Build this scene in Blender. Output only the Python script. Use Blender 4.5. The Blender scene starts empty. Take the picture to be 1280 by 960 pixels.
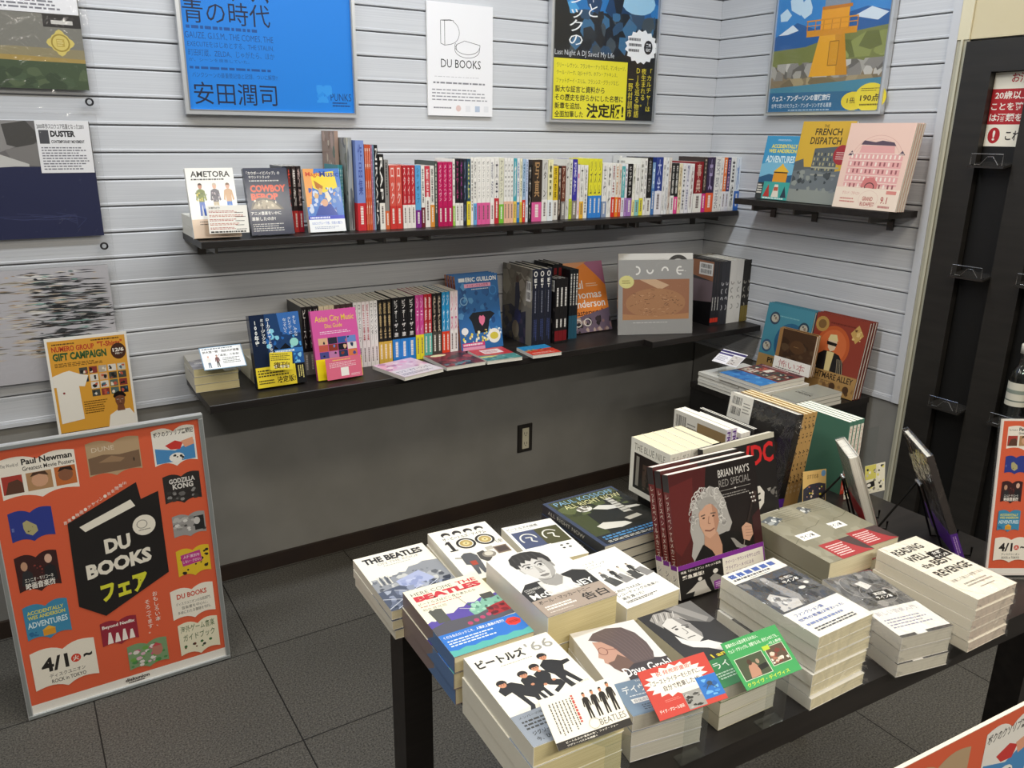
import bpy, math, random
from mathutils import Vector, Matrix
from mathutils.geometry import tessellate_polygon

# ---------------------------------------------------------------- camera, world, lights, exposure
SC = bpy.context.scene
COL = SC.collection
FPX = 1009.06                                   # focal length in pixels for a 1280 x 960 frame
CAM = Vector((-2.651, -2.635, 1.500))
RW = ((0.84934, -0.52770, 0.01253), (-0.14582, -0.25765, -0.95517), (0.50727, 0.80943, -0.29578))  # right, down, forward
_r, _f = Vector(RW[0]).normalized(), Vector(RW[2])
_f = (_f - _r * _f.dot(_r)).normalized()
_u = _r.cross(_f)
cd = bpy.data.cameras.new('camera'); cam = bpy.data.objects.new('camera', cd); COL.objects.link(cam)
cd.sensor_width = 36.0; cd.lens = 36.0 * FPX / 1280.0; cd.clip_start = 0.05
cam.matrix_world = Matrix(((_r.x, _u.x, -_f.x, CAM.x), (_r.y, _u.y, -_f.y, CAM.y), (_r.z, _u.z, -_f.z, CAM.z), (0, 0, 0, 1)))
SC.camera = cam

world = bpy.data.worlds.new('world'); SC.world = world; world.use_nodes = True
_bg = world.node_tree.nodes['Background']; _bg.inputs[0].default_value = (1.0, 0.96, 0.90, 1); _bg.inputs[1].default_value = WORLD_STRENGTH = 0.12
SC.view_settings.view_transform = 'Standard'; SC.view_settings.look = 'None'
SC.view_settings.gamma = 1.0; SC.view_settings.use_curve_mapping = False
SC.view_settings.exposure = 0.30

def ceiling_light(x, y, z, sx, sy, power, col, spread=180, rot=(0, 0, 0)):
    l = bpy.data.lights.new('ceiling_lamp', 'AREA'); l.shape = 'RECTANGLE'; l.size = sx; l.size_y = sy
    l.energy = power; l.color = col; l.spread = math.radians(spread)
    o = bpy.data.objects.new('ceiling_lamp', l); COL.objects.link(o); o.location = (x, y, z); o.rotation_euler = rot
    return o
COOL = (0.90, 0.95, 1.0); WARM = (1.0, 0.90, 0.72)
for lx, pw in ((-3.0, 13), (-1.7, 13), (-0.65, 7.5)):   # row of cool strips washing the slat wall
    ceiling_light(lx, -0.85, 2.68, 1.0, 0.16, pw, COOL)
for lx in (-3.2, -1.7, -0.6):                     # warm strips over the table
    ceiling_light(lx, -2.05, 2.68, 0.5, 0.5, 7, WARM)
for lx in (-2.9, -1.3, 0.2):                     # the aisle tubes farther into the shop
    ceiling_light(lx, -3.75, 2.68, 1.2, 0.10, 28, (1.0, 0.95, 0.86))

# ---------------------------------------------------------------- helpers
def at(u, v, ax, val):
    """world point seen at photo pixel (u, v) on the plane  axis ax = val"""
    d = _r * ((u - 640) / FPX) - _u * ((v - 480) / FPX) + _f
    return CAM + d * ((val - CAM[ax]) / d[ax])
def pz(u, v, z): return at(u, v, 2, z)
def px2(p):
    q = Vector(p) - CAM; w = q.dot(_f)
    return (640 + FPX * q.dot(_r) / w, 480 - FPX * q.dot(_u) / w)

def lin(h):
    h = h.lstrip('#'); c = [int(h[i:i + 2], 16) / 255 for i in (0, 2, 4)]
    return tuple(x / 12.92 if x <= 0.04045 else ((x + 0.055) / 1.055) ** 2.4 for x in c)
_M = {}
def M(col, rough=0.42, metal=0.0, spec=0.45):
    k = (col, rough, metal, spec)
    if k not in _M:
        m = bpy.data.materials.new('paint_' + col.strip('#')); m.use_nodes = True
        b = m.node_tree.nodes['Principled BSDF']
        b.inputs['Base Color'].default_value = (*lin(col), 1); b.inputs['Roughness'].default_value = rough
        b.inputs['Metallic'].default_value = metal; b.inputs['Specular IOR Level'].default_value = spec
        _M[k] = m
    return _M[k]
def nodemat(name, build):
    m = bpy.data.materials.new(name); m.use_nodes = True
    nt = m.node_tree; build(nt, nt.nodes['Principled BSDF'], lambda t: nt.nodes.new(t), nt.links.new)
    return m
def noise_mat(name, c0, c1, scale, rough=0.5, stretch=(1, 1, 1), bump=0.0, detail=4.0, lo=0.35, hi=0.65, metal=0.0, spec=0.45, coord='Object'):
    def f(nt, b, N, L):
        tc = N('ShaderNodeTexCoord'); mp = N('ShaderNodeMapping'); mp.inputs['Scale'].default_value = stretch
        nz = N('ShaderNodeTexNoise'); nz.inputs['Scale'].default_value = scale; nz.inputs['Detail'].default_value = detail
        cr = N('ShaderNodeValToRGB'); cr.color_ramp.elements[0].position = lo; cr.color_ramp.elements[1].position = hi
        cr.color_ramp.elements[0].color = (*lin(c0), 1); cr.color_ramp.elements[1].color = (*lin(c1), 1)
        L(tc.outputs[coord], mp.inputs[0]); L(mp.outputs[0], nz.inputs['Vector']); L(nz.outputs['Fac'], cr.inputs[0])
        L(cr.outputs[0], b.inputs['Base Color']); b.inputs['Roughness'].default_value = rough
        b.inputs['Metallic'].default_value = metal; b.inputs['Specular IOR Level'].default_value = spec
        if bump:
            bp = N('ShaderNodeBump'); bp.inputs['Strength'].default_value = bump; bp.inputs['Distance'].default_value = 0.002
            L(nz.outputs['Fac'], bp.inputs['Height']); L(bp.outputs[0], b.inputs['Normal'])
    return nodemat(name, f)
def clear_mat(name, gloss=0.5, rough=0.06, bump=0.0, tint=(1, 1, 1), scale=60.0):
    """thin clear film or acrylic: mostly transparent, fresnel reflection on top"""
    m = bpy.data.materials.new(name); m.use_nodes = True; nt = m.node_tree
    for n in list(nt.nodes): nt.nodes.remove(n)
    N = nt.nodes.new; L = nt.links.new
    out = N('ShaderNodeOutputMaterial'); mix = N('ShaderNodeMixShader'); tr = N('ShaderNodeBsdfTransparent'); gl = N('ShaderNodeBsdfGlossy')
    fr = N('ShaderNodeLayerWeight'); pw = N('ShaderNodeMath'); pw.operation = 'POWER'; pw.inputs[1].default_value = 4.0; mu = N('ShaderNodeMath'); mu.operation = 'MULTIPLY_ADD'; mu.inputs[1].default_value = 0.85 * min(gloss, 1.0); mu.inputs[2].default_value = 0.045 * gloss; mu.use_clamp = True
    tr.inputs[0].default_value = (*tint, 1); gl.inputs['Roughness'].default_value = rough
    L(fr.outputs['Facing'], pw.inputs[0]); L(pw.outputs[0], mu.inputs[0]); L(mu.outputs[0], mix.inputs[0]); L(tr.outputs[0], mix.inputs[1]); L(gl.outputs[0], mix.inputs[2]); L(mix.outputs[0], out.inputs[0])
    if bump:
        tc = N('ShaderNodeTexCoord'); nz = N('ShaderNodeTexNoise'); nz.inputs['Scale'].default_value = scale; nz.inputs['Detail'].default_value = 2
        nz.inputs['Distortion'].default_value = 1.2
        bp = N('ShaderNodeBump'); bp.inputs['Strength'].default_value = bump; bp.inputs['Distance'].default_value = 0.01
        L(tc.outputs['Object'], nz.inputs['Vector']); L(nz.outputs['Fac'], bp.inputs['Height'])
        L(bp.outputs[0], gl.inputs['Normal']); L(bp.outputs[0], fr.inputs['Normal'])
    return m
FILM = clear_mat('plastic_film', 1.0, 0.07, 0.35, scale=22)
WRAP = clear_mat('shrink_wrap', 1.3, 0.07, 0.42, scale=26)
ACRYL = clear_mat('clear_acrylic', 1.2, 0.03, tint=(0.94, 0.96, 0.96))

class MB:
    """collects polygons with materials, builds ONE mesh object"""
    def __init__(s): s.v = []; s.f = []; s.m = []; s.mats = []
    def mi(s, m):
        if isinstance(m, str): m = M(m)
        if m not in s.mats: s.mats.append(m)
        return s.mats.index(m)
    def poly(s, pts, m):
        i = len(s.v); s.v += [tuple(p) for p in pts]; s.f.append(tuple(range(i, i + len(pts)))); s.m.append(s.mi(m))
    def mesh(s, vs, fs, m):
        i = len(s.v); k = s.mi(m); s.v += [tuple(p) for p in vs]
        for f in fs: s.f.append(tuple(i + a for a in f)); s.m.append(k)
    def box(s, a, b, m, T=None):
        x0, y0, z0 = a; x1, y1, z1 = b
        vs = [Vector(p) for p in ((x0, y0, z0), (x1, y0, z0), (x1, y1, z0), (x0, y1, z0), (x0, y0, z1), (x1, y0, z1), (x1, y1, z1), (x0, y1, z1))]
        if T: vs = [T @ p for p in vs]
        s.mesh(vs, ((0, 3, 2, 1), (4, 5, 6, 7), (0, 1, 5, 4), (1, 2, 6, 5), (2, 3, 7, 6), (3, 0, 4, 7)), m)
    def prism(s, pts, z0, z1, m):
        n = len(pts); s.mesh([(x, y, z0) for x, y in pts] + [(x, y, z1) for x, y in pts],
                             [tuple(range(n))[::-1], tuple(range(n, 2 * n))] + [(i, (i + 1) % n, (i + 1) % n + n, i + n) for i in range(n)], m)
    def tube(s, pts, r, m, n=8):
        pts = [Vector(p) for p in pts]; vs = []; fs = []
        for i, p in enumerate(pts):
            d = (pts[min(i + 1, len(pts) - 1)] - pts[max(i - 1, 0)]).normalized()
            a = d.orthogonal().normalized() if i == 0 else (a - d * a.dot(d)).normalized()
            b = d.cross(a)
            for k in range(n): t = 2 * math.pi * k / n; vs.append(p + (a * math.cos(t) + b * math.sin(t)) * r)
        for i in range(len(pts) - 1):
            for k in range(n): fs.append((i * n + k, i * n + (k + 1) % n, (i + 1) * n + (k + 1) % n, (i + 1) * n + k))
        fs += [tuple(range(n))[::-1], tuple(range((len(pts) - 1) * n, len(pts) * n))]
        s.mesh(vs, fs, m)
    def lathe(s, prof, m, n=28, c=(0, 0, 0)):
        vs = []; fs = []; P = len(prof)
        for k in range(n):
            t = 2 * math.pi * k / n
            for r, z in prof: vs.append((c[0] + r * math.cos(t), c[1] + r * math.sin(t), c[2] + z))
        for k in range(n):
            for i in range(P - 1): fs.append((k * P + i, ((k + 1) % n) * P + i, ((k + 1) % n) * P + i + 1, k * P + i + 1))
        s.mesh(vs, fs, m)
    def data(s, name, smooth=False):
        me = bpy.data.meshes.new(name); me.from_pydata(s.v, [], s.f)
        for m in s.mats: me.materials.append(m)
        me.polygons.foreach_set('material_index', s.m)
        if smooth: me.polygons.foreach_set('use_smooth', [True] * len(s.f))
        me.update(); return me
    def build(s, name, parent=None, smooth=False, T=None):
        o = bpy.data.objects.new(name, s.data(name, smooth)); COL.objects.link(o)
        if parent: o.parent = parent
        if T is not None: o.matrix_basis = T
        return o
def tag(o, label=None, cat=None, group=None, kind=None):
    for k, v in (('label', label), ('category', cat), ('group', group), ('kind', kind)):
        if v: o[k] = v
    return o
def thing(name, label, cat, T=None, group=None):
    o = bpy.data.objects.new(name, None); COL.objects.link(o); o.empty_display_size = 0.05
    if T is not None: o.matrix_world = T
    return tag(o, label, cat, group)
def copy_tree(o, parent=None):
    c = o.copy(); COL.objects.link(c)
    if parent: c.parent = parent
    for ch in KIDS(o): copy_tree(ch, c)
    return c
def KIDS(o): return [x for x in COL.objects if x.parent == o]
def frame(org, X, Y, Z):
    return Matrix(((X[0], Y[0], Z[0], org[0]), (X[1], Y[1], Z[1], org[1]), (X[2], Y[2], Z[2], org[2]), (0, 0, 0, 1)))

# ---------------------------------------------------------------- printed art: flat shapes in face coordinates (0..1, y down)
_TX = {}
_vl = bpy.context.view_layer
def text_mesh(body, bold=0.0):
    k = (body, bold)
    if k not in _TX:
        c = bpy.data.curves.new('t', 'FONT'); c.body = body; c.resolution_u = 2; c.offset = bold; c.fill_mode = 'FRONT'
        if '\n' in body: c.align_x = 'CENTER'; c.space_line = 1.0
        o = bpy.data.objects.new('t', c); COL.objects.link(o); _vl.update()
        me = o.to_mesh(); vs = [(v.co.x, v.co.y) for v in me.vertices]; fs = [tuple(p.vertices) for p in me.polygons]
        o.to_mesh_clear(); bpy.data.objects.remove(o); bpy.data.curves.remove(c)
        if vs:
            x0 = min(v[0] for v in vs); x1 = max(v[0] for v in vs); y0 = min(v[1] for v in vs); y1 = max(v[1] for v in vs)
            w = max(x1 - x0, 1e-6); h = max(y1 - y0, 1e-6)
            vs = [((x - x0) / w, (y1 - y) / h) for x, y in vs]
        _TX[k] = (vs, fs)
    return _TX[k]
class Face:
    """a printed face: o = top-left corner, ex along the width, ey down the height (full-size vectors), n = outward normal"""
    def __init__(s, mb, o, ex, ey, gap=0.000015, rough=0.38):
        s.mb = mb; s.o = Vector(o); s.ex = Vector(ex); s.ey = Vector(ey); s.n = s.ey.cross(s.ex).normalized(); s.k = 0; s.g = gap; s.rough = rough
        s.rnd = random.Random(7)
    def P(s, x, y): return s.o + s.ex * x + s.ey * y + s.n * (s.g * (1 + s.k))
    def m(s, c): return M(c, s.rough) if isinstance(c, str) else c
    def up(s): s.k += 1
    def r(s, x0, y0, x1, y1, c): s.poly([(x0, y0), (x1, y0), (x1, y1), (x0, y1)], c)
    def poly(s, pts, c):
        s.up(); q = [s.P(*p) for p in pts]
        if len(pts) <= 4: s.mb.mesh(q, [tuple(range(len(q)))[::-1]], s.m(c)); return
        tr = tessellate_polygon([[Vector((a, b, 0)) for a, b in pts]])
        s.mb.mesh(q, [tuple(t) for t in tr], s.m(c))
    def c(s, cx, cy, rx, ry, c, n=20, a0=0, a1=360):
        s.poly([(cx + rx * math.cos(math.radians(a0 + (a1 - a0) * k / n)), cy + ry * math.sin(math.radians(a0 + (a1 - a0) * k / n))) for k in range(n if a1 - a0 == 360 else n + 1)], c)
    def ring(s, cx, cy, rx, ry, t, c, n=24, a0=0, a1=360):
        pts = [(cx + rx * math.cos(math.radians(a0 + (a1 - a0) * k / n)), cy + ry * math.sin(math.radians(a0 + (a1 - a0) * k / n))) for k in range(n + 1)]
        s.line(pts, t, c)
    def line(s, pts, t, c):
        """polyline of width t (fraction of the face width)"""
        s.up(); asp = s.ey.length / s.ex.length; m = s.m(c)
        for (x0, y0), (x1, y1) in zip(pts, pts[1:]):
            dx, dy = x1 - x0, (y1 - y0) * asp; l = math.hypot(dx, dy) or 1
            nx, ny = -dy / l * t / 2, dx / l * t / 2 / asp
            s.mb.mesh([s.P(x0 + nx, y0 + ny), s.P(x1 + nx, y1 + ny), s.P(x1 - nx, y1 - ny), s.P(x0 - nx, y0 - ny)], [(0, 1, 2, 3)], m)
    def t(s, body, x0, y0, x1, y1, c, bold=0.0):
        s.up(); vs, fs = text_mesh(body, bold)
        if vs: s.mb.mesh([s.P(x0 + (x1 - x0) * x, y0 + (y1 - y0) * y) for x, y in vs], fs, s.m(c))
    def tv(s, body, x0, y0, x1, y1, c, bold=0.0):
        s.t('\n'.join(body.replace('ー', '｜')), x0, y0, x1, y1, c, bold)
    def tr(s, body, x0, y0, x1, y1, c, bold=0.0):
        """latin text turned to run down the face"""
        s.up(); vs, fs = text_mesh(body, bold)
        if vs: s.mb.mesh([s.P(x1 - (x1 - x0) * y, y0 + (y1 - y0) * x) for x, y in vs], fs, s.m(c))
    def rows(s, x0, y0, x1, y1, n, c, fill=0.5, vert=False):
        """n lines of small print, too small to read"""
        s.up(); m = s.m(c)
        for i in range(n):
            a = (i + 0.5 - fill / 2) / n; b = (i + 0.5 + fill / 2) / n; p = 0.0; end = s.rnd.uniform(0.75, 1.0)
            while p < end - 0.03:
                w = min(s.rnd.uniform(0.03, 0.11), end - p)
                u0, u1 = (p, p + w)
                q = [(u0, a), (u1, a), (u1, b), (u0, b)]
                if vert: q = [(1 - bb, aa) for aa, bb in q][::-1]
                s.mb.mesh([s.P(x0 + (x1 - x0) * aa, y0 + (y1 - y0) * bb) for aa, bb in q], [(3, 2, 1, 0)], m); p += w + 0.018
    def blobs(s, x0, y0, x1, y1, n, cols, rmin=0.02, rmax=0.07, seed=1):
        rn = random.Random(seed)
        for i in range(n):
            cx, cy = rn.uniform(x0, x1), rn.uniform(y0, y1); a = rn.uniform(rmin, rmax); k = rn.randint(5, 8); ph = rn.uniform(0, 6)
            s.k -= 0.8
            s.poly([(min(max(cx + a * rn.uniform(0.6, 1.2) * math.cos(ph + 6.283 * j / k), x0), x1), min(max(cy + a * rn.uniform(0.4, 1.0) * math.sin(ph + 6.283 * j / k), y0), y1)) for j in range(k)], rn.choice(cols))
    def person(s, cx, top, h, shirt='#222222', pants='#222222', skin='#d9a98a', hair='#2a1a12', lean=0.0, legs=1.0):
        """small standing figure printed on a cover"""
        asp = s.ex.length / s.ey.length; w = h * 0.26 / asp
        X = lambda a, b: (cx + a * w + lean * (1 - b) * w, top + b * h)
        s.poly([X(-.34, .98), X(-.30, .5), X(.30, .5), X(.36, .98), X(.12, .98), X(0, .62), X(-.12, .98)], pants)
        s.poly([X(-.62, .5), X(-.46, .22), X(-.16, .17), X(.16, .17), X(.46, .22), X(.62, .5), X(.44, .54), X(.34, .34), X(.32, .56), X(-.32, .56), X(-.34, .34), X(-.44, .54)], shirt)
        s.c(*X(0, .09), .22 * w, .085 * h, skin, 12)
        s.poly([X(-.25, .09), X(-.2, .01), X(0, -.015), X(.2, .01), X(.25, .09), X(.15, .05), X(-.15, .05)], hair)
    def head(s, cx, cy, w, h, skin, hair, dark='#2a211c', side=1, long=0.0):
        """a printed portrait: hair, face, eyes, nose, mouth"""
        E = lambda a, b: (cx + a * w, cy + b * h)
        s.poly([E(-.62, -.05 + long), E(-.66, -.3), E(-.5, -.62), E(-.1, -.78), E(.35, -.7), E(.62, -.4), E(.62, 0 + long), E(.45, .1 + long), E(0, -.1), E(-.48, .1 + long)], hair)
        s.poly([E(-.2, .4), E(.22, .4), E(.26, .85), E(-.24, .85)], skin)
        s.poly([E(-.46, -.35), E(-.2, -.5), E(.2, -.5), E(.46, -.35), E(.47, .1), E(.34, .42), E(.1, .6), E(-.1, .6), E(-.34, .42), E(-.47, .1)], skin)
        s.poly([E(-.5, -.25), E(-.42, -.5), E(0, -.64), E(.42, -.5), E(.5, -.25), E(.3, -.36), E(0, -.42), E(-.28, -.36)], hair)
        for q in (-.22, .22):
            s.c(*E(q, -.08), .10 * w, .035 * h, '#e9e2d8', 10); s.c(*E(q, -.08), .045 * w, .035 * h, dark, 8)
            s.line([E(q - .13, -.17), E(q + .13, -.18)], .05 * w, dark)
        s.poly([E(-.02, -.1), E(.05 * side, .14), E(.1 * side, .18), E(-.06 * side, .19)], dark if False else hair if False else '#b08868' if skin != '#c9c6c0' else '#8f8c88')
        s.line([E(-.16, .33), E(0, .36), E(.16, .33)], .045 * w, dark)
# ---------------------------------------------------------------- the room
ZG, PG = 2.0352, 0.075          # height of the reference groove, slat pitch
SLAT = noise_mat('slat_panel', 'c3c5ca', 'cfd1d5', 3.0, rough=0.40, stretch=(0.6, 0.6, 90), bump=0.05, spec=0.5)
WALLP = noise_mat('painted_wall', '83817c', '8a8883', 6.0, rough=0.7)
GROOVE = M('7c7e82', 0.5)
DARKW = noise_mat('black_wood', '1b1817', '262220', 4.0, rough=0.42, stretch=(1, 14, 14), spec=0.4)
BLACKB = noise_mat('black_board', '131110', '1a1817', 5.0, rough=0.5, stretch=(10, 1, 10))
SILVER = M('cfd1d4', 0.30, 0.55)

def slat_wall(mb, z_bot, z_top, run, face):
    """horizontal planks: run = (a, b) along the wall, face(s, d, z) maps wall coordinates to space, d = height above the plank face"""
    k = 0; zs = []
    z = ZG - PG * 27
    while z < z_top:
        if z > z_bot + 0.01: zs.append(z)
        z += PG
    edges = [z_bot] + zs + [z_top]
    for i in range(len(edges) - 1):
        a = edges[i] + (0.0024 if i else 0); b = edges[i + 1] - (0.0024 if i < len(edges) - 2 else 0)
        prof = [(-0.007, a - 0.001), (-0.001, a - 0.001), (0.0015, a + 0.001), (0.0015, a + 0.006), (0, a + 0.008), (0, b - 0.003), (-0.002, b), (-0.007, b)]
        vs = [face(run[0], d, zz) for d, zz in prof] + [face(run[1], d, zz) for d, zz in prof]; n = len(prof)
        mb.mesh(vs, [(j, j + 1, n + j + 1, n + j) for j in range(n - 1)], SLAT)
    vs = [face(run[0], -0.007, z_bot), face(run[1], -0.007, z_bot), face(run[1], -0.007, z_top), face(run[0], -0.007, z_top)]
    mb.mesh(vs, [(0, 1, 2, 3)], GROOVE)
ZB = 0.680; ZT = 2.72
mb = MB(); slat_wall(mb, ZB, ZT, (-4.6, 0.0), lambda s, d, z: (s, -d, z))
mb.box((-4.6, 0.012, 0.0), (0.1, 0.1, ZT), WALLP)
mb.box((-4.6, 0.004, 0.0), (0.0, 0.012, ZB), WALLP)
mb.box((-4.6, -0.006, ZB - 0.012), (0.0, 0.012, ZB), SLAT)
tag(mb.build('wall_back'), kind='structure')
mb = MB(); ZB2 = 0.603
slat_wall(mb, ZB2, ZT, (-1.008, -0.0005), lambda s, d, z: (-d, s, z))
mb.box((0.012, -2.6, 0.0), (0.1, 0.0, ZT), WALLP)
mb.box((0.002, -1.0745, 0.0), (0.012, 0.0, ZB2), WALLP)
mb.box((-0.006, -1.036, ZB2 - 0.014), (0.012, 0.0, ZB2), SLAT)
tag(mb.build('wall_right'), kind='structure')
BEIGE = noise_mat('beige_panel', 'cfc3a0', 'd6cbaa', 3.0, rough=0.5)
mb = MB(); mb.box((-0.004, -2.6, 1.80), (0.012, -1.075, ZT), BEIGE)
tag(mb.build('wall_right_upper'), kind='structure')
mb = MB(); mb.box((-0.010, -1.036, ZB2 - 0.014), (0.0115, -1.008, ZT), M('c9cbd0', 0.4)); mb.build('trim_1')['kind'] = 'structure'
mb = MB(); mb.box((-0.006, -1.0745, 0.0), (0.0015, -1.0365, 1.80), M('b7b39f', 0.35)); mb.box((-0.012, -1.058, 0.0), (-0.0055, -1.050, 1.80), M('c9c5b0', 0.3)); mb.build('trim_2')['kind'] = 'structure'
mb = MB(); mb.box((-0.010, -1.0745, 1.80), (0.0015, -1.0365, ZT), M('ddd5b8', 0.35)); mb.build('trim_3')['kind'] = 'structure'
mb = MB(); mb.box((-4.6, -0.008, 0.0), (0.0, 0.004, 0.056), noise_mat('brown_vinyl', '2b211d', '33271f', 8.0, rough=0.5)); tag(mb.build('baseboard_back'), kind='structure')
mb = MB(); mb.box((-0.010, -1.07, 0.0), (0.002, -0.93, 0.056), M('2d231e', 0.5)); tag(mb.build('baseboard_right'), kind='structure')
mb = MB(); mb.box((-5.5, -6.2, 2.72), (0.1, 0.1, 2.78), M('d8d6d0', 0.8)); tag(mb.build('ceiling'), kind='structure')

def floor_nodes(nt, b, N, L):
    tc = N('ShaderNodeTexCoord'); mp = N('ShaderNodeMapping'); mp.inputs['Location'].default_value = (2.186, 0.46, 0)
    L(tc.outputs['Object'], mp.inputs[0])
    sp = N('ShaderNodeSeparateXYZ'); L(mp.outputs[0], sp.inputs[0])
    fac = []
    for ax in (0, 1):
        d = N('ShaderNodeMath'); d.operation = 'DIVIDE'; d.inputs[1].default_value = 0.4427; L(sp.outputs[ax], d.inputs[0])
        w = N('ShaderNodeMath'); w.operation = 'PINGPONG'; w.inputs[1].default_value = 0.5; L(d.outputs[0], w.inputs[0])
        lt = N('ShaderNodeMath'); lt.operation = 'LESS_THAN'; lt.inputs[1].default_value = 0.0040; L(w.outputs[0], lt.inputs[0]); fac.append(lt)
    mx = N('ShaderNodeMath'); mx.operation = 'MAXIMUM'; L(fac[0].outputs[0], mx.inputs[0]); L(fac[1].outputs[0], mx.inputs[1])
    nz = N('ShaderNodeTexNoise'); nz.inputs['Scale'].default_value = 210; nz.inputs['Detail'].default_value = 3; nz.inputs['Roughness'].default_value = 0.75; L(tc.outputs['Object'], nz.inputs['Vector'])
    cr = N('ShaderNodeValToRGB'); e = cr.color_ramp.elements; e[0].position = 0.36; e[0].color = (*lin('302e2b'), 1); e[1].position = 0.70; e[1].color = (*lin('76726a'), 1)
    L(nz.outputs['Fac'], cr.inputs[0])
    n2 = N('ShaderNodeTexNoise'); n2.inputs['Scale'].default_value = 3.0; L(tc.outputs['Object'], n2.inputs['Vector'])
    hs = N('ShaderNodeHueSaturation'); mr = N('ShaderNodeMapRange'); mr.inputs[3].default_value = 0.85; mr.inputs[4].default_value = 1.12; L(n2.outputs['Fac'], mr.inputs[0]); L(mr.outputs[0], hs.inputs['Value']); L(cr.outputs[0], hs.inputs['Color'])
    m2 = N('ShaderNodeMix'); m2.data_type = 'RGBA'; L(mx.outputs[0], m2.inputs[0]); L(hs.outputs[0], m2.inputs[6]); m2.inputs[7].default_value = (*lin('161412'), 1)
    L(m2.outputs[2], b.inputs['Base Color']); b.inputs['Roughness'].default_value = 0.62; b.inputs['Specular IOR Level'].default_value = 0.3
mb = MB(); mb.box((-5.5, -6.2, -0.06), (0.1, 0.1, 0.0), nodemat('speckled_stone_tile', floor_nodes)); tag(mb.build('floor'), kind='structure')

# wall outlet
t = thing('wall_outlet', 'black outlet plate with cream sockets low on the back wall', 'outlet', Matrix.Translation((-0.933, 0.004, 0.292)))
mb = MB(); mb.box((-0.035, -0.006, -0.06), (0.035, 0, 0.06), M('25221f', 0.4)); mb.box((-0.032, -0.008, -0.057), (0.032, -0.006, 0.057), M('2b2825', 0.4)); mb.build('plate', t)
mb = MB(); mb.box((-0.016, -0.0105, -0.045), (0.016, -0.008, 0.045), M('cfc9b0', 0.4))
for zz in (0.022, -0.022):
    for xx in (-0.006, 0.006): mb.box((xx - 0.001, -0.0108, zz - 0.004), (xx + 0.001, -0.0104, zz + 0.006), M('1a1816'))
    mb.box((-0.002, -0.0108, zz - 0.011), (0.002, -0.0104, zz - 0.007), M('1a1816'))
mb.build('socket', t)

# ---------------------------------------------------------------- shelves
ZS1, ZS2, ZC, ZTB, ZR = 1.203, 0.748, 0.585, 0.720, 1.268      # tops: upper shelf, lower shelf, cabinet, table, right shelf
def shelf(name, label, x0, x1, y0, z, th, brackets, group=None):
    t = thing(name, label, 'shelf', Matrix.Translation((x0, 0, z)), group)
    mb = MB(); w = x1 - x0; e = 0.0015
    prof = [(y0 + e, -th), (y0, -th + e), (y0, -e), (y0 + e, 0), (-0.004, 0), (-0.004, -th)]
    mb.mesh([(0, a, b) for a, b in prof] + [(w, a, b) for a, b in prof], [tuple(range(6)), tuple(range(11, 5, -1))] + [(i, i + 6, (i + 1) % 6 + 6, (i + 1) % 6) for i in range(6)], DARKW)
    mb.build('board', t)
    for bx in brackets:
        b = MB(); q = bx - x0
        b.box((q - 0.004, y0 * 0.80, -th - 0.022), (q + 0.004, -0.004, -th - 0.0002), M('6f6c68', 0.4, 0.6)); b.box((q - 0.012, y0 * 0.82, -th - 0.004), (q + 0.012, y0 * 0.62, -th - 0.0001), M('55524f', 0.4, 0.6))
        b.box((q - 0.012, -0.009, -th - 0.05), (q + 0.012, -0.003, -th), M('55524f', 0.4, 0.6))
        b.build('bracket', t)
    return t
shelf('wall_shelf', 'upper black wall shelf, long left board under the face-out books', -2.190, -0.9605, -0.265, ZS1, 0.020, (-2.14, -1.62, -1.46, -1.02), 'upper shelf boards')
shelf('wall_shelf', 'upper black wall shelf, middle board under white spines', -0.960, -0.4705, -0.238, ZS1, 0.020, (-0.90, -0.60, -0.56), 'upper shelf boards')
shelf('wall_shelf', 'upper black wall shelf, short board ending in the room corner', -0.470, -0.008, -0.198, ZS1, 0.020, (-0.40, -0.08), 'upper shelf boards')
shelf('wall_shelf', 'lower black wall shelf, long left board with magazines along its edge', -2.225, -0.6105, -0.335, ZS2, 0.024, (-2.15, -1.05, -0.66), 'lower shelf boards')
shelf('wall_shelf', 'lower black wall shelf, board in the corner under the film books', -0.610, -0.016, -0.385, ZS2, 0.024, (-0.55, -0.06), 'lower shelf boards')
# right wall shelf
t = thing('wall_shelf', 'black shelf high on the right wall holding three large picture books', 'shelf', Matrix.Translation((0, -0.6, ZR)))
mb = MB(); mb.box((-0.165, -0.392, -0.022), (-0.004, 0.285, 0), DARKW); mb.build('board', t)
for q in (-0.30, 0.02, 0.22):
    b = MB(); b.box((-0.13, q - 0.004, -0.045), (-0.004, q + 0.004, -0.0222), M('6f6c68', 0.4, 0.6)); b.box((-0.009, q - 0.012, -0.075), (-0.003, q + 0.012, -0.0222), M('55524f', 0.4, 0.6)); b.build('bracket', t)
# black cabinet in the corner
t = thing('display_cabinet', 'low black display cabinet against the right wall under film books', 'cabinet', Matrix.Translation((-0.232, -0.685, 0)))
mb = MB(); mb.box((-0.222, -0.235, 0), (0.218, 0.235, ZC - 0.022), BLACKB); mb.build('body', t)
mb = MB(); mb.box((-0.225, -0.238, ZC - 0.0219), (0.22, 0.238, ZC), DARKW); mb.build('top', t)

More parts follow.
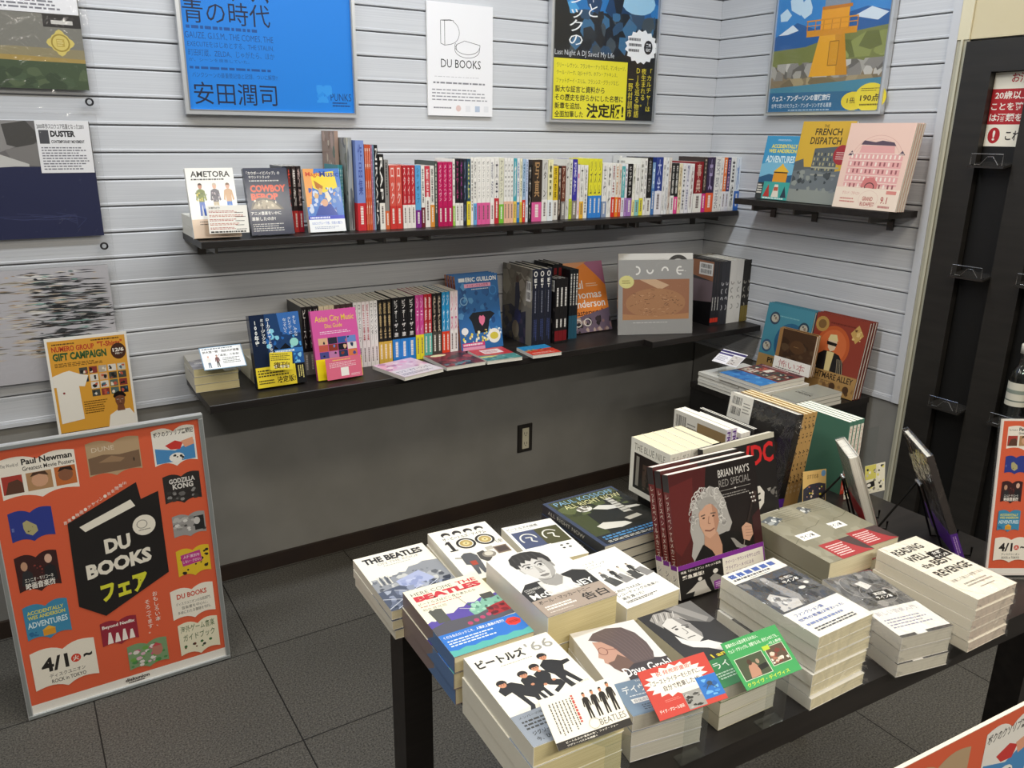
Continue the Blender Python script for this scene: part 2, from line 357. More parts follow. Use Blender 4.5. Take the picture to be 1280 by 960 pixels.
# ---------------------------------------------------------------- the table
def quad_T(): pass
TFL, TFR, TBR, TBL = (-2.168, -2.0227), (-1.045, -2.0855), (-1.048, -1.500), (-2.168, -1.450)
t = thing('display_table', 'black wooden display table covered with stacks of music books', 'table', Matrix.Translation((-1.63, -1.78, 0)))
def tl(p): return (p[0] + 1.63, p[1] + 1.78)
mb = MB(); mb.prism([tl(TFL), tl(TFR), tl(TBR), tl(TBL)], ZTB - 0.044, ZTB, DARKW); mb.build('tabletop', t)
for (x, y) in ((-2.165, -1.512), (-2.165, -2.018), (-1.141, -2.055), (-1.110, -1.560)):
    mb = MB(); a = tl((x, y)); mb.box((a[0], a[1], 0), (a[0] + (0.088 if x == -1.141 else 0.055) , a[1] + 0.055, ZTB - 0.0442), DARKW); mb.build('leg', t)

# ---------------------------------------------------------------- drinks rack at the right
XR = -0.022
t = thing('drinks_rack', 'tall black bottle rack standing beside the right wall end trim', 'rack', Matrix.Translation((XR, -1.5, 0)))
def rb(nm, y0, y1, z0, z1, x0=0.0, x1=0.026, m=BLACKB):
    mb = MB(); mb.box((x0, y0 + 1.5, z0), (x1, y1 + 1.5, z1), m); return mb.build(nm, t)
RBK = noise_mat('black_rack', '22201d', '292623', 5.0, rough=0.45, stretch=(1, 1, 8))
rb('stile', -1.168, -1.076, 0, 1.792, m=RBK); rb('stile', -1.372, -1.281, 0, 1.700, m=RBK); rb('stile', -1.585, -1.494, 0, 1.700, m=RBK); rb('stile', -1.80, -1.708, 0, 1.792, m=RBK)
rb('top_rail', -1.708, -1.168, 1.700, 1.792, m=RBK); rb('plinth', -1.708, -1.168, 0, 0.12, m=RBK)
rb('back_panel', -1.79, -1.08, 0.0, 1.79, 0.0285, 0.033, M('0d0c0b', 0.5))
for c0, c1 in ((-1.281, -1.168), (-1.494, -1.372)):
    for z in (0.648, 1.092, 1.436):
        s = MB(); yy0, yy1 = c0 + 1.501, c1 + 1.499
        s.mesh([(0.028, yy0, z), (0.028, yy1, z), (-0.043, yy1, z - 0.012), (-0.043, yy0, z - 0.012), (0.028, yy0, z - 0.006), (0.028, yy1, z - 0.006), (-0.043, yy1, z - 0.018), (-0.043, yy0, z - 0.018)],
               [(3, 2, 1, 0), (4, 5, 6, 7), (0, 1, 5, 4), (2, 3, 7, 6), (1, 2, 6, 5), (3, 0, 4, 7)], M('2a2826', 0.2)); sh = s.build('rack_shelf', t)
        w = MB(); ya, yb = c0 + 1.5 + 0.008, c1 + 1.5 - 0.008; f = lambda y, h, x=-0.041: (x, y, z - 0.010 + h)
        w.tube([f(yb, 0.002, 0.02), f(yb, 0.002), f(yb, 0.034), f(ya, 0.034), f(ya, 0.002), f(ya, 0.002, 0.02)], 0.0013, M('c9c9c9', 0.2, 1.0), 6)
        w.tube([f(yb - 0.012, 0.002), f(yb - 0.03, 0.002), f(yb - 0.05, 0.026), f(ya + 0.03, 0.026), f(ya + 0.012, 0.002)], 0.0013, M('c9c9c9', 0.2, 1.0), 6)
        w.build('wire_guard', sh)
# alcohol age notice inside the rack
t = thing('age_notice', 'red and white alcohol age notice at the top of the black rack', 'sign', Matrix.Translation((XR, -1.165, 1.60)))
mb = MB(); mb.box((0.0264, -0.21, -0.118), (0.0282, -0.004, 0.098), M('f2ecdc', 0.5))
F = Face(mb, (0.0264, -0.004, 0.098), (0, -0.206, 0), (0, 0, -0.216))
F.r(0, .22, 1, .70, 'b3262c'); F.t('お酒は', .25, -.02 + .03, .62, .14, 'b3262c', .02); F.t('20歳以上の年齢である', .05, .25, 1.3, .36, 'f4eee4', .02); F.t('ことを確認できない場合', .02, .40, 1.32, .51, 'f4eee4', .02); F.t('は酒類を販売しません。', .02, .55, 1.30, .66, 'f4eee4', .02)
F.c(.13, .85, .09, .11, 'b3262c'); F.t('!', .11, .78, .15, .92, 'f4eee4', .03); F.t('これはお酒です', .30, .78, 1.1, .92, '2a2624', .02)
mb.build('notice_board', t)
# bottle
t = thing('gin_bottle', 'clear glass bottle with pale label behind the wire guard', 'bottle', Matrix.Translation((XR - 0.0075, -1.432, 0.6482)))
GL = clear_mat('bottle_glass', 2.0, 0.03, tint=(0.93, 0.96, 0.94))
mb = MB(); mb.lathe([(0.0, 0.001), (0.027, 0.001), (0.030, 0.006), (0.030, 0.150), (0.027, 0.166), (0.016, 0.184), (0.012, 0.195), (0.012, 0.225)], GL); mb.build('glass_body', t, True)
mb = MB(); mb.lathe([(0.0, 0.255), (0.0135, 0.255), (0.0145, 0.250), (0.0145, 0.226), (0.0, 0.226)], M('e3dfd2', 0.4)); mb.build('cap', t, True)
mb = MB(); n = 20
for k in range(n):
    a0 = math.radians(100 + 160 * k / n); a1 = math.radians(100 + 160 * (k + 1) / n); R_ = 0.0304
    for z0, z1, c in ((0.06, 0.135, 'dcd8c8'), (0.075, 0.079, '6f7a70'), (0.10, 0.112, '8d978c')):
        q = R_ + (0.0002 if c != 'dcd8c8' else 0)
        mb.poly([(q * math.cos(a0), q * math.sin(a0), z0), (q * math.cos(a1), q * math.sin(a1), z0), (q * math.cos(a1), q * math.sin(a1), z1), (q * math.cos(a0), q * math.sin(a0), z1)], c)
mb.build('label', t)
# ---------------------------------------------------------------- books and cards
def pages_mat(name, c0, c1):
    return noise_mat(name, c0, c1, 1.0, rough=0.8, stretch=(4, 1400, 4), detail=2.0, lo=0.3, hi=0.7, spec=0.2)
PG_CREAM = pages_mat('cream_paper', 'd2c6a2', 'eee4c4'); PG_WHITE = pages_mat('white_paper', 'd8d4c8', 'f2efe6'); PG_YEL = pages_mat('aged_paper', 'ccbd8c', 'e6d9aa'); PG_GREY = pages_mat('grey_paper', 'bdb7a6', 'dad5c6')
PG_PINK = pages_mat('pinkish_paper', 'c9b0a6', 'e6dcc6')
def c_shell(mb, w, t, h, c, mats, z0=0.0, grow=0.0, bind='L'):
    """C-shaped wrapper: front board, spine, back board; mats = front, spine, back, edge"""
    g = grow; x0, x1, y0, y1 = (-g if bind == 'L' else 0), (w if bind == 'L' else w + g), -g, t + g
    fm, sm, bm, em = mats
    P = [(x0, y0), (x1, y0), (x1, y0 + c), (x0 + c, y0 + c), (x0 + c, y1 - c), (x1, y1 - c), (x1, y1), (x0, y1)]
    mm = [fm, em, em, em, em, em, bm, sm]
    if bind == 'R':
        P = [(x0 + x1 - x, y) for x, y in P]
    for i in range(8):
        a, b = P[i], P[(i + 1) % 8]; q = [(a[0], a[1], z0), (b[0], b[1], z0), (b[0], b[1], z0 + h), (a[0], a[1], z0 + h)]
        mb.poly(q if bind == 'L' else q[::-1], mm[i])
    for zz in (z0, z0 + h):
        for R in ((0, 1, 2, 3), (4, 5, 6, 7), (0, 3, 4, 7)):
            q = [(P[j][0], P[j][1], zz) for j in R]; mb.poly(q if (zz > z0) == (bind == 'L') else q[::-1], em)
def faces(mb, w, t, h, z0=0.0, bind='L', g=0.0, rough=0.38):
    fr = Face(mb, (0, -g, z0 + h), (w, 0, 0), (0, 0, -h), rough=rough); bk = Face(mb, (w, t + g, z0 + h), (-w, 0, 0), (0, 0, -h), rough=rough)
    sp = Face(mb, (-g, t, z0 + h), (0, -t, 0), (0, 0, -h), rough=rough) if bind == 'L' else Face(mb, (w + g, 0, z0 + h), (0, t, 0), (0, 0, -h), rough=rough)
    return fr, sp, bk
def book(name, label, T, w, h, t, col, front=None, spine=None, back=None, scol=None, bcol=None, obi=None, pages=None, hard=False, group=None, bind='L', wrap=False, cat='book', rough=0.36):
    root = thing(name, label, cat, T, group)
    c = 0.0022 if hard else 0.0007; ins = 0.003 if hard else 0.0006
    mb = MB(); m = lambda q: M(q, rough)
    c_shell(mb, w, t, h, c, (m(col), m(scol or col), m(bcol or scol or col), m(scol or col)), bind=bind)
    F, S, B = faces(mb, w, t, h, bind=bind, rough=rough)
    if front: front(F)
    if spine: spine(S)
    if back: back(B)
    mb.build('cover', root)
    mb = MB(); xa, xb = (c + 0.0002, w - ins) if bind == 'L' else (ins, w - c - 0.0002)
    mb.box((xa, c + 0.0001, ins), (xb, t - c - 0.0001, h - ins), pages or PG_CREAM); mb.build('page_block', root)
    if obi:
        fr, oc, of, os_ = (list(obi) + [None, None])[:4]
        gw = 0.0011 if front else 0.0003
        mb = MB(); oh = h * fr; q = M(oc, rough); c_shell(mb, w + 0.0003, t, oh, 0.00025, (q, q, q, q), z0=0.0002, grow=gw, bind=bind)
        F, S, B = faces(mb, w, t, oh, z0=0.0002, bind=bind, g=gw, rough=rough)
        if of: of(F)
        if os_: os_(S)
        mb.build('paper_band', root)
    if wrap:
        mb = MB(); e = 0.0022
        n = 5; rn = random.Random(int(w * 1e5 + h * 1e4)); vs = []; fs = []
        mb.box((-e, -0.0004, -0.0001), (w + e, t + 0.0002, h + e), WRAP)
        for i in range(3):
            x = w * rn.choice((0.0, 0.02, 0.97, 1.0)); q = rn.uniform(0.004, 0.010)
            mb.poly([(x - 0.010, t * 0.3, -0.0001), (x + 0.010, t * 0.7, -0.0001), (x + q * rn.choice((-1, 1)), t * 0.8, -q)], WRAP)
        mb.build('plastic_wrap', root)
    return root
UP = Vector((0, 0, 1))
def T_spine(xr, y, z, roll=0.0):
    """spine towards the viewer on the back wall: right lower corner at xr"""
    return Matrix.Translation((xr, y, z)) @ Matrix.Rotation(roll, 4, 'Y') @ frame((0, 0, 0), (0, 1, 0), (-1, 0, 0), (0, 0, 1))
def T_face(a, b, lean, t):
    X = Vector((b[0] - a[0], b[1] - a[1], 0)).normalized(); back = UP.cross(X)
    Z = UP * math.cos(lean) + back * math.sin(lean); Y = Z.cross(X)
    return frame((a[0], a[1], a[2] + t * math.sin(lean) + 0.0004), X, Y, Z)
def behind(T, d, dx=0.0):
    """the same leaning pose, d farther back along the shelf"""
    Y = Vector((T[0][1], T[1][1], 0)); X = Vector((T[0][0], T[1][0], 0)); return Matrix.Translation(Y * (d / Y.length_squared) + X * dx) @ T
def solve_h(T, v, x=0.0):
    lo, hi = 0.02, 0.9
    for _ in range(40):
        md = (lo + hi) / 2
        if px2(T @ Vector((x, 0, md)))[1] > v: lo = md
        else: hi = md
    return lo
def faceout(name, label, bl, br, z, vtop, lean, t, w=None, h=None, yb=-.2, **k):
    a, b = at(*bl, 1, yb), at(*br, 1, yb); a.z = b.z = z; W = w or (b - a).length
    T = T_face(a, b, math.radians(lean), t); H = h or solve_h(T, vtop)
    return book(name, label, T, W, H, t, **k)
def T_lying(TL, TR, BL, z, w=None, h=None):
    a, b, c = pz(*TL, z), pz(*TR, z), pz(*BL, z)
    W = (b - a).length; H = (c - a).length
    ang = (math.atan2(b.y - a.y, b.x - a.x) + math.atan2(c.y - a.y, c.x - a.x) + math.pi / 2) / 2
    X = Vector((math.cos(ang), math.sin(ang), 0)); Z = Vector((-math.sin(ang), math.cos(ang), 0))
    ctr = (b + c) / 2; w = w or W; h = h or H
    o = ctr - X * (w / 2) - Z * (h / 2)
    return frame((o.x, o.y, z), X, (0, 0, -1), Z), w, h
ORD = ['top', 'second', 'third', 'fourth', 'fifth', 'sixth', 'seventh', 'eighth']
def stack(name, what, TL, TR, BL, ztop, zbot, n, group, jit=0.003, w=None, h=None, lower=None, off=None, seed=3, **k):
    """n copies lying on one another, the top one at ztop; what = words for the book, used in every label"""
    T, w, h = T_lying(TL, TR, BL, ztop, w, h); T = Matrix.Translation((*(off or (0, 0)), 0)) @ T; t = (ztop - zbot) / n - 0.0010
    rn = random.Random(seed); step = (ztop - zbot) / n
    top = book(name, 'top copy of ' + what, T, w, h, t, group=group, **k)
    for i in range(1, n):
        c = copy_tree(top); dx, dy, da = rn.uniform(-jit, jit), rn.uniform(-jit, jit) , rn.uniform(-0.012, 0.012)
        if lower: dx += lower[0] * i; dy += lower[1] * i
        c.matrix_world = Matrix.Translation((dx, dy, -step * i)) @ T @ Matrix.Rotation(da, 4, 'Y')
        c['label'] = (ORD[i] + ' copy down of ' if i < n - 1 else 'bottom copy of ') + what
    return top, T, w, h
def card(name, label, TL, TR, BL, p0, nrm, art, col='f4efe2', th=0.0008, cat='card', holder=None, group=None, rough=0.35):
    """a printed card on a plane through p0 with normal nrm; corners from the photograph's pixels"""
    n = Vector(nrm).normalized(); p0 = Vector(p0)
    def hit(u, v):
        d = _r * ((u - 640) / FPX) - _u * ((v - 480) / FPX) + _f
        return CAM + d * ((p0 - CAM).dot(n) / d.dot(n))
    a, b, c = hit(*TL), hit(*TR), hit(*BL)
    X = (b - a).normalized(); Zd = (c - a); Zd = (Zd - X * Zd.dot(X)); h = Zd.length; Z = -Zd.normalized(); w = (b - a).length; Y = Z.cross(X)
    T = frame(a - Z * h, X, Y, Z)
    root = thing(name, label, cat, T, group)
    mb = MB(); mb.box((0, 0, 0), (w, th, h), M(col, rough)); F = Face(mb, (0, 0, h), (w, 0, 0), (0, 0, -h), rough=rough); art(F); mb.build('printed_card', root)
    return root, T, w, h
def sign_sticker(F, x0, y0, x1, y1, dark=False, txt='サイン本', two=None):
    F.r(x0, y0, x1, y1, '1c1a19' if dark else 'f4f1ea'); ink = 'f2efe8' if dark else '2a2725'
    if two: F.t(two, x0 + .22 * (x1 - x0), y0 + .1 * (y1 - y0), x1 - .22 * (x1 - x0), y0 + .45 * (y1 - y0), ink, .02); F.t(txt, x0 + .12 * (x1 - x0), y0 + .52 * (y1 - y0), x1 - .12 * (x1 - x0), y1 - .1 * (y1 - y0), ink, .02)
    else: F.t(txt, x0 + .12 * (x1 - x0), y0 + .24 * (y1 - y0), x1 - .12 * (x1 - x0), y1 - .24 * (y1 - y0), ink, .02)
# ---------------------------------------------------------------- books on the table
def art_roof(F):
    F.r(0, 0, 1, 1, 'f1ecdc'); F.t('THE BEATLES', .09, .055, .92, .165, '1f1d1c', .05); F.t('ON THE ROOF', .24, .18, .82, .225, '9b968c'); F.rows(.3, .245, .75, .262, 1, '8d887e')
    F.poly([(0, .52), (.05, .47), (.2, .44), (.34, .47), (.42, .42), (.5, .44), (.58, .37), (.72, .36), (.8, .33), (1, .36), (1, 1), (0, 1)], '8e9196')
    F.blobs(.02, .45, .98, .75, 60, ['6c7077', '5a5d63', 'a7a9ab', '777b82', 'c4c4c0', '4a4d54'], .02, .06, 4)
    F.poly([(.3, .56), (.66, .47), (.78, .66), (.34, .80)], 'a7afce'); F.blobs(.34, .54, .72, .74, 14, ['b7bed8', '9aa3c6', '8d97bd'], .02, .06, 5)
    for k in range(5): F.r(.10 + .035 * k, .43, .12 + .035 * k, .58, '55585d' if k % 2 else 'd5d2c8')
    F.poly([(0, .68), (.3, .64), (.52, .78), (.9, .74), (1, 1), (0, 1)], '4e5566')
    F.blobs(.02, .68, .98, .98, 46, ['39404f', '6a7286', 'a4aab8', '2f3542', '8b93a8'], .03, .08, 6)
    for a, b in (((.0, .97), (.5, .74)), ((.1, .99), (.8, .70)), ((.0, .80), (.62, .98)), ((.2, .70), (.9, .96))): F.line([a, b], .012, 'c6cad4')
    F.r(.44, .95, .66, .985, 'ece8da')
def art_hundred(F):
    F.r(0, 0, 1, 1, 'f3eee0')
    for k in range(4):
        cx = .23 + .19 * k; F.c(cx, .115, .075, .055, '26221f', 14, 180, 360); F.c(cx, .125, .075, .018, '26221f', 12); F.c(cx, .13, .045, .022, 'f3eee0', 10)
    F.t('ザ・ビートルズ・アイテム', .13, .165, .86, .225, '2a2725', .01)
    F.poly([(.10, .29), (.15, .245), (.20, .245), (.20, .425), (.23, .425), (.23, .445), (.10, .445), (.10, .425), (.145, .425), (.145, .285), (.12, .30)], '26221f')
    for cx in (.42, .74):
        F.c(cx, .345, .155, .105, '26221f', 26); F.c(cx, .345, .115, .078, 'f3eee0', 24); F.c(cx, .345, .10, .068, 'b29a5b', 22); F.c(cx, .345, .055, .036, 'd8c98f', 16); F.c(cx, .345, .014, .01, '26221f', 8)
    F.t('モノ語り', .86, .40, .97, .47, '3a3633')
    F.poly([(.18, .56), (.26, .52), (.36, .53), (.42, .60), (.40, .76), (.36, .92), (.31, .92), (.30, .80), (.26, .92), (.21, .92), (.22, .74), (.16, .72)], '56575a'); F.poly([(.24, .68), (.34, .68), (.33, .76), (.24, .76)], 'a8452f'); F.line([(.08, .57), (.2, .60)], .02, '4b4a4a')
    F.poly([(.44, .56), (.56, .54), (.60, .70), (.50, .76), (.42, .68)], '4a4640'); F.c(.60, .63, .11, .06, '8b8478', 16); F.c(.60, .62, .07, .04, 'cfc9ba', 14); F.r(.74, .52, .96, .66, '7d6a58'); F.r(.76, .54, .94, .64, '4c4038'); F.poly([(.62, .50), (.74, .49), (.74, .55), (.62, .56)], 'b9b4a8')
    F.poly([(.42, .8), (.7, .74), (.95, .8), (.95, .94), (.5, .96)], '9b8d7c')
def art_here(F):
    F.r(0, 0, 1, 1, 'f3ecd2'); F.t('HERE COME', .06, .055, .60, .105, '5b5c58', .0); F.t('THE', .66, .055, .93, .105, 'c63a42', .03); F.t('BEATLES', .06, .115, .94, .20, 'c8343f', .07)
    F.t('ビートルズはどこから来たのか', .06, .222, .82, .262, '3d3b38', .01); F.rows(.06, .275, .70, .295, 1, 'b35a52'); F.t('和久井光司', .06, .315, .36, .35, '6a665e')
    F.poly([(0, .52), (.06, .50), (.10, .52), (.2, .47), (.28, .46), (.36, .47), (.46, .42), (.52, .43), (.6, .39), (.68, .41), (.78, .37), (.9, .38), (1, .36), (1, .62), (0, .62)], '5a4a9e')
    F.poly([(.54, .50), (.66, .42), (.74, .43), (.8, .38), (.9, .42), (1, .40), (1, .56), (.56, .58)], '7fb39c'); F.blobs(.56, .40, .98, .56, 18, ['5d8f7c', '9ccab2', '3f6a5c'], .015, .05, 3)
    F.poly([(.10, .37), (.14, .35), (.16, .37), (.2, .355), (.27, .37), (.27, .56), (.12, .56)], '55564e'); F.r(.80, .33, .96, .41, '4a4a44'); F.line([(.52, .22), (.60, .48)], .006, '4b4a44'); F.line([(.46, .44), (.62, .50)], .008, 'd9dcd0')
    F.poly([(0, .60), (.2, .56), (.6, .58), (1, .50), (1, .70), (0, .74)], '55535a'); F.poly([(.72, .60), (.78, .53), (.88, .51), (1, .50), (1, .64), (.76, .66)], 'a5272c'); F.blobs(.74, .53, .98, .64, 10, ['7a1c22', 'c8484a', '5a1a20'], .02, .05, 8)
    for k in range(4): F.c(.44 + .09 * k, .665 - .014 * k, .032, .024, 'b5446a', 10)
    F.r(0, .71, 1, 1, '2f74c9'); F.t('くだらねえロックこそ、人類史上最高の宝だ!!', .04, .735, .80, .772, 'f3f2ea', .015); F.rows(.05, .795, .66, .89, 3, 'dfe6ea', .45); F.poly([(.8, .78), (.86, .745), (.94, .75), (.99, .79), (.96, .84), (.88, .855), (.81, .83)], 'd8382f'); F.rows(.84, .785, .96, .815, 2, '7a1c18')
    F.poly([(0, .92)] + [(k / 10, .925 + (.012 if k % 2 else -.006)) for k in range(11)] + [(1, 1), (0, 1)], '58b0a8')
def band_fig(F, sc=1.0, x=0.0, y=0.0):
    Q = lambda pts: [(x + a * sc, y + b * sc) for a, b in pts]
    k, sk, hr = '1f1c1b', 'c98a68', '241b17'
    F.poly(Q([(.02, .50), (.10, .44), (.24, .44), (.34, .50), (.40, .58), (.44, .66), (.42, .74), (.47, .78), (.45, .80), (.38, .79), (.36, .70), (.26, .64), (.30, .78), (.27, .83), (.20, .83), (.24, .78), (.20, .66), (.16, .56), (.05, .58)]), k)
    F.poly(Q([(.36, .46), (.42, .42), (.52, .43), (.58, .50), (.60, .58), (.56, .62), (.60, .78), (.63, .82), (.55, .83), (.52, .66), (.48, .66), (.52, .78), (.46, .76), (.42, .62), (.36, .56)]), k)
    F.poly(Q([(.56, .44), (.66, .40), (.74, .44), (.76, .50), (.72, .56), (.82, .60), (.84, .66), (.76, .70), (.66, .74), (.64, .70), (.74, .66), (.64, .62), (.58, .56)]), k)
    F.poly(Q([(.72, .36), (.82, .30), (.92, .33), (1.02, .38), (1.12, .38), (1.12, .42), (1.0, .44), (.96, .50), (1.02, .62), (1.06, .70), (1.0, .71), (.92, .58), (.90, .60), (.94, .72), (.86, .73), (.80, .52), (.74, .46)]), k)
    for cx, cy in ((.12, .43), (.44, .40), (.64, .36), (.84, .26)):
        F.c(x + cx * sc, y + (cy - .010) * sc, .070 * sc, .044 * sc, hr, 14); F.c(x + cx * sc, y + (cy + .014) * sc, .050 * sc, .034 * sc, sk, 12); F.c(x + cx * sc, y + (cy - .020) * sc, .064 * sc, .018 * sc, hr, 12); [F.c(x + (cx + q) * sc, y + (cy + .010) * sc, .008 * sc, .005 * sc, hr, 6) for q in (-.018, .018)]
    for cx, cy in ((.46, .55), (.66, .42), (.60, .60), (.74, .58)): F.c(x + cx * sc, y + cy * sc, .026 * sc, .015 * sc, sk, 8)
def art_66(F):
    F.r(0, 0, 1, 1, 'f4efdf'); F.t('ビートルズ', .06, .075, .62, .175, '1f1c1b', .045); F.t("'66", .66, .055, .96, .165, '9a9891', .005); F.rows(.28, .20, .72, .215, 1, 'a7a294')
    band_fig(F, .80, .06, .04); F.t('ロバート・ロドリゲス', .77, .60, .96, .62, '6d685f')
    F.r(0, .70, 1, 1, '8d95a0'); F.t('メンバーの確執と', .06, .725, .40, .75, '2a2725'); F.rows(.06, .765, .62, .86, 3, '3a3835', .5); F.t('ジグソーパズル', .08, .875, .42, .915, '1f1c1b', .015); F.t('今、ひとつに', .08, .93, .36, .97, '1f1c1b', .015)
def art_cover_portrait(F):
    F.r(0, 0, 1, 1, 'e9e7e1'); F.poly([(0, .60), (.14, .50), (.34, .50), (.5, .62), (.66, .50), (.86, .48), (1, .54), (1, 1), (0, 1)], '2e2c2b')
    F.poly([(.3, .52), (.66, .50), (.74, .80), (.28, .84)], 'd8d5cf'); F.poly([(.36, .40), (.60, .40), (.62, .56), (.5, .62), (.36, .56)], 'a9a6a1')
    # a printed black and white face, tilted a little
    F.poly([(.27, .22), (.31, .13), (.42, .09), (.56, .09), (.67, .14), (.71, .24), (.70, .34), (.66, .43), (.58, .50), (.50, .535), (.42, .52), (.34, .45), (.29, .36)], 'cfccc7')
    F.poly([(.56, .12), (.68, .16), (.71, .24), (.70, .34), (.66, .43), (.58, .50), (.52, .52), (.60, .40), (.62, .28)], 'a6a39e'); F.poly([(.36, .46), (.44, .50), (.52, .51), (.60, .47), (.58, .50), (.50, .54), (.42, .525)], '8d8a86')
    F.poly([(.25, .28), (.27, .27), (.29, .36), (.27, .36)], 'b4b1ac'); F.poly([(.70, .27), (.735, .26), (.73, .35), (.70, .37)], '8b8884')
    for cx, w in ((.395, .055), (.575, .052)):
        F.poly([(cx - w, .282), (cx - w * .3, .262), (cx + w * .4, .262), (cx + w, .285), (cx, .296)], 'ebe8e3'); F.c(cx, .277, .022, .017, '3b3836', 12); F.c(cx, .277, .009, .007, '121110', 8)
        F.line([(cx - w, .282), (cx - w * .3, .260), (cx + w * .4, .260), (cx + w, .285)], .010, '3d3a38'); F.line([(cx - w * .8, .300), (cx, .306), (cx + w * .8, .302)], .006, '98958f'); F.line([(cx - w * 1.25, .245), (cx - w * .3, .222), (cx + w * 1.15, .236)], .020, '4a4644')
    F.poly([(.475, .27), (.49, .27), (.505, .365), (.53, .385), (.50, .398), (.46, .392)], 'b3b0ab'); F.line([(.455, .388), (.475, .398), (.50, .394), (.525, .398), (.54, .384)], .008, '5d5a57'); F.poly([(.50, .30), (.52, .37), (.535, .385), (.505, .37)], '8f8c87')
    F.poly([(.415, .442), (.455, .430), (.485, .434), (.515, .429), (.56, .440), (.485, .450)], '75716d'); F.poly([(.42, .443), (.485, .452), (.555, .441), (.525, .466), (.46, .468)], '918d88'); F.line([(.415, .443), (.485, .449), (.56, .440)], .006, '3d3a38'); F.line([(.44, .49), (.49, .497), (.53, .488)], .006, '9a9792')
    F.poly([(.24, .25), (.22, .16), (.26, .08), (.36, .03), (.50, .015), (.64, .04), (.73, .10), (.76, .20), (.74, .28), (.70, .27), (.68, .19), (.63, .16), (.60, .20), (.55, .15), (.50, .19), (.45, .15), (.41, .20), (.36, .17), (.33, .23), (.30, .20), (.285, .27)], '33302e')
    for k in range(12): F.k -= .8; F.line([(.28 + .038 * k, .06 + .004 * abs(k - 6)), (.27 + .04 * k, .15)], .006, '5a5653' if k % 2 else '1f1d1c')
    F.poly([(.37, .50), (.44, .53), (.56, .525), (.63, .47), (.66, .54), (.56, .64), (.46, .64), (.38, .58)], '9d9a95'); F.poly([(.34, .56), (.46, .64), (.56, .64), (.67, .54), (.72, .60), (.66, .74), (.34, .74), (.30, .62)], 'e2dfd9')
    F.t('CONVERSATIONS', .05, .58, .40, .61, 'e8e6e0'); F.t('WITH', .05, .62, .16, .645, 'e8e6e0'); F.t('McCARTNEY', .05, .66, .95, .745, 'f2f0ea', .02)
    F.r(0, .755, 1, 1, 'a8988a'); F.t('ポール・マッカートニー', .06, .775, .80, .83, '2b2622', .01); F.t('告白', .60, .845, .95, .95, '2b2622', .02); F.rows(.08, .86, .52, .925, 2, 'f0ebe2', .6); F.rows(.08, .945, .5, .965, 1, 'd8d0c4')
def art_recording(F):
    F.r(0, 0, 1, 1, 'f1efe8'); F.t('ビートルズ', .12, .12, .42, .16, '55524e'); F.t('レコーディング', .12, .175, .56, .215, '55524e'); F.rows(.12, .235, .5, .25, 1, '8d8a84')
    for k in range(4): F.poly([(.20 + .2 * k, .48), (.34 + .2 * k, .46), (.42 + .2 * k, .62), (.24 + .2 * k, .64)], '4b4a48' if k % 2 == 0 else '8b8987')
    for k, c in enumerate(('5a5856', '2c2a29', 'dedbd4', '3a3836')): F.person(.28 + .17 * k, .34, .22, c, c, 'b9a695', '3a302a')
    F.t('に向かう4人は、', .10, .70, .62, .745, '2f2d2b'); F.t('レコーディングの未来へ', .10, .765, .86, .81, '2f2d2b'); F.t('道を渡った!', .10, .83, .50, .875, '2f2d2b'); F.rows(.10, .90, .72, .94, 2, '4b4845', .5)
def art_words(F):
    F.r(0, 0, 1, 1, 'f1efe6'); F.t('ビートルズの語感', .05, .06, .66, .12, '2a2827', .015); F.rows(.05, .135, .6, .15, 1, '5a5752')
    F.r(.06, .19, .50, .62, '4a5270'); F.r(.50, .19, .97, .62, '4c4a2c')
    for cx, s in ((.28, 1), (.72, -1)): F.ring(cx, .40, .15, .13, .03, 'e8e6da', 14, 150, 360 if s > 0 else 330); F.line([(cx - .05, .36), (cx + .06, .37), (cx + .02, .46), (cx + .10, .50)], .03, 'e8e6da')
    F.rows(.07, .68, .6, .78, 3, '6a665e'); 
    for k in range(4): F.c(.70 + .12 * (k % 2), .70 + .07 * (k // 2), .03, .018, '3a3734', 10)
def art_kossoff(F):
    F.r(0, 0, 1, 1, '39435c'); F.r(.05, .03, .97, .82, '3f4526'); F.poly([(.3, .2), (1, .12), (1, .82), (.25, .82)], '1b1c18'); F.blobs(.06, .05, .9, .4, 16, ['4d5530', '33391f', '59613a'], .05, .12, 2)
    F.t('PAUL KOSSOFF', .10, .05, .93, .13, '7fa9c9', .0); F.t('ALL RIGHT NOW', .16, .145, .95, .23, 'd7d39a', .0)
    F.poly([(.42, .34), (.54, .30), (.68, .36), (.78, .40), (.70, .44), (.56, .42)], 'dcd9cf'); F.c(.34, .30, .10, .06, 'dcd9cf', 14); F.blobs(.26, .25, .42, .34, 8, ['4b473d', '6f6a5e'], .02, .04, 3)
    F.poly([(.20, .66), (.32, .62), (.56, .70), (.60, .76), (.44, .78), (.24, .74)], 'd7d3c8')
    F.poly([(.70, .22), (.78, .21), (.80, .66), (.68, .67)], 'c9c5b8')
    for k in range(8): F.r(.695, .25 + .05 * k, .795, .262 + .05 * k, '4d4a43')
    F.poly([(.52, .60), (.66, .54), (.86, .58), (.94, .68), (.82, .76), (.62, .74)], '22211d'); F.poly([(.60, .64), (.80, .62), (.82, .68), (.62, .70)], 'bdb8aa'); F.poly([(.78, .44), (.94, .47), (.97, .51), (.80, .50)], 'd7d3c8')
    F.r(.05, .82, .97, .98, '1e2024'); F.rows(.10, .84, .94, .92, 2, '4d88b8', .6); F.rows(.10, .93, .94, .97, 2, 'c9c6bb', .5)
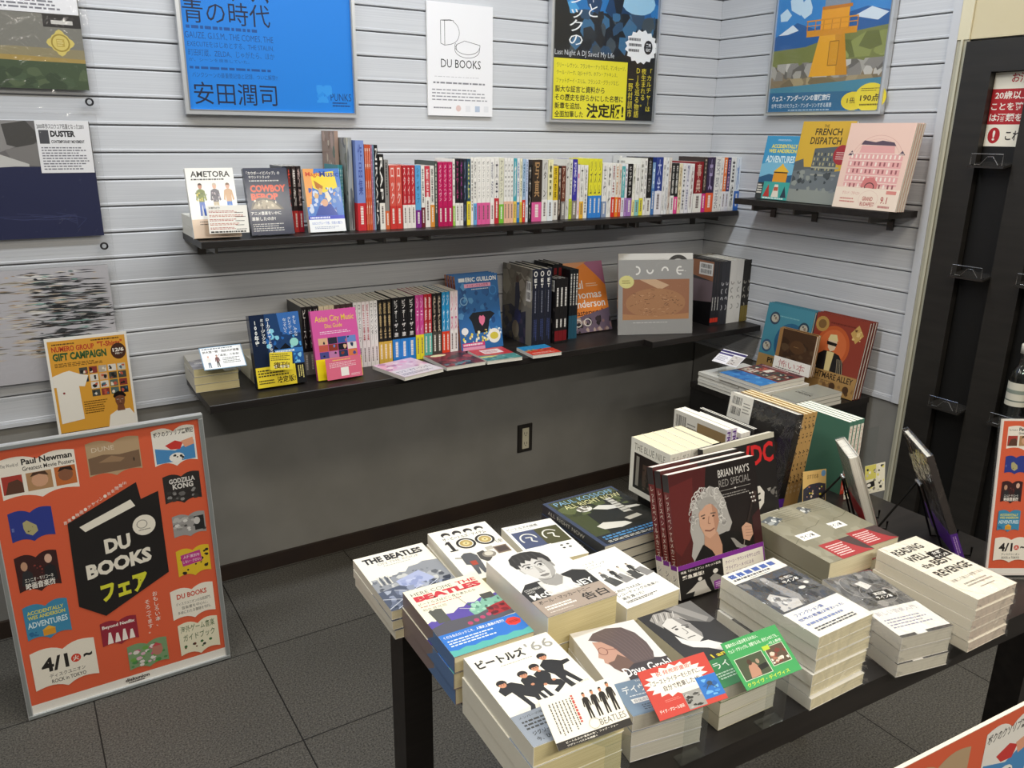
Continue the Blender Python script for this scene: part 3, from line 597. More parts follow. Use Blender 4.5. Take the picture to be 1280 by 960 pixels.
def art_grohl(F):
    F.r(0, 0, 1, 1, 'dcd9d6'); F.poly([(.30, .72), (.36, .60), (.52, .50), (.72, .46), (.92, .50), (1, .58), (1, .80), (.3, .80)], '3b3435')
    F.poly([(.17, .13), (.30, .06), (.52, .03), (.74, .06), (.86, .16), (.90, .30), (.88, .42), (.80, .52), (.66, .58), (.50, .56), (.46, .40), (.40, .26), (.28, .17)], '5c4d4b')
    for k in range(7): F.line([(.34 + .07 * k, .08), (.46 + .06 * k, .20), (.54 + .05 * k, .34), (.58 + .04 * k, .48)], .008, '6d5d5a')
    F.poly([(.20, .16), (.32, .18), (.42, .27), (.48, .42), (.48, .50), (.36, .55), (.24, .52), (.20, .45), (.16, .42), (.18, .38), (.13, .35), (.19, .28)], 'b98f7c')
    F.poly([(.20, .43), (.30, .42), (.40, .36), (.48, .42), (.52, .50), (.42, .57), (.28, .56), (.22, .50)], '6b5247'); F.ring(.25, .29, .06, .045, .012, '7a4a3f', 14); F.line([(.31, .28), (.46, .30)], .012, '7a4a3f')
    F.poly([(.30, .66), (.34, .56), (.50, .50), (1, .50), (1, .66)], '3b3435'); F.t('Dave Grohl', .30, .525, .99, .625, 'f3f1ee', .01)
    F.r(0, .66, 1, 1, '73899e'); F.t('デイヴ・グロール', .10, .71, .98, .79, 'f3f1ee', .005); F.t('THE STORYTELLER', .34, .672, .80, .69, 'e8e6e2'); F.rows(.14, .805, .7, .825, 1, 'd8dde2'); F.r(.12, .845, .52, .89, 'f0eee8'); F.t('自伝の決定版', .15, .853, .49, .882, '4a5866'); F.rows(.2, .91, .8, .97, 3, '3f4d5a', .5)
def art_iam(F):
    F.r(0, 0, 1, 1, '2b2928'); F.poly([(.50, .0), (1, .0), (1, .30), (.88, .32), (.62, .22)], '6c6a67'); F.poly([(.55, .02), (.72, .0), (.95, .26), (.84, .30)], '8f8c88')
    F.poly([(.12, .08), (.26, .02), (.46, .03), (.58, .10), (.62, .22), (.56, .16), (.40, .12), (.24, .16), (.18, .22)], '9d9994')
    for k in range(8): F.line([(.14 + .05 * k, .14 - .01 * (k % 3)), (.22 + .05 * k, .03 + .004 * k)], .012, 'c9c5c0' if k % 2 else '4d4a48')
    F.poly([(.20, .18), (.38, .12), (.54, .16), (.60, .26), (.60, .38), (.54, .46), (.42, .49), (.30, .44), (.23, .32)], 'cfccc7'); F.poly([(.44, .13), (.56, .18), (.60, .28), (.60, .40), (.54, .46), (.50, .34)], '8b8885')
    F.poly([(.20, .34), (.30, .44), (.44, .49), (.56, .50), (.70, .60), (.80, .68), (.62, .68), (.44, .58), (.26, .52), (.18, .44)], 'dedbd6')
    F.line([(.28, .25), (.38, .24)], .02, '3d3a38'); F.line([(.45, .25), (.55, .27)], .02, '3d3a38'); F.c(.33, .275, .03, .012, '3d3a38', 10); F.c(.50, .29, .03, .012, '3d3a38', 10); F.line([(.42, .28), (.43, .35), (.38, .36)], .014, '7d7a77'); F.line([(.33, .41), (.40, .405), (.47, .41)], .016, '4d4a48')
    F.t('I am', .34, .655, .62, .70, 'f0dc30', .03); F.r(0, .71, 1, 1, '2c8043'); F.t('クライヴ', .06, .745, .62, .82, 'e7efe2', .01); F.rows(.12, .85, .7, .93, 3, 'c9e0c6', .5)
def art_live(F):
    F.r(0, 0, 1, 1, 'f0ede4')
    for k in range(6): F.r(.06 + .145 * k, .03, .17 + .145 * k, .085, '4a62a8')
    F.rows(.06, .10, .86, .125, 1, '3a3a45', .8); F.rows(.30, .135, .7, .15, 1, '8b8a86'); F.r(0, .16, 1, .66, '4d4c4b'); F.blobs(.0, .17, .98, .65, 36, ['3a3938', '636260', '2b2a2a', '7d7b78'], .03, .10, 4)
    F.poly([(.36, .24), (.46, .22), (.50, .34), (.56, .52), (.50, .60), (.40, .56), (.38, .40)], '979593'); F.c(.42, .22, .05, .03, 'b3b0ac', 10); F.poly([(.10, .44), (.22, .40), (.36, .52), (.46, .56), (.40, .64), (.06, .64)], 'c9c6c2'); F.blobs(.06, .46, .44, .64, 14, ['8b8986', 'e2dfda', '6a6866'], .02, .06, 9); F.line([(.5, .30), (.86, .36)], .03, '8b8987')
    sign_sticker(F, .54, .25, .92, .37, True, two='ジミー鈴木さん'); F.c(.72, .46, .06, .02, 'd8d5d0', 10); F.c(.87, .42, .04, .02, 'd8d5d0', 10)
    F.t('ファンクション編', .10, .70, .60, .74, '4a62a8', .01); F.t('世界の音楽は変わった', .06, .765, .86, .80, '4a62a8', .01); F.rows(.08, .83, .92, .87, 1, '7d8ab5', .6); F.rows(.10, .895, .86, .95, 2, '4a4a50', .5)
def art_wrapped(F):
    F.r(0, 0, 1, 1, '6b6a69'); F.blobs(0, .02, .98, .58, 40, ['565554', '807e7b', '979490', '434241'], .03, .11, 7); F.ring(.36, .22, .22, .18, .012, 'a8a5a1', 18); F.ring(.6, .36, .3, .16, .01, '9a9793', 18)
    F.poly([(.42, .16), (.58, .14), (.66, .24), (.5, .28)], 'dcd9d4'); sign_sticker(F, .40, .33, .82, .47, True, two='高田漣')
    F.r(0, .58, 1, 1, 'ece9e2'); F.t('新しい音楽入門', .08, .62, .86, .68, 'a09aa6'); F.rows(.08, .73, .9, .88, 4, '8a88a0', .4); F.poly([(0, .965), (1, .965), (1, 1), (0, 1)], '4a4846'); F.r(.3, .965, .5, 1, 'ece9e2')
def art_revenge(F):
    F.r(0, 0, 1, 1, 'f2ebdb'); F.t('READING', .10, .09, .78, .19, '26221f', .03); F.t('WELL', .12, .23, .56, .33, '26221f', .03); F.t('is', .62, .24, .72, .32, '26221f', .03); F.t('the', .14, .385, .36, .46, '26221f', .03); F.t('BEST', .40, .37, .82, .47, '26221f', .03); F.t('REVENGE', .12, .52, .92, .62, '26221f', .03)
    sign_sticker(F, .58, .27, .98, .40, True, two='水野'); F.t('読書こそ最上の復讐である', .14, .69, .90, .73, '8b857a'); F.rows(.24, .77, .9, .84, 2, '9a958a', .5); F.rows(.4, .87, .86, .89, 1, '6a665e')
def art_stone(F):
    F.r(0, 0, 1, 1, '8f8b78'); F.blobs(0, 0, 1, 1, 30, ['86826f', '979380', '8a8672', '9a9683'], .08, .2, 5); F.poly([(.06, .12), (.36, .07), (.50, .17), (.20, .25)], '5e6468'); F.blobs(.10, .10, .42, .22, 12, ['d9dad6', 'a9aeae', '3f4548'], .02, .05, 2)
    F.rows(.45, .02, .92, .24, 6, '6f6b5a', .25); F.line([(.02, .60), (.2, .54), (.38, .52), (.56, .43), (.8, .42), (1, .36)], .008, '55523f')
    sign_sticker(F, .20, .48, .58, .60); F.r(.28, .72, 1, 1, 'a8383a'); F.poly([(.72, .72), (1, .72), (1, 1), (.88, .95), (.78, .82)], '4b3a38'); F.rows(.34, .76, .76, .96, 6, 'eed8d2', .45)

# left to right, the stacks along the front edge and the ones behind them
stack('music_book', 'white book with rooftop city photo, back left corner stack', (439.8, 702.3), (530.4, 680.4), (494, 771), ZTB + .0505, ZTB, 3, 'rooftop photo books', lower=(0.001, -0.003), col='efe9d8', front=art_roof, pages=PG_CREAM, w=.134, h=.186, off=(0, .012))
stack('music_book', 'white book with a big one hundred, behind the rooftop photo books', (530.4, 675.2), (614.8, 655.4), (572, 728), ZTB + .066, ZTB, 3, 'hundred items books', col='f1ecdf', front=art_hundred, w=.118, h=.188, off=(.006, .005))
stack('music_book', 'white illustrated phrase book, behind the black and white portrait book', (632, 664.5), (698.5, 648.4), (680, 722), ZTB + .070, ZTB, 3, 'phrase books', col='efece2', front=art_words, w=.104, h=.148, off=(0, .026))
stack('music_book', 'dark guitarist book with blue and green cover at the table back', (679, 631), (776.4, 605.6), (758, 684), ZTB + .082, ZTB, 4, 'guitarist picture books', col='4a4d55', scol='33363d', front=art_kossoff, pages=PG_GREY, w=.172, off=(-.012, .004), jit=.002, spine=lambda S: S.tr('ALL RIGHT NOW', .3, .1, .7, .7, 'c9c6bb'))
stack('music_book', 'cream book with red lettering, blue band and pinkish spine', (499.2, 740.4), (596.5, 715.5), (567, 819.2), ZTB + .0815, ZTB, 3, 'cream books with blue bands', lower=(0.0005, 0), col='f1ead0', scol='8d7b78', front=art_here, spine=lambda S: (S.r(0, .62, 1, 1, '6b88b0'), S.poly([(0, .5), (1, .7), (1, 1), (0, 1)], '5f7fae')), pages=PG_CREAM, w=.130, h=.190, off=(-.002, -.002))
stack('music_book', 'thick white book with four black clad figures, front left corner', (573.2, 823.8), (684, 791.5), (665.6, 932.5), ZTB + .090, ZTB, 3, 'four figure books', col='f2eddc', front=art_66, pages=PG_YEL, w=.133, h=.192)
stack('music_book', 'white street crossing book, right of the portrait book', (697, 704), (765, 684), (779.5, 759.6), ZTB + .078, ZTB, 2, 'street crossing books', col='efece4', front=art_recording, pages=PG_CREAM, w=.112, off=(.004, -.003))
top, T_mc, w_mc, h_mc = stack('music_book', 'thick black and white portrait book with taupe band, centre of table', (601.8, 704.6), (690, 680.5), (682.5, 776.5), ZTB + .108, ZTB, 2, 'black and white portrait books', col='e6e4de', front=art_cover_portrait, pages=PG_YEL, w=.127, h=.186, off=(.004, .005), jit=.001)
stack('music_book', 'grey book with hooded man in profile, front edge under red card', (710.6, 788.6), (788, 771), (796, 901), ZTB + .073, ZTB, 3, 'hooded man books', col='dcd9d6', front=art_grohl, pages=PG_GREY, w=.108, h=.190, jit=.001)
stack('music_book', 'dark portrait book with green band, front edge under green card', (792.6, 772.2), (860.6, 748.8), (901.6, 866), ZTB + .0695, ZTB, 3, 'dark portrait books', col='33302f', scol='c9c2aa', front=art_iam, pages=PG_GREY, w=.106, h=.188, off=(.003, 0), jit=.001)
stack('signed_book', 'shrink wrapped book with grey concert photo, tall stack at front edge', (904.5, 722.4), (968.3, 703.1), (1021.7, 788.6), ZTB + .121, ZTB, 6, 'wrapped concert photo books', col='eae6da', front=art_live, pages=PG_CREAM, wrap=True, w=.118, h=.186, seed=5)
stack('signed_book', 'shrink wrapped grey book with white band between two taller stacks', (1030, 722), (1087, 708), (1127, 798), ZTB + .0695, ZTB, 3, 'wrapped grey photo books', col='dedad2', front=art_wrapped, pages=PG_GREY, wrap=True, w=.100, h=.174, off=(-.005, -.004), jit=.001, seed=6)
stack('signed_book', 'shrink wrapped cream book in black handwritten title, right front corner', (1090, 690), (1143.5, 674), (1214.7, 749), ZTB + .0945, ZTB, 5, 'wrapped cream books', lower=(-.001, 0), col='f0e8d6', front=art_revenge, pages=PG_PINK, wrap=True, w=.106, h=.181, off=(.010, 0), jit=.002, seed=7)
# ---------------------------------------------------------------- stone coloured signed books (two underneath, one across them on top)
TS = 'stone grey signed book with red band'
stone = dict(col='8f8b78', front=art_stone, pages=PG_CREAM, w=.114, h=.193)
def stone_at(lbl, x, y, z, ang, t=.0385, src=None):
    T = Matrix.Translation((x, y, z)) @ Matrix.Rotation(math.radians(ang), 4, 'Z') @ frame((0, 0, 0), (1, 0, 0), (0, 0, -1), (0, 1, 0))
    return book('signed_book', lbl, T, stone['w'], stone['h'], t, '8f8b78', front=art_stone, pages=PG_CREAM, group='stone grey signed books')
stone_at('stone grey signed book lying uppermost across its two neighbours', -1.528, -1.880, ZTB + .082, -3)
stone_at('stone grey signed book partly buried, nearest the guitarist portrait books', -1.530, -1.886, ZTB + .0415, -3, .0198)
stone_at('stone grey signed book at the back, beside the wire easel', -1.408, -1.850, ZTB + .060, -4, .0295)
stone_at('stone grey signed book lowest on the left, under the buried copy', -1.531, -1.884, ZTB + .0208, -2, .0202)
stone_at('stone grey signed book lowest at the back, under the easel side copy', -1.410, -1.852, ZTB + .0298, -4, .029)

# ---------------------------------------------------------------- standing guitar books
def art_guitarist(F):
    F.r(0, 0, 1, 1, '1b1514'); F.poly([(0, 0), (.42, 0), (.36, .3), (.30, .66), (.2, 1), (0, 1)], '4c1a1a'); F.poly([(0, .1), (.26, .06), (.22, .5), (.06, .66), (0, .6)], '5e2120'); F.poly([(.9, .5), (1, .44), (1, .8), (.9, .82)], '38191a')
    F.t("BRIAN MAY'S", .55, .05, .92, .115, 'd9d7d3', .0); F.t('RED SPECIAL', .55, .135, .92, .195, '8d8a87', .0); F.line([(.55, .225), (.92, .225)], .004, '9b9894'); F.c(.735, .225, .012, .008, 'cfccc8', 6); F.rows(.55, .25, .92, .29, 2, '8d8a87', .4)
    F.poly([(.34, .20), (.44, .16), (.54, .20), (.60, .30), (.63, .42), (.66, .50), (.62, .56), (.52, .58), (.30, .62), (.26, .70), (.20, .74), (.17, .68), (.20, .58), (.18, .48), (.20, .40), (.23, .30)], 'a7a5a2')
    rn = random.Random(4)
    for k in range(60):
        a = rn.uniform(-3.5, .6); r0 = rn.uniform(.7, 1.0); cx, cy = .40 + .19 * r0 * math.cos(a), .38 + .22 * r0 * math.sin(a)
        F.k -= .6; F.ring(cx, cy, .03, .026, .008, rn.choice(('c9c7c4', 'b8b6b3', '8b8987', 'd8d6d3')), 7, rn.uniform(0, 180), rn.uniform(220, 360))
    F.poly([(.20, .72), (.30, .62), (.42, .58), (.58, .56), (.72, .58), (.80, .68), (.82, .80), (.80, 1), (.14, 1), (.16, .82)], '151313')
    F.poly([(.33, .54), (.48, .54), (.52, .66), (.50, .84), (.40, .68), (.32, .62)], 'b98e76')
    F.poly([(.29, .36), (.34, .31), (.44, .30), (.50, .36), (.51, .46), (.46, .55), (.39, .58), (.33, .54), (.29, .46)], 'c79c84'); F.poly([(.44, .30), (.50, .36), (.51, .46), (.46, .55), (.45, .44)], 'b0846d')
    F.line([(.31, .385), (.36, .38)], .012, '6d5a50'); F.line([(.42, .38), (.48, .385)], .012, '6d5a50'); F.c(.34, .405, .016, .007, '3a2a22', 8); F.c(.45, .405, .016, .007, '3a2a22', 8); F.line([(.40, .40), (.385, .455), (.41, .462)], .009, '9b705b'); F.line([(.34, .505), (.40, .52), (.45, .505)], .012, '7d4f42')
    F.poly([(.28, .30), (.36, .24), (.46, .25), (.52, .33), (.47, .32), (.40, .29), (.32, .34)], '9d9b98')
    F.line([(.66, .98), (.80, .62), (.93, .34)], .022, '2c2320'); F.line([(.672, .97), (.81, .60)], .008, '8b8279'); F.poly([(.90, .36), (.93, .28), (.98, .30), (.95, .40)], '3a2c28')
    for k in range(6): F.c(.90 + .012 * (k % 3) + .03 * (k // 3), .30 + .035 * (k % 3), .010, .008, 'd9d7d3', 6)
    F.poly([(.76, .56), (.82, .53), (.88, .56), (.89, .64), (.84, .69), (.77, .66)], 'c79c84')
    for k in range(4): F.line([(.80, .565 + .025 * k), (.885, .575 + .025 * k)], .004, '97705c')
    F.poly([(.62, .62), (.66, .63), (.74, .70), (.80, .72), (.78, .75), (.68, .71)], '8d8a86'); F.c(.56, .82, .02, .05, '9a9894', 8)
def band_guitarist(F):
    F.r(0, 0, 1, 1, 'e8e2d6'); F.r(0, 0, 1, .14, '7d2e92'); F.r(.985, 0, 1, 1, '7d2e92'); F.r(0, .14, .50, 1, '1c1a1a'); F.t('映画「ボヘミアン」大ヒット記念', .03, .18, .48, .26, 'efeae2', .01); F.t('緊急重版!', .04, .32, .28, .44, 'efeae2', .02)
    F.poly([(.06, .86), (.14, .74), (.20, .62), (.28, .60), (.30, .80), (.34, 1), (.14, 1), (.16, .86)], 'b9b5ae'); F.c(.23, .54, .025, .06, 'cfcbc4', 8); F.poly([(.34, .60), (.40, .50), (.46, .62), (.48, 1), (.38, 1)], '8d8a85'); F.c(.41, .44, .03, .07, 'd9d5ce', 8)
    F.t('クイーン・サウンドを作り上げた', .53, .24, .95, .36, '6b3a78'); F.t('ブライアン・メイによる', .53, .42, .86, .54, '6b3a78'); F.t('唯一のギター本', .53, .60, .78, .72, '6b3a78'); F.r(.5, .86, 1, .92, '7d2e92')
    F.poly([(.38, .74), (.49, .72), (.50, .98), (.46, 1.0), (.38, .98)], '7a2a86'); F.rows(.395, .78, .48, .94, 3, 'd8b8dc', .5)
a, b = pz(850.6, 753.7, ZTB), pz(957, 719, ZTB); lean = math.radians(15.5); th = .0165; Tb = T_face(a, b, lean, th)
def spine_guitar(S): S.r(0, 0, 1, .14, '2b2a2c'); S.r(0, .14, 1, .80, '6d1f20'); S.tv('レッドスペシャルメカニズム', .22, .16, .78, .78, 'e4dccf'); S.r(0, .80, 1, 1, 'e6e0d6')
g0 = book('guitar_book', 'front copy of the maroon guitar book with grey haired guitarist', Tb, .203, .222, th, '1b1514', front=art_guitarist, spine=spine_guitar, scol='5e1c1d', obi=(.27, 'e8e2d6', band_guitarist, lambda S: (S.r(0, 0, 1, .14, '7d2e92'), S.tv('シンコ', .25, .3, .75, .9, '5a4a5e'))), pages=PG_WHITE, group='maroon guitarist books')
for i, nm in ((1, 'middle copy'), (2, 'rear copy')):
    c = copy_tree(g0); c.matrix_world = behind(Tb, (th + .0026) * i, -.001 * i); c['label'] = nm + ' of the three maroon guitar books with grey haired guitarist'
for c_, i_ in (): pass
# black book with red lettering
def art_acdc(F):
    F.r(0, 0, 1, 1, '211f1f'); F.r(0, 0, 1, .05, 'b9b7a8'); F.t('AC', .12, .09, .50, .29, 'c5282a', .03); F.poly([(.52, .32), (.60, .07), (.64, .07), (.56, .32)], 'c5282a'); F.t('DC', .65, .075, .97, .27, 'c5282a', .03)
    F.poly([(.56, .50), (.64, .46), (.74, .47), (.80, .54), (.78, .64), (.70, .70), (.60, .68), (.55, .60)], 'd9d6ce'); F.line([(.62, .56), (.74, .54)], .02, '211f1f'); F.line([(.62, .62), (.74, .60)], .02, '211f1f'); F.line([(.68, .52), (.69, .66)], .012, '211f1f')
    F.poly([(.58, .72), (.70, .76), (.78, .74), (.76, .98), (.68, .98)], 'b9b6ae'); F.blobs(.82, .50, .98, .62, 6, ['8b8985', '6a6865'], .02, .04, 2); F.rows(.48, .74, .56, .98, 3, 'a5282a', .6, True); F.r(.5, .52, .54, .56, 'e0ddd4')
    sign_sticker(F, .60, .74, .98, .93)
a, b = at(893, 668, 1, -1.672), at(980, 641, 1, -1.672); a.z = b.z = ZTB; T_ac = T_face(a, b, math.radians(13), .014)
book('signed_book', 'wrapped black book with big red letters behind the guitarist books', Matrix.Translation((0, 0, .0025)) @ T_ac, (b - a).length, solve_h(T_ac, 541, (b - a).length), .014, '211f1f', front=art_acdc, scol='211f1f', pages=PG_GREY)

# ---------------------------------------------------------------- the back rows
tt = thing('side_table', 'small black side table hidden behind the big display table', 'table', Matrix.Translation((-1.23, -1.36, 0)))
mb = MB(); mb.box((-.185, -.112, ZTB - .04), (.182, .10, ZTB), DARKW); mb.build('tabletop', tt)
for sx in (-.18, .145):
    for sy in (-.100, .06): mb = MB(); mb.box((sx, sy, 0), (sx + .035, sy + .035, ZTB - .0402), DARKW); mb.build('leg', tt)
ri = thing('display_riser', 'small black riser under the white boxed music books', 'riser', Matrix.Translation((-1.556, -1.55, ZTB)))
mb = MB(); mb.box((-.076, -.052, .0002), (.076, .052, .093), BLACKB); mb.box((-.080, -.056, .0931), (.080, .056, .0945), DARKW); mb.build('riser_body', ri)
def T_spR(xl, yf, w, z, roll=0.0): return Matrix.Translation((xl, yf, z)) @ Matrix.Rotation(roll, 4, 'Y') @ frame((0, w, 0), (0, -1, 0), (1, 0, 0), (0, 0, 1))
def T_spL(xl, yf, t, z, roll=0.0): return Matrix.Translation((xl, yf, z)) @ Matrix.Rotation(roll, 4, 'Y') @ frame((t, 0, 0), (0, 1, 0), (-1, 0, 0), (0, 0, 1))
def row(name, what, n, x, yf, z, w, h, t, group, bind='L', roll=0.0, gap=0.0006, names=('leftmost', 'second', 'third', 'fourth', 'fifth'), **k):
    f = (lambda i: T_spR(x + i * (t + gap), yf, w, z, roll)) if bind == 'R' else (lambda i: T_spL(x + i * (t + gap), yf, t, z, roll))
    b0 = book(name, names[0] + ' copy of ' + what, f(0), w, h, t, bind=bind, group=group, **k)
    for i in range(1, n):
        c = copy_tree(b0); c.matrix_world = f(i); c['label'] = ('rightmost' if i == n - 1 else names[i]) + ' copy of ' + what
def bn_front(F): F.r(0, 0, 1, 1, 'efece0'); F.t('THE BLUE NILE', .09, .08, .88, .20, '8b887c'); F.r(.10, .25, .93, .90, '1b1715'); F.r(.16, .30, .24, .84, '8d8a80'); F.r(.34, .40, .44, .80, '4a3a30'); F.blobs(.3, .45, .9, .85, 10, ['3a2c24', '55463a', '2a211c'], .03, .08, 3)
row('boxed_book', 'white book with black photo front, on the riser', 4, -1.652, -1.603, ZTB + .0950, .112, .115, .026, 'white books with black photo fronts', 'R', col='efece0', front=bn_front, spine=lambda S: (S.tv('ザブルーナイル', .2, .06, .5, .6, '77746a'), S.tv('ブルーナイル', .6, .06, .8, .5, '77746a')), pages=PG_CREAM, gap=.0008)
book('boxed_book', 'white music book with black spine beside the white photo front books', T_spR(-1.543, -1.603, .112, ZTB + .0950), .112, .115, .022, 'efece0', scol='1c1a19', bind='R', spine=lambda S: S.tv('詩', .2, .1, .7, .5, 'e6e2d8'), pages=PG_CREAM)
def barcode(F, x0, y0, x1, y1, ink='2a2826'):
    rn = random.Random(3)
    for r in (0, 1):
        x = x0; ya = y0 + (y1 - y0) * .55 * r; yb = ya + (y1 - y0) * .42
        while x < x1 - .005:
            w = rn.choice((.004, .006, .009)); F.k -= .9; F.r(x, ya, min(x + w, x1), yb, ink); x += w + rn.choice((.004, .007, .01))
def free_back(F): F.r(0, 0, 1, 1, 'e9e5d8'); barcode(F, .04, .05, .24, .40); F.rows(.27, .10, .46, .32, 5, '6a665e', .35); F.r(.46, .06, .985, 1, '9b8158')
row('music_book', 'white backed book with tan panel and purple spine letters', 2, -1.415, -1.520, ZTB + .0005, .160, .188, .0145, 'tan panelled books', col='e9e5d8', scol='efeae0', back=free_back, spine=lambda S: (S.r(0, 0, 1, .30, 'e6dff0'), S.tr('FREE', .15, .03, .85, .28, '5a2a80', .03)), pages=PG_WHITE, gap=.002)
row('music_book', 'white book with purple paper band, right of the tan panelled books', 3, -1.3795, -1.528, ZTB + .0005, .150, .176, .0090, 'purple banded books', col='f0ece6', obi=(.93, '5b2a94', None, lambda S: S.tv('音楽史', .2, .2, .8, .6, 'e8e0f0')), pages=PG_WHITE)
row('music_book', 'thin black book between the purple banded books and the photo book', 2, -1.3485, -1.535, ZTB + .0005, .165, .182, .0055, 'thin black books', col='1d1b1b', pages=PG_WHITE)
def photo_back(F):
    F.r(0, 0, 1, 1, '23211f'); F.r(0, 0, .36, .26, 'ebe7dc'); barcode(F, .04, .03, .20, .22); F.rows(.22, .06, .34, .18, 4, '6a665e', .35); F.blobs(.4, .04, .98, .28, 10, ['2c2a2a', '35322f', '1c1b1b'], .05, .12, 2)
    for y in (.34, .66):
        F.poly([(.38, y), (.82, y - .02), (.86, y + .26), (.40, y + .28)], '3a2a1e'); F.blobs(.42, y + .02, .80, y + .24, 12, ['6d4a2e', '4a3222', '8b6440', '2a1f18'], .03, .07, int(y * 10)); F.c(.62, y + .08, .05, .05, 'a9784c', 10); F.poly([(.54, y + .26), (.58, y + .14), (.70, y + .14), (.74, y + .26)], '5a3a26')
        F.poly([(.36, y + .22), (.60, y + .27), (.86, y + .38), (.40, y + .30)], 'b7ab97')
row('photo_book', 'wrapped black photo book leaning among the back row', 1, -1.331, -1.600, ZTB + .0042, .185, .225, .020, None, roll=math.radians(9), names=('large single',), col='1f1d1c', scol='1c1a19', back=photo_back, pages=PG_WHITE, wrap=True, obi=(.16, '5b2a94', None, None))
def spine_pat(S):
    S.r(0, 0, 1, 1, 'b8935a'); rn = random.Random(2)
    for k in range(26): x, y = rn.uniform(.1, .7), rn.uniform(.02, .72); S.k -= .7; S.poly([(x, y), (x + .25, y + .004), (x + .2, y + .016), (x - .05, y + .012)], '3a2c1c')
    for k in range(2): S.ring(.4, .78 + .05 * k, .2, .012, .05, 'efe6d2', 10)
row('illustrated_book', 'brown patterned book with cream pages leaning in the back row', 5, -1.3045, -1.585, ZTB + .0024, .185, .215, .0122, 'brown patterned books', roll=math.radians(8), col='b8935a', spine=spine_pat, back=lambda F: F.blobs(0, 0, 1, 1, 30, ['a37f4a', '8a683a', 'c9a76c'], .03, .08, 2), pages=PG_CREAM)
def spine_green(S): S.r(0, 0, 1, .60, '4d7a68'); S.r(.25, .06, 1, .60, 'e9e2d4'); S.tv('ロックの歴史', .42, .10, .82, .54, 'b03a2e'); S.r(0, .60, 1, .72, '8d8a84'); S.tv('別冊', .3, .5, .8, .6, '2a2826'); S.r(0, .72, 1, 1, 'd8432a'); S.tv('音楽', .35, .78, .7, .95, 'f0e8dc')
row('music_book', 'green book with red banded spine in the back row', 4, -1.1135, -1.600, ZTB + .0005, .150, .176, .0126, 'green red banded books', col='35705c', scol='4d7a68', spine=spine_green, pages=PG_WHITE)

# ---------------------------------------------------------------- cards on the table
def tilt(yaw, th): t, y = math.radians(th), math.radians(yaw); return (math.sin(y) * math.sin(t), -math.cos(y) * math.sin(t), math.cos(t))
def acrylic_stand(root, w, T, drop, depth=.018, x=.5, xs=None, yedge=None, out=.012):
    """clear L stand: an upright plate before the pile, a foot under it and a strip bending back to the card"""
    mb = MB(); q = Matrix(T).inverted(); X = Vector((T[0][0], T[1][0], 0)).normalized(); Nn = UP.cross(X)
    c0, c1 = T @ Vector((w * x - .018, .0022, .003)), T @ Vector((w * x + .018, .0022, .003))
    if xs: p0, p1 = Vector((xs[0], yedge(xs[0]), 0)), Vector((xs[1], yedge(xs[1]), 0))
    else: p0, p1 = Vector((c0.x, c0.y, 0)) - Nn * out, Vector((c1.x, c1.y, 0)) - Nn * out
    zt = c0.z - .006; e = Nn * .0011
    def slab(a, b, c, d, off):
        v = [a, b, c, d, a + off, b + off, c + off, d + off]; mb.mesh([q @ p for p in v], [(0, 1, 2, 3), (7, 6, 5, 4), (0, 4, 5, 1), (1, 5, 6, 2), (2, 6, 7, 3), (3, 7, 4, 0)], ACRYL)
    slab(p0 + UP * drop, p1 + UP * drop, p1 + UP * zt, p0 + UP * zt, e)
    slab(p0 + UP * zt, p1 + UP * zt, c1, c0, UP * .0011)
    slab(p0 + UP * drop + e, p1 + UP * drop + e, p1 + UP * drop + Nn * depth, p0 + UP * drop + Nn * depth, UP * .0011)
    mb.build('acrylic_stand', root)
YEDGE = lambda x: -2.0232 - .0559 * (x + 2.168)
def art_redcard(F):
    F.r(0, 0, 1, 1, 'c9463c'); c = (.46, .34); pts = []
    for k in range(36):
        r = 1.0 if k % 2 else .80; a = 2 * math.pi * k / 36; pts.append((c[0] + .46 * r * math.cos(a), c[1] + .32 * r * math.sin(a)))
    F.poly(pts, 'f4efe4'); F.t('祝 発売即重版!', .22, .11, .74, .20, 'd0403a', .01); F.t('「ゴーストライターを使わずに、', .10, .25, .82, .36, '3a3432', .01); F.t('自分で執筆したぜ!」', .24, .40, .80, .51, '3a3432', .01)
    F.rows(.18, .66, .42, .72, 2, 'e88a80', .4); F.t('デイヴ・グロール自伝', .05, .82, .40, .89, 'f4efe4', .01)
    F.r(.44, .56, .70, .98, '9b9a96'); F.r(.44, .56, .70, .64, 'e8e4da'); F.blobs(.45, .66, .69, .96, 16, ['4d4c4a', '6b6a67', 'b9b7b2', '33312f'], .02, .05, 3); F.r(.70, .45, 1.0, .90, '2f74c4'); F.blobs(.74, .5, .96, .86, 10, ['4a92d6', '2460a8', '6fb0e0'], .03, .07, 4); F.c(.86, .62, .04, .05, '3a4a5c', 8)
    F.line([(.84, .64), (.78, .72)], .012, '3a4a5c'); F.line([(.88, .66), (.93, .74)], .012, '3a4a5c')
r_, T_, w_, h_ = card('promotion_card', 'tilted red card with white burst over the hooded man books', (796, 841), (879.4, 814.8), (825, 901.8), pz(850, 860, ZTB + .096), tilt(-8, 31), art_redcard, 'c9463c')
acrylic_stand(r_, w_, T_, ZTB + .0005, xs=(-2.007, -1.968), yedge=YEDGE)
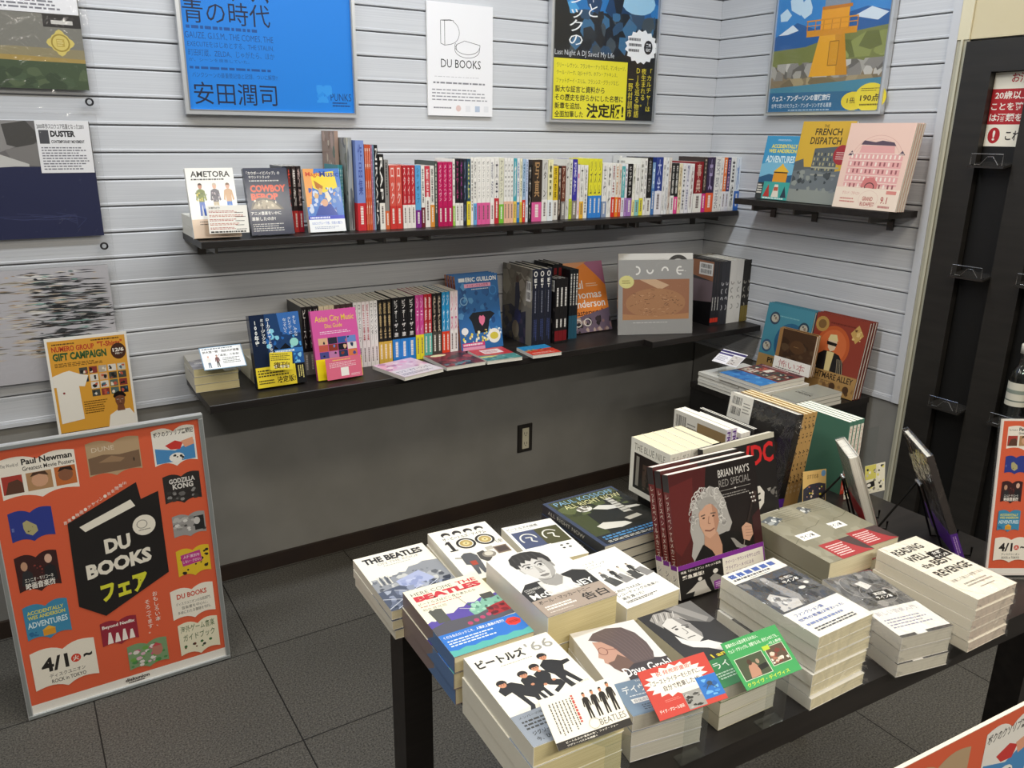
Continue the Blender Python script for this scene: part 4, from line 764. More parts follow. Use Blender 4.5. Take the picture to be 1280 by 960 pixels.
def art_greencard(F):
    F.r(0, 0, 1, 1, '3fa05a'); F.t('音楽のない人生は考えられない、', .05, .05, .62, .13, 'eef4e8', .012); F.t('ウェス・クラシックも、友情する人も、好きじゃなくても…', .05, .17, .95, .25, 'eef4e8', .012); F.t('—村上春樹', .68, .28, .95, .34, 'eef4e8')
    F.r(.06, .38, .55, .84, 'd9e4cc'); F.r(.07, .39, .54, .83, '47503a'); F.poly([(.18, .82), (.22, .60), (.28, .52), (.34, .56), (.38, .66), (.36, .82)], 'b98a72'); F.c(.27, .52, .04, .06, '4a3426', 10); F.poly([(.36, .64), (.52, .62), (.53, .72), (.38, .74)], '1d1f1a'); F.c(.40, .55, .03, .05, 'a9907a', 8)
    F.r(.60, .36, .94, .76, 'd9e4cc'); F.r(.61, .37, .93, .75, '5a4a3a'); F.blobs(.62, .42, .92, .72, 14, ['a9725a', 'd9c9b6', '7a3a30', 'e8e0d2'], .03, .06, 5); F.r(.58, .33, .70, .42, 'b7cf3a'); F.t('クライヴ・デイヴィス', .05, .88, .80, .96, 'd8e84a', .012)
r_, T_, w_, h_ = card('promotion_card', 'tilted green card with two photos over the dark portrait books', (900.5, 805), (968.4, 780.4), (934.4, 863.6), pz(950, 830, ZTB + .095), tilt(-8, 33), art_greencard, '3fa05a')
acrylic_stand(r_, w_, T_, ZTB + .0005, xs=(-1.864, -1.824), yedge=YEDGE)
def art_beatcard(F):
    F.r(0, 0, 1, 1, 'f4efe2'); F.r(0, .86, 1, 1, '2b2826'); F.t('ビートルズの“革命の年”、ファブ・フォー', .12, .885, .82, .925, 'efe9dc', .012); F.t('ジグソーパズルを読解く', .12, .945, .52, .98, 'efe9dc', .012)
    F.rows(.08, .14, .40, .80, 7, '5a554e', .34, True); F.rows(.38, .10, .44, .80, 1, 'c0504a', .5, True); [F.person(.56 + .115 * q, .12 - .05 * (q == 3), .54 + .05 * (q == 3), '1f1c1b', '1f1c1b', 'c98a68', '241b17') for q in range(4)]; F.t('BEATLES', .62, .70, .97, .82, '6a665e', -.01); F.ring(.55, .74, .07, .10, .008, 'c4beb0', 16)
r_, T_, w_, h_ = card('promotion_card', 'white card with four black figures over the thick four figure books', (672.7, 875.6), (763, 846), (697, 939.6), pz(720, 890, ZTB + .106), tilt(-6, 31), art_beatcard, 'f4efe2')
acrylic_stand(r_, w_, T_, ZTB + .0005, xs=(-2.130, -2.092), yedge=YEDGE)
def art_sing(F): F.r(0, 0, 1, 1, 'e2bd78'); F.t('おすすめ本', .18, .10, .66, .26, '7a5a2c', .01); F.c(.88, .12, .10, .10, '6f9fd0', 14); F.poly([(.02, .55), (.3, .42), (.7, .40), (.98, .46), (.98, .98), (.02, .98)], '3c3c48'); F.blobs(.04, .48, .96, .96, 30, ['d9a58a', '2c2a34', '5a6a9c', 'e8d2b8', '8a3a3a', 'e0d040'], .02, .05, 7)
fr_ = card('promotion_card', 'small tan and blue picture card in front of the brown patterned books', (1004, 590), (1033, 586), (997, 631), at(1013, 628, 1, -1.652), (-.15, -1, .18), art_sing, 'e2bd78')
def art_manga(F): F.r(0, 0, 1, 1, 'e9e4d0'); F.r(0, 0, .55, .5, 'd8cf6a'); F.blobs(.05, .05, .95, .95, 26, ['3a3834', 'c9c4b2', '8b8778', 'e8e070', 'f2eee2'], .04, .09, 8); F.poly([(.05, .62), (.45, .56), (.5, .76), (.1, .82)], '1c1b1a'); F.c(.2, .70, .10, .06, 'efeae0', 12)
r_ = card('promotion_card', 'small yellow and white comic style card right of the green books', (1081.5, 583), (1106.5, 577.5), (1083, 618), pz(1090, 617.5, ZTB + .001), (-.2, -1, .12), art_manga, 'e9e4d0')
r_ = card('promotion_card', 'small pale comic card left behind the wire easel', (1056, 592), (1068, 590), (1057, 624), pz(1060, 624, ZTB + .001), (-.2, -1, .12), art_manga, 'e9e4d0')
t = thing('acrylic_holder', 'empty clear acrylic card holder at the right end of the green books', 'card holder', frame(tuple(pz(1082, 600, ZTB + .02)), (1, 0, 0), (0, 1, 0), (0, 0, 1)))
mb = MB(); mb.box((-.02, .0, -.0198), (.022, .0012, .13), ACRYL); mb.box((-.02, -.03, -.0198), (.022, 0, -.0186), ACRYL); mb.build('clear_plate', t)

# ---------------------------------------------------------------- two books on wire easels, seen from behind
def easel_book(label, elabel, nb, nt, ft, w, t, bind, col, obi, pages, cover):
    a = pz(*nb, ZTB + .010); dirn = Vector((.66, .75, 0)).normalized()
    for _ in range(6):                                   # lean and height from the near top corner, facing from the far one
        d = _r * ((nt[0] - 640) / FPX) - _u * ((nt[1] - 480) / FPX) + _f
        n_t = CAM + d * ((a - CAM).dot(dirn) / d.dot(dirn)); f_t = pz(*ft, n_t.z)
        nd = Vector((f_t.x - n_t.x, f_t.y - n_t.y, 0)).normalized(); dirn = (dirn + nd).normalized()
    H = (n_t - a).length; bk = UP.cross(dirn); lean = math.atan2((n_t - a).dot(bk), n_t.z - a.z)
    T = T_face(a, a + dirn * w, lean, t)
    b = book('easel_book', label, T, w, H, t, col, front=cover, scol=col, bind=bind, pages=pages, hard=True, obi=obi, wrap=True)
    e = thing('wire_easel', elabel, 'easel', Matrix.Translation((a.x, a.y, ZTB)))
    X = dirn; Bk = UP.cross(X); inv = Matrix.Translation((-a.x, -a.y, -ZTB)); m = M('1c1b1a', 0.35, 0.6)
    up = UP * math.cos(lean) + Bk * math.sin(lean)
    def Q(u, d, s): return inv @ (a + X * u + UP.cross(X) * d + up * s)
    for u in (w * .25, w * .75):
        mb = MB(); o = Q(u, t / math.cos(lean) + .010, 0); tp = Q(u + (w * .5 - u) * .6, t / math.cos(lean) + .010, H * .62)
        f0 = Vector((Q(u, -.026, 0).x, Q(u, -.026, 0).y, .0035)); f1 = Vector((o.x, o.y, .0035))
        mb.tube([Vector((f0.x, f0.y, .022)), f0, f1, tp], .0022, m, 8); mb.build('front_leg', e)
    mb = MB(); tp = Q(w * .5, t / math.cos(lean) + .012, H * .62); ft_ = Vector((tp.x, tp.y, 0)) + Bk * .075; mb.tube([tp, Vector((ft_.x, ft_.y, .0025))], .0022, m, 8); mb.build('rear_leg', e)
    mb = MB(); mb.tube([Q(w * .40, t / math.cos(lean) + .010, H * .60), tp, Q(w * .60, t / math.cos(lean) + .010, H * .60)], .004, M('b9b8b4', .25, .9), 8); mb.build('hinge', e)
easel_book('white paged book with red edges leaning on the left wire easel', 'black wire easel holding the white paged book', (1097, 664), (1073, 574), (1054, 549), .105, .020, 'R', 'c9c4ba', (.28, 'b5262c', None, None), PG_WHITE, None)
easel_book('dark wrapped book with purple band leaning on the right wire easel', 'black wire easel holding the dark wrapped book', (1205, 701), (1166, 573), (1133, 536), .150, .0125, 'L', '3a3432', (.25, '5b2a94', None, lambda S: S.rows(.2, .1, .8, .9, 2, 'c9a8dc', .5, True)), PG_WHITE, None)
# ---------------------------------------------------------------- upper shelf
def rowfront(u, v, y): return at(u, v, 1, y)
SP = {}
def spine_text(S, txt, ink, y0=.05, y1=.62, lat=None):
    if lat: S.tr(lat, .22, y0, .78, y1, ink, .01)
    elif txt: S.tv(txt, .24, y0, .76, y1, ink, .012)
    else: S.rows(.3, y0, .72, y1, 1, ink, .8, True)
def spine_row(entries, yf, z, vfun, group, zx, zy, depth=.13, first_note=''):
    """entries: (n copies, x0, x1, top, colour, band colour, band top, ink, title, words); x/top in enlarged-picture units -> photo pixels by zx, zy"""
    for e in entries:
        n, x0, x1, top, col, ob, obt, ink, txt, desc = e[:10]; dp = e[10] if len(e) > 10 else depth
        u0, u1 = zx(x0), zx(x1); a, b = at(u0, vfun(u0), 1, yf), at(u1, vfun(u1), 1, yf); W = (b.x - a.x); um = (u0 + u1) / 2
        h = at(um, zy(top), 1, yf).z - z; t = W / n - 0.0012
        obi = None
        if ob:
            fr = min(max((at(um, zy(obt), 1, yf).z - z) / h, .1), .6); oi = 'f2ede4' if sum(lin(ob)) < 1.2 else '6a5a5a'
            obi = (fr, ob, None, (lambda S, oi=oi: S.rows(.3, .12, .72, .9, 1, oi, .8, True)))
        key = 'latin' if txt and all(ord(ch) < 128 for ch in txt) else 'jp'
        sp = (lambda S, txt=txt, ink=ink, obi=obi, key=key: spine_text(S, txt if key == 'jp' else None, ink, .04, .94 if not obi else .6, lat=txt if key == 'latin' else None))
        kw = dict(col=col, spine=sp, obi=obi, pages=PG_WHITE, back=lambda F: (barcode(F, .05, .05, .25, .25), F.rows(.3, .08, .6, .2, 3, '6a6864', .4)) if sum(lin(col)) > .8 else None)
        nm = ('left copy of ', 'right copy of ') if n == 2 else ('left copy of ', 'middle copy of ', 'right copy of ') if n == 3 else tuple(q + ' copy of ' for q in ('leftmost', 'second', 'third', 'fourth', 'fifth'))
        b0 = None
        for i in range(n):
            T = T_spine(a.x + (i + 1) * W / n - .0002, yf, z + .0004)
            if b0 is None: b0 = book('shelved_book', (nm[0] if n > 1 else '') + desc, T, dp, h, t, group=group, **kw)
            else: c = copy_tree(b0); c.matrix_world = T; c['label'] = nm[i] + desc
UY = -.205
vS = lambda u: 286.5 - (u - 446) * (286.5 - 261.5) / (915 - 446)
z6x, z6y = (lambda x: 420 + x / 4.571), (lambda y: 160 + y / 4.571); z7x, z7y = (lambda x: 660 + x / 4.571), (lambda y: 170 + y / 4.571)
G1 = 'upright books on the upper shelf'
L6 = [
 (1, 128, 176, 72, '7d93d0', 'cf3038', 430, '4a5aa0', '作品集', 'thick periwinkle art book with red band', .21),
 (3, 178, 212, 96, 'd65a34', None, 0, 'f0dcc8', 'ロック', 'tall orange book beside the periwinkle art book', .19),
 (1, 213, 222, 97, 'c089a8', None, 0, '7a4a6a', None, 'thin mauve book right of the tall orange books', .19),
 (1, 223, 231, 98, '8aa8c4', None, 0, '4a6880', None, 'thin pale blue book right of the mauve book', .19),
 (1, 232, 252, 97, '1f2126', None, 0, 'e4e0d8', 'NIRVANA', 'tall black book left of the shorter black book', .19),
 (1, 254, 284, 150, '1b1a1a', 'eeeae0', 430, 'f2efe8', 'RAP', 'black book with white letters and white band'),
 (1, 285, 309, 182, '8d8a86', 'd8683a', 475, '4a4846', None, 'grey collage book with orange band'),
 (2, 312, 382, 213, 'd9584c', 'd03a34', 445, 'f2d8d0', 'ロック', 'coral red book with darker red band'),
 (3, 386, 456, 214, 'bf2832', 'efe9e2', 440, 'f0d8d4', 'スタイル', 'crimson book with white band'),
 (1, 457, 489, 213, '5aa5d8', '7a2a86', 470, '2a5a80', 'シティポップ', 'sky blue book with purple band'),
 (1, 490, 511, 216, 'ece9e2', '6a1f28', 455, '4a4648', '音楽論', 'white book with dark red band'),
 (1, 512, 540, 218, 'd03a4a', 'efeae2', 395, 'f4eeea', '新世界', 'red titled book with tall white band'),
 (1, 541, 565, 216, 'e8e4dc', 'e0933c', 440, '3a3836', '映画音楽', 'white book with amber band'),
 (1, 566, 583, 190, '3f4a44', None, 0, 'c9c4b8', None, 'dark green book with picture cover', .15),
 (3, 585, 667, 195, 'c2185c', 'b81656', 445, 'f0d0dc', 'メイドインヘヴン', 'magenta book'),
 (1, 668, 682, 176, 'f0ede6', '9ac850', 446, '3a3836', '定本', 'narrow white book with lime band'),
 (1, 683, 707, 178, '1d1c1f', 'f0ede6', 430, 'd84a90', 'マッドワールド', 'black book with pink lettering and white band'),
 (1, 708, 727, 178, '26222c', 'ebe8e2', 430, 'b04aa0', 'ポスト', 'black book with violet lettering and white band'),
 (1, 728, 747, 178, '252a38', None, 0, '8aa0c0', 'ソウル', 'dark navy book without a band'),
 (1, 748, 769, 178, '2a4a60', 'f0dc3c', 420, 'd8d47a', '自伝', 'navy book with yellow band'),
 (1, 770, 785, 172, 'f2efe9', None, 0, '5a5856', None, 'plain white book right of the yellow banded navy book'),
 (1, 786, 804, 172, 'f3f0ea', '6aa8dc', 432, '6a6866', '録音', 'white book with pale blue band'),
 (3, 805, 879, 174, 'f1eee8', 'e2609c', 428, '8a8684', 'ポップミュージック', 'white dotted book with pink band'),
 (1, 880, 903, 176, 'f3f1ec', 'f3e6e2', 428, '8a8a94', '歌詞', 'white book with red printed white band'),
 (1, 904, 929, 172, 'eeebe6', 'c4303a', 402, '3a3a48', '文学', 'white book with scarlet band'),
 (1, 930, 957, 172, 'dedcc6', '7ac03c', 437, '55534a', 'アイドルソング', 'cream book with bright green band'),
 (3, 958, 1011, 172, 'f0eeea', 'eebca0', 420, '9a9894', '生活', 'white book with peach band'),
 (1, 1012, 1030, 174, '4aa8b8', 'f0d060', 420, 'f0ece4', '旅', 'teal book with pale yellow band'),
 (1, 1031, 1046, 174, 'eceef0', '2a78c0', 425, '2a5a9a', '編集', 'white book with blue lettering and blue band'),
 (1, 1047, 1061, 176, 'f0ead0', 'e0c84a', 425, '3a5a4a', '批評', 'ivory book with mustard band'),
 (1, 1062, 1079, 178, 'a8c4e0', 'd83c34', 412, '4a6a8a', '詩集', 'light blue book with red band'),
 (1, 1080, 1094, 180, 'c4d0e8', 'e4e8f0', 440, '6a7a9a', None, 'pale lavender book left of the shorter black book'),
 (1, 1095, 1114, 212, '1f1e20', None, 0, 'c9c5bd', 'サウンド', 'short black book left of the photo spine'),
 (1, 1116, 1171, 182, '3a3028', 'e0609c', 425, 'b08a60', '写真', 'thick dark photo spined book with pink band'),
 (1, 1172, 1204, 182, 'cfcdc8', 'eeebe6', 410, '2a2826', 'パターン', 'black and white patterned book with white band'),
 (1, 1205, 1235, 182, 'ece6b8', 'e8eef2', 412, '6a6a50', '音', 'pale yellow and white book'),
]
L7 = [
 (1, 137, 166, 172, 'ecc92e', 'f0ece4', 368, '6a5a1a', '現代音楽', 'yellow book with white band and red stamp'),
 (1, 167, 184, 172, '2e2320', None, 0, 'c9b8a8', '闇', 'dark brown book right of the yellow book'),
 (1, 185, 209, 172, '6d3a2c', '8d8a86', 375, 'e0c8b0', 'アメリカ', 'brown book with grey band'),
 (1, 210, 229, 135, 'dad8d2', None, 0, '4a4846', 'ビート', 'white book with dark pattern beside the brown book'),
 (1, 230, 246, 135, 'e4e4d8', 'c8d83c', 360, '5a5a4a', '新版', 'white book with acid lime band'),
 (1, 247, 274, 134, '3e36a0', '8a8276', 370, 'd8d4ea', '深海', 'indigo book with brown grey band'),
 (1, 275, 289, 166, 'f2eeee', None, 0, 'd05a90', '恋', 'white book with pink lettering right of the indigo book'),
 (1, 290, 311, 166, 'ecebe6', 'eeb83a', 375, '2a2826', '文化', 'white book with orange yellow band'),
 (1, 312, 334, 168, 'f2f0ea', None, 0, '8a8886', '随筆', 'plain white book left of the yellow striped books'),
 (3, 340, 412, 132, 'e9e23a', '3a86d8', 342, '4a4a3a', 'リズム', 'yellow striped book with blue band'),
 (1, 416, 443, 158, 'eeece8', '8a9ab8', 375, '6a6a6e', '世代', 'white book with slate blue band'),
 (1, 444, 469, 156, 'f3f1ec', None, 0, '7a7876', '時代', 'plain white book left of the red banded white book'),
 (1, 470, 490, 160, 'efedea', 'd8342c', 350, '8a3a3a', '闘争', 'white book with vivid red band'),
 (1, 491, 509, 160, 'ece8dc', 'f08a2c', 350, 'c07a3a', '季節', 'ivory book with orange band'),
 (1, 510, 525, 160, 'ece0d4', 'e0502c', 352, 'b08a7a', '夜', 'pinkish ivory book with red orange band'),
 (1, 526, 544, 174, '5ab0b4', 'e8e4f0', 354, 'e4f0f0', '海', 'turquoise book with pale band'),
 (1, 545, 558, 160, 'f0eef2', 'b48ac8', 354, '7a6a8a', '声', 'white book with lavender band'),
 (1, 559, 587, 160, '1c1b1d', 'a47ac0', 356, 'f0ede8', 'ヒップホップ', 'black book with white lettering and lilac band'),
 (1, 588, 604, 162, 'f2f0e4', 'f2e8a0', 366, '6a684a', '街', 'white book with cream yellow band'),
 (1, 605, 628, 160, 'f2f0ec', '8ac8c8', 366, '8a8a88', '光', 'white book with aqua band'),
 (1, 629, 650, 130, 'ecebe6', 'e8e03c', 356, '8a8882', '庭', 'tall white book with lemon band'),
 (1, 651, 667, 128, 'f3f1ee', None, 0, 'a8a6a2', '雪', 'tall plain white book left of the black titled book'),
 (1, 668, 696, 122, '1d1c1c', 'ecebe6', 356, '8a8886', '東京', 'tall black book with white band'),
 (1, 697, 714, 152, '7aa0cc', '4a7ab8', 300, 'e8f0f8', '空', 'medium blue book right of the tall black book'),
 (1, 716, 755, 122, '2c3f8c', 'eceaf0', 316, 'c8d0f0', '大全', 'large royal blue book with white band'),
 (1, 756, 774, 124, 'f1f0ee', None, 0, '9a9aa0', '窓', 'tall white book right of the royal blue book'),
 (1, 775, 789, 124, 'eceef0', None, 0, '8a8a92', '手紙', 'second tall white book right of the royal blue book'),
 (1, 790, 804, 124, 'e4ddd4', None, 0, '8a5a4a', '猫', 'white book with brown flecks left of the checked books'),
 (1, 806, 826, 156, '2a2928', 'f0eeea', 342, 'e8e6e0', '市松模様', 'black checked book with white band'),
 (1, 827, 847, 156, '2b2a2a', 'ea4a94', 348, 'e8e6e0', '市松模様', 'black checked book with hot pink band'),
 (1, 848, 867, 158, 'f2e6c4', None, 0, '8a6a4a', '珈琲', 'cream yellow book right of the checked books'),
 (1, 868, 889, 158, 'eeecec', None, 0, '5a5a5e', '言葉', 'white book second right of the checked books'),
 (1, 890, 910, 158, 'eceaf2', None, 0, '8a8aa0', '図書', 'white book third right of the checked books'),
 (1, 911, 934, 160, 'f3f2f0', None, 0, 'a08a8a', '線', 'white book left of the big dark red book'),
 (1, 937, 984, 148, '8d1f24', 'eeece6', 330, 'd8b8a8', '事典', 'big dark red book with white band', .145),
 (1, 985, 1006, 122, '3a2f2c', 'd8348a', 330, 'b8a898', '百科', 'tall dark brown book with pink band', .15),
 (1, 1007, 1049, 122, '3a2c4a', 'e8643a', 326, 'a89ac0', '史', 'thick dark purple book with orange band'),
 (1, 1051, 1084, 122, 'ebe9e6', None, 0, '8a8a92', 'NEXT BIG THING', 'white book with large grey lettering down its spine'),
 (1, 1085, 1099, 124, 'f2f1ee', None, 0, 'a8a8a6', '余白', 'thin white book left of the orange book'),
 (1, 1100, 1119, 124, 'ec7a34', 'eceaf0', 318, 'f4e8dc', '果実', 'orange book near the room corner'),
 (1, 1120, 1138, 124, '2f2f6a', 'e4e4ee', 318, 'd8a8c8', '星座', 'dark blue patterned book near the room corner'),
 (1, 1139, 1168, 122, 'ededec', None, 0, '4a4a4c', '直線', 'white book with a black line near the room corner'),
 (1, 1169, 1196, 122, 'dfe8f2', '2f6ec8', 316, '4a7ac0', '水', 'last book of the row, pale blue with blue band'),
]
spine_row(L6, UY, ZS1, vS, G1, z6x, z6y)
spine_row(L7, UY + .022, ZS1, vS, G1, z7x, z7y)
# taller picture books pushed back behind the first spines
def collage(seed, cols, n=40):
    return lambda F: F.blobs(0, 0, 1, 1, n, cols, .04, .12, seed)
xa = at(420, 250, 1, -.16).x
book('art_book', 'tall grey collage picture book left of the periwinkle art book', T_spine(at(449, 240, 1, -.185).x - .0185, -.185, ZS1 + .0004, 0), .165, at(440, 172, 1, -.1).z - ZS1, .017, '8b8f92', scol='9a9c98', back=collage(3, ['6d7276', 'a5a9aa', '55595c', 'b8b4a4', '7a7d70']), spine=lambda S: S.blobs(.05, 0, .95, 1, 30, ['6d7276', 'a5a9aa', '55595c', 'b8b4a4'], .1, .3, 4), pages=PG_WHITE)
book('art_book', 'tall brown and pink collage book at the back of the upper shelf', T_spine(at(449, 240, 1, -.185).x - .0385, -.125, ZS1 + .0004, 0), .118, at(432, 164, 1, -.06).z - ZS1, .012, 'a48a7c', back=collage(5, ['7d5a4a', 'c4a89a', '9a7464', 'd8c8b4', '6a7a6a']), pages=PG_WHITE)
book('art_book', 'large white and yellow picture book pushed behind the yellow striped books', T_spine(at(734, 240, 1, -.10).x, -.062, ZS1 + .0004, 0), .05, at(720, 197, 1, -.07).z - ZS1, .010, 'e6e2b0', back=collage(6, ['e9e23a', 'f0eee4', 'c9c8b8']), pages=PG_WHITE)
book('art_book', 'large white picture book pushed behind the turquoise book', T_spine(at(786, 235, 1, -.10).x, -.050, ZS1 + .0004, 0), .045, at(780, 195, 1, -.07).z - ZS1, .010, 'e4e4e2', back=lambda F: barcode(F, .6, .08, .9, .25), pages=PG_WHITE)
# dark and teal spines behind the face-out books
M5x, M5y = (lambda x: 200 + x / 4.571), (lambda y: 150 + y / 4.571)
L5 = [(1, 716, 742, 264, '1f2430', None, 0, 'b8b4ac', '奇妙', 'dark navy book behind the dark blue face out book'),
      (1, 743, 768, 264, '221d1e', 'b02a2e', 520, 'd84a3a', '危険', 'black book with red lettering behind the dark blue face out book'),
      (1, 769, 796, 264, '2a1c1c', 'c8332f', 520, 'e8e0d8', '情熱', 'brown black book with red band behind the face out books'),
      (1, 797, 824, 264, '241a1c', 'b8283a', 520, 'e0c0b8', '熱狂', 'maroon black book with red band left of the cartoon cover'),
      (3, 1032, 1058, 258, '3f9aa4', None, 0, 'e0f0ee', '音楽誌', 'teal book behind the cartoon cover')]
vS5 = lambda u: 286.5 - (u - 446) * (25.) / (469)
spine_row(L5, -.158, ZS1, lambda u: 283.5, 'spines behind the face out books', M5x, M5y, .125)
# face-out books
def art_trio(F):
    F.r(0, 0, 1, 1, 'f0eee8'); F.t('AMETORA', .10, .045, .92, .13, '2a2826', .018); F.rows(.10, .15, .92, .175, 1, '3a3836', .8)
    F.person(.26, .22, .47, '6d7a34', '3f62b0', 'b9826a', '3a241a'); F.person(.56, .22, .47, '5a5560', 'b8a88c', 'dcae94', 'c9b8a4'); F.person(.84, .22, .47, 'c9a07a', '3f74c0', 'd8a890', '7a5a46')
    F.blobs(.14, .34, .38, .47, 12, ['8a963c', 'd0c04a', '4a5a2c'], .015, .03, 3); F.blobs(.45, .34, .67, .47, 14, ['8a8494', '3a3640', 'a89aa0'], .012, .025, 4)
    F.r(0, .73, 1, 1, 'd9bfa6'); F.rows(.16, .75, .5, .82, 2, '5a4a40', .4)
faceout('face_out_book', 'white book with three cartoon men, first face out book on the upper shelf', (242.7, 292.5), (302, 291), ZS1, 210.2, 13, .02, yb=-.225, col='efece4', front=art_trio, pages=PG_CREAM, rough=.17)
for i, nm in ((0, 'lower'), (1, 'upper')):
    T = frame((-2.192, -.172, ZS1 + .0290 + .0290 * i), (1, 0, 0), (0, 0, -1), (0, 1, 0)); book('stacked_book', nm + ' white book lying at the left end of the upper shelf', T, .105, .145, .0285, 'e9e5d9', pages=PG_CREAM, group='books lying at the upper shelf end')
def art_ampop(F):
    F.r(0, 0, 1, 1, 'f3f0e8'); F.t('大増刷出来!', .04, .05, .32, .13, '2a2826', .015)
    for k in range(5): F.rows(.04, .18 + .15 * k, .95 if k % 2 else .78, .27 + .15 * k, 2, 'b0483c' if k % 2 == 0 else 'c0705c', .5); F.rows(.68, .25 + .15 * k, .95, .28 + .15 * k, 1, '2a2826', .8)
    F.rows(.04, .92, .95, .98, 1, '2a2826', .9)
card('review_card', 'white card of printed reviews leaning on the three cartoon men book', (258, 257), (308.3, 256.1), (260.5, 292.2), at(285, 292, 1, -.252), (0, -1, .16), art_ampop, 'f3f0e8')
def art_navy(F):
    F.r(0, 0, 1, 1, '2c3348'); F.t('「カウボーイビバップ」の', .06, .05, .82, .10, 'e6e4de', .015); F.t('サウンドトラック', .10, .115, .58, .155, 'e6e4de', .015); F.rows(.10, .18, .92, .20, 1, 'c9c8c4', .8); F.t('COWBOY', .10, .25, .92, .36, 'dd5a3a', .05); F.t('BEBOP', .10, .375, .72, .48, 'dd5a3a', .05)
    F.poly([(.06, .62), (.10, .52), (.22, .45), (.44, .44), (.66, .50), (.82, .62)], '5a5148'); F.poly([(.10, .60), (.2, .50), (.36, .47), (.56, .50), (.70, .58), (.76, .62)], 'a0937c'); F.blobs(.12, .47, .66, .61, 14, ['c9bda4', '7a6d5c', 'e0d6c0'], .02, .05, 3)
    F.r(0, .62, 1, 1, '2a3046'); F.t('アニメ音楽をいかに', .05, .645, .74, .70, 'e6e4de', .015); F.t('革新したのか?', .05, .725, .60, .785, 'e6e4de', .015); F.rows(.06, .82, .82, .95, 4, 'c9c8c4', .4)
faceout('face_out_book', 'dark navy face out book with orange lettering on the upper shelf', (314.9, 291.8), (368.5, 288.6), ZS1, 210.2, 13, .02, yb=-.225, col='2c3348', front=art_navy, pages=PG_WHITE, rough=.16)
def art_cartoon(F):
    F.r(0, 0, 1, 1, '4a7ac4'); F.poly([(0, 0), (.3, 0), (.2, .3), (.12, .6), (0, .6)], 'e8a05a'); F.poly([(.2, .08), (.85, .04), (.9, .3), (.5, .38), (.22, .3)], 'ecd23c'); F.t('Music', .44, .04, .97, .13, '2a4a9a', .02); F.t('Magic', .06, .05, .46, .14, 'd04a34', .02)
    F.poly([(.26, .18), (.5, .28), (.46, .36), (.3, .30)], 'b8702c'); F.blobs(.04, .3, .96, .72, 40, ['5a8ad0', 'c9d4e4', '3a5aa8', '8aa4c8', 'd8b07a'], .03, .09, 6); F.poly([(.2, .74), (.34, .58), (.66, .56), (.84, .74)], '2f4aa0'); F.c(.5, .54, .09, .06, 'd8a888', 12); F.poly([(.52, .38), (.62, .36), (.70, .48), (.60, .54)], 'e8dcc4')
    F.r(0, .745, 1, .80, '3a4ac0'); F.rows(.05, .755, .7, .79, 1, 'e0e4f4', .8); F.r(0, .80, 1, 1, 'eef0f2'); F.t('DISCOグルーヴ感、究極の魔力!', .08, .835, .92, .885, '8a9ad0', .01); F.rows(.14, .91, .86, .955, 2, '8a96b8', .4)
faceout('face_out_book', 'face out book with busy blue and yellow cartoon cover on the upper shelf', (388.1, 287.4), (432.8, 285.4), ZS1, 211, 13, .02, yb=-.222, col='d8d4c4', front=art_cartoon, pages=PG_CREAM, rough=.16)
# ---------------------------------------------------------------- lower shelf
def lying(name, label, TL, TR, BL, z, t, **k):
    T, w, h = T_lying(TL, TR, BL, z, k.pop('w', None), k.pop('h', None)); return book(name, label, T, w, h, t, **k)
def art_hazy(F): F.r(0, 0, 1, 1, 'c9c6c0'); F.poly([(0, .45), (.5, .35), (1, .42), (1, 1), (0, 1)], '8d8a90'); F.blobs(0, .4, 1, 1, 20, ['7a7880', 'a09da0', 'b4b0ac'], .05, .12, 3); F.rows(.1, .6, .6, .7, 2, 'e4e0d8')
LT = .0245
stack('stacked_book', 'yellow paged book with hazy grey cover at the shelf end', (216.4, 444.2), (287.5, 437.7), (236, 462.8), ZS2 + .0735, ZS2, 3, 'yellow paged books at the lower shelf end', col='dcd6c4', front=art_hazy, pages=PG_YEL, jit=.002, w=.128, h=.185)
for i, nm in ((0, 'bottom'), (1, 'top')):
    T = frame((-2.058, -.203, ZS2 + .036 * (i + 1)), (1, 0, 0), (0, 0, -1), (0, 1, 0)); book('stacked_book', nm + ' cream book lying behind the face out night city book', T, .1, .185, .0350, 'ddd6bf', pages=PG_YEL, group='cream books lying behind the night city book')
def art_talk(F):
    F.r(0, 0, 1, 1, '6f93b0'); F.r(.02, .03, .98, .97, 'f2f3f2'); F.rows(.06, .06, .92, .12, 1, '4a5a6a', .7); F.t('鈴木惣一朗・細田氏対談書', .06, .17, .92, .28, '3a2a22', .02); F.t('「真夏」の音楽!', .42, .36, .90, .46, '3a3a3a', .01); F.rows(.48, .52, .92, .80, 4, '5a5a5a', .45)
    F.person(.16, .38, .56, 'e4e0da', '5a6a80', 'd8a088', 'e0d8cc'); F.person(.36, .38, .56, '6a3a34', '3a3230', 'd0977c', '4a3026')
r_, T_, w_, h_ = card('promotion_card', 'blue edged white card with two men above the yellow paged stack', (248, 435.5), (300.6, 429.6), (255.8, 463.3), pz(270, 463, ZS2 + .078), tilt(0, 42), art_talk, '6f93b0')
acrylic_stand(r_, w_, T_, ZS2 + .0742, .03, .6)
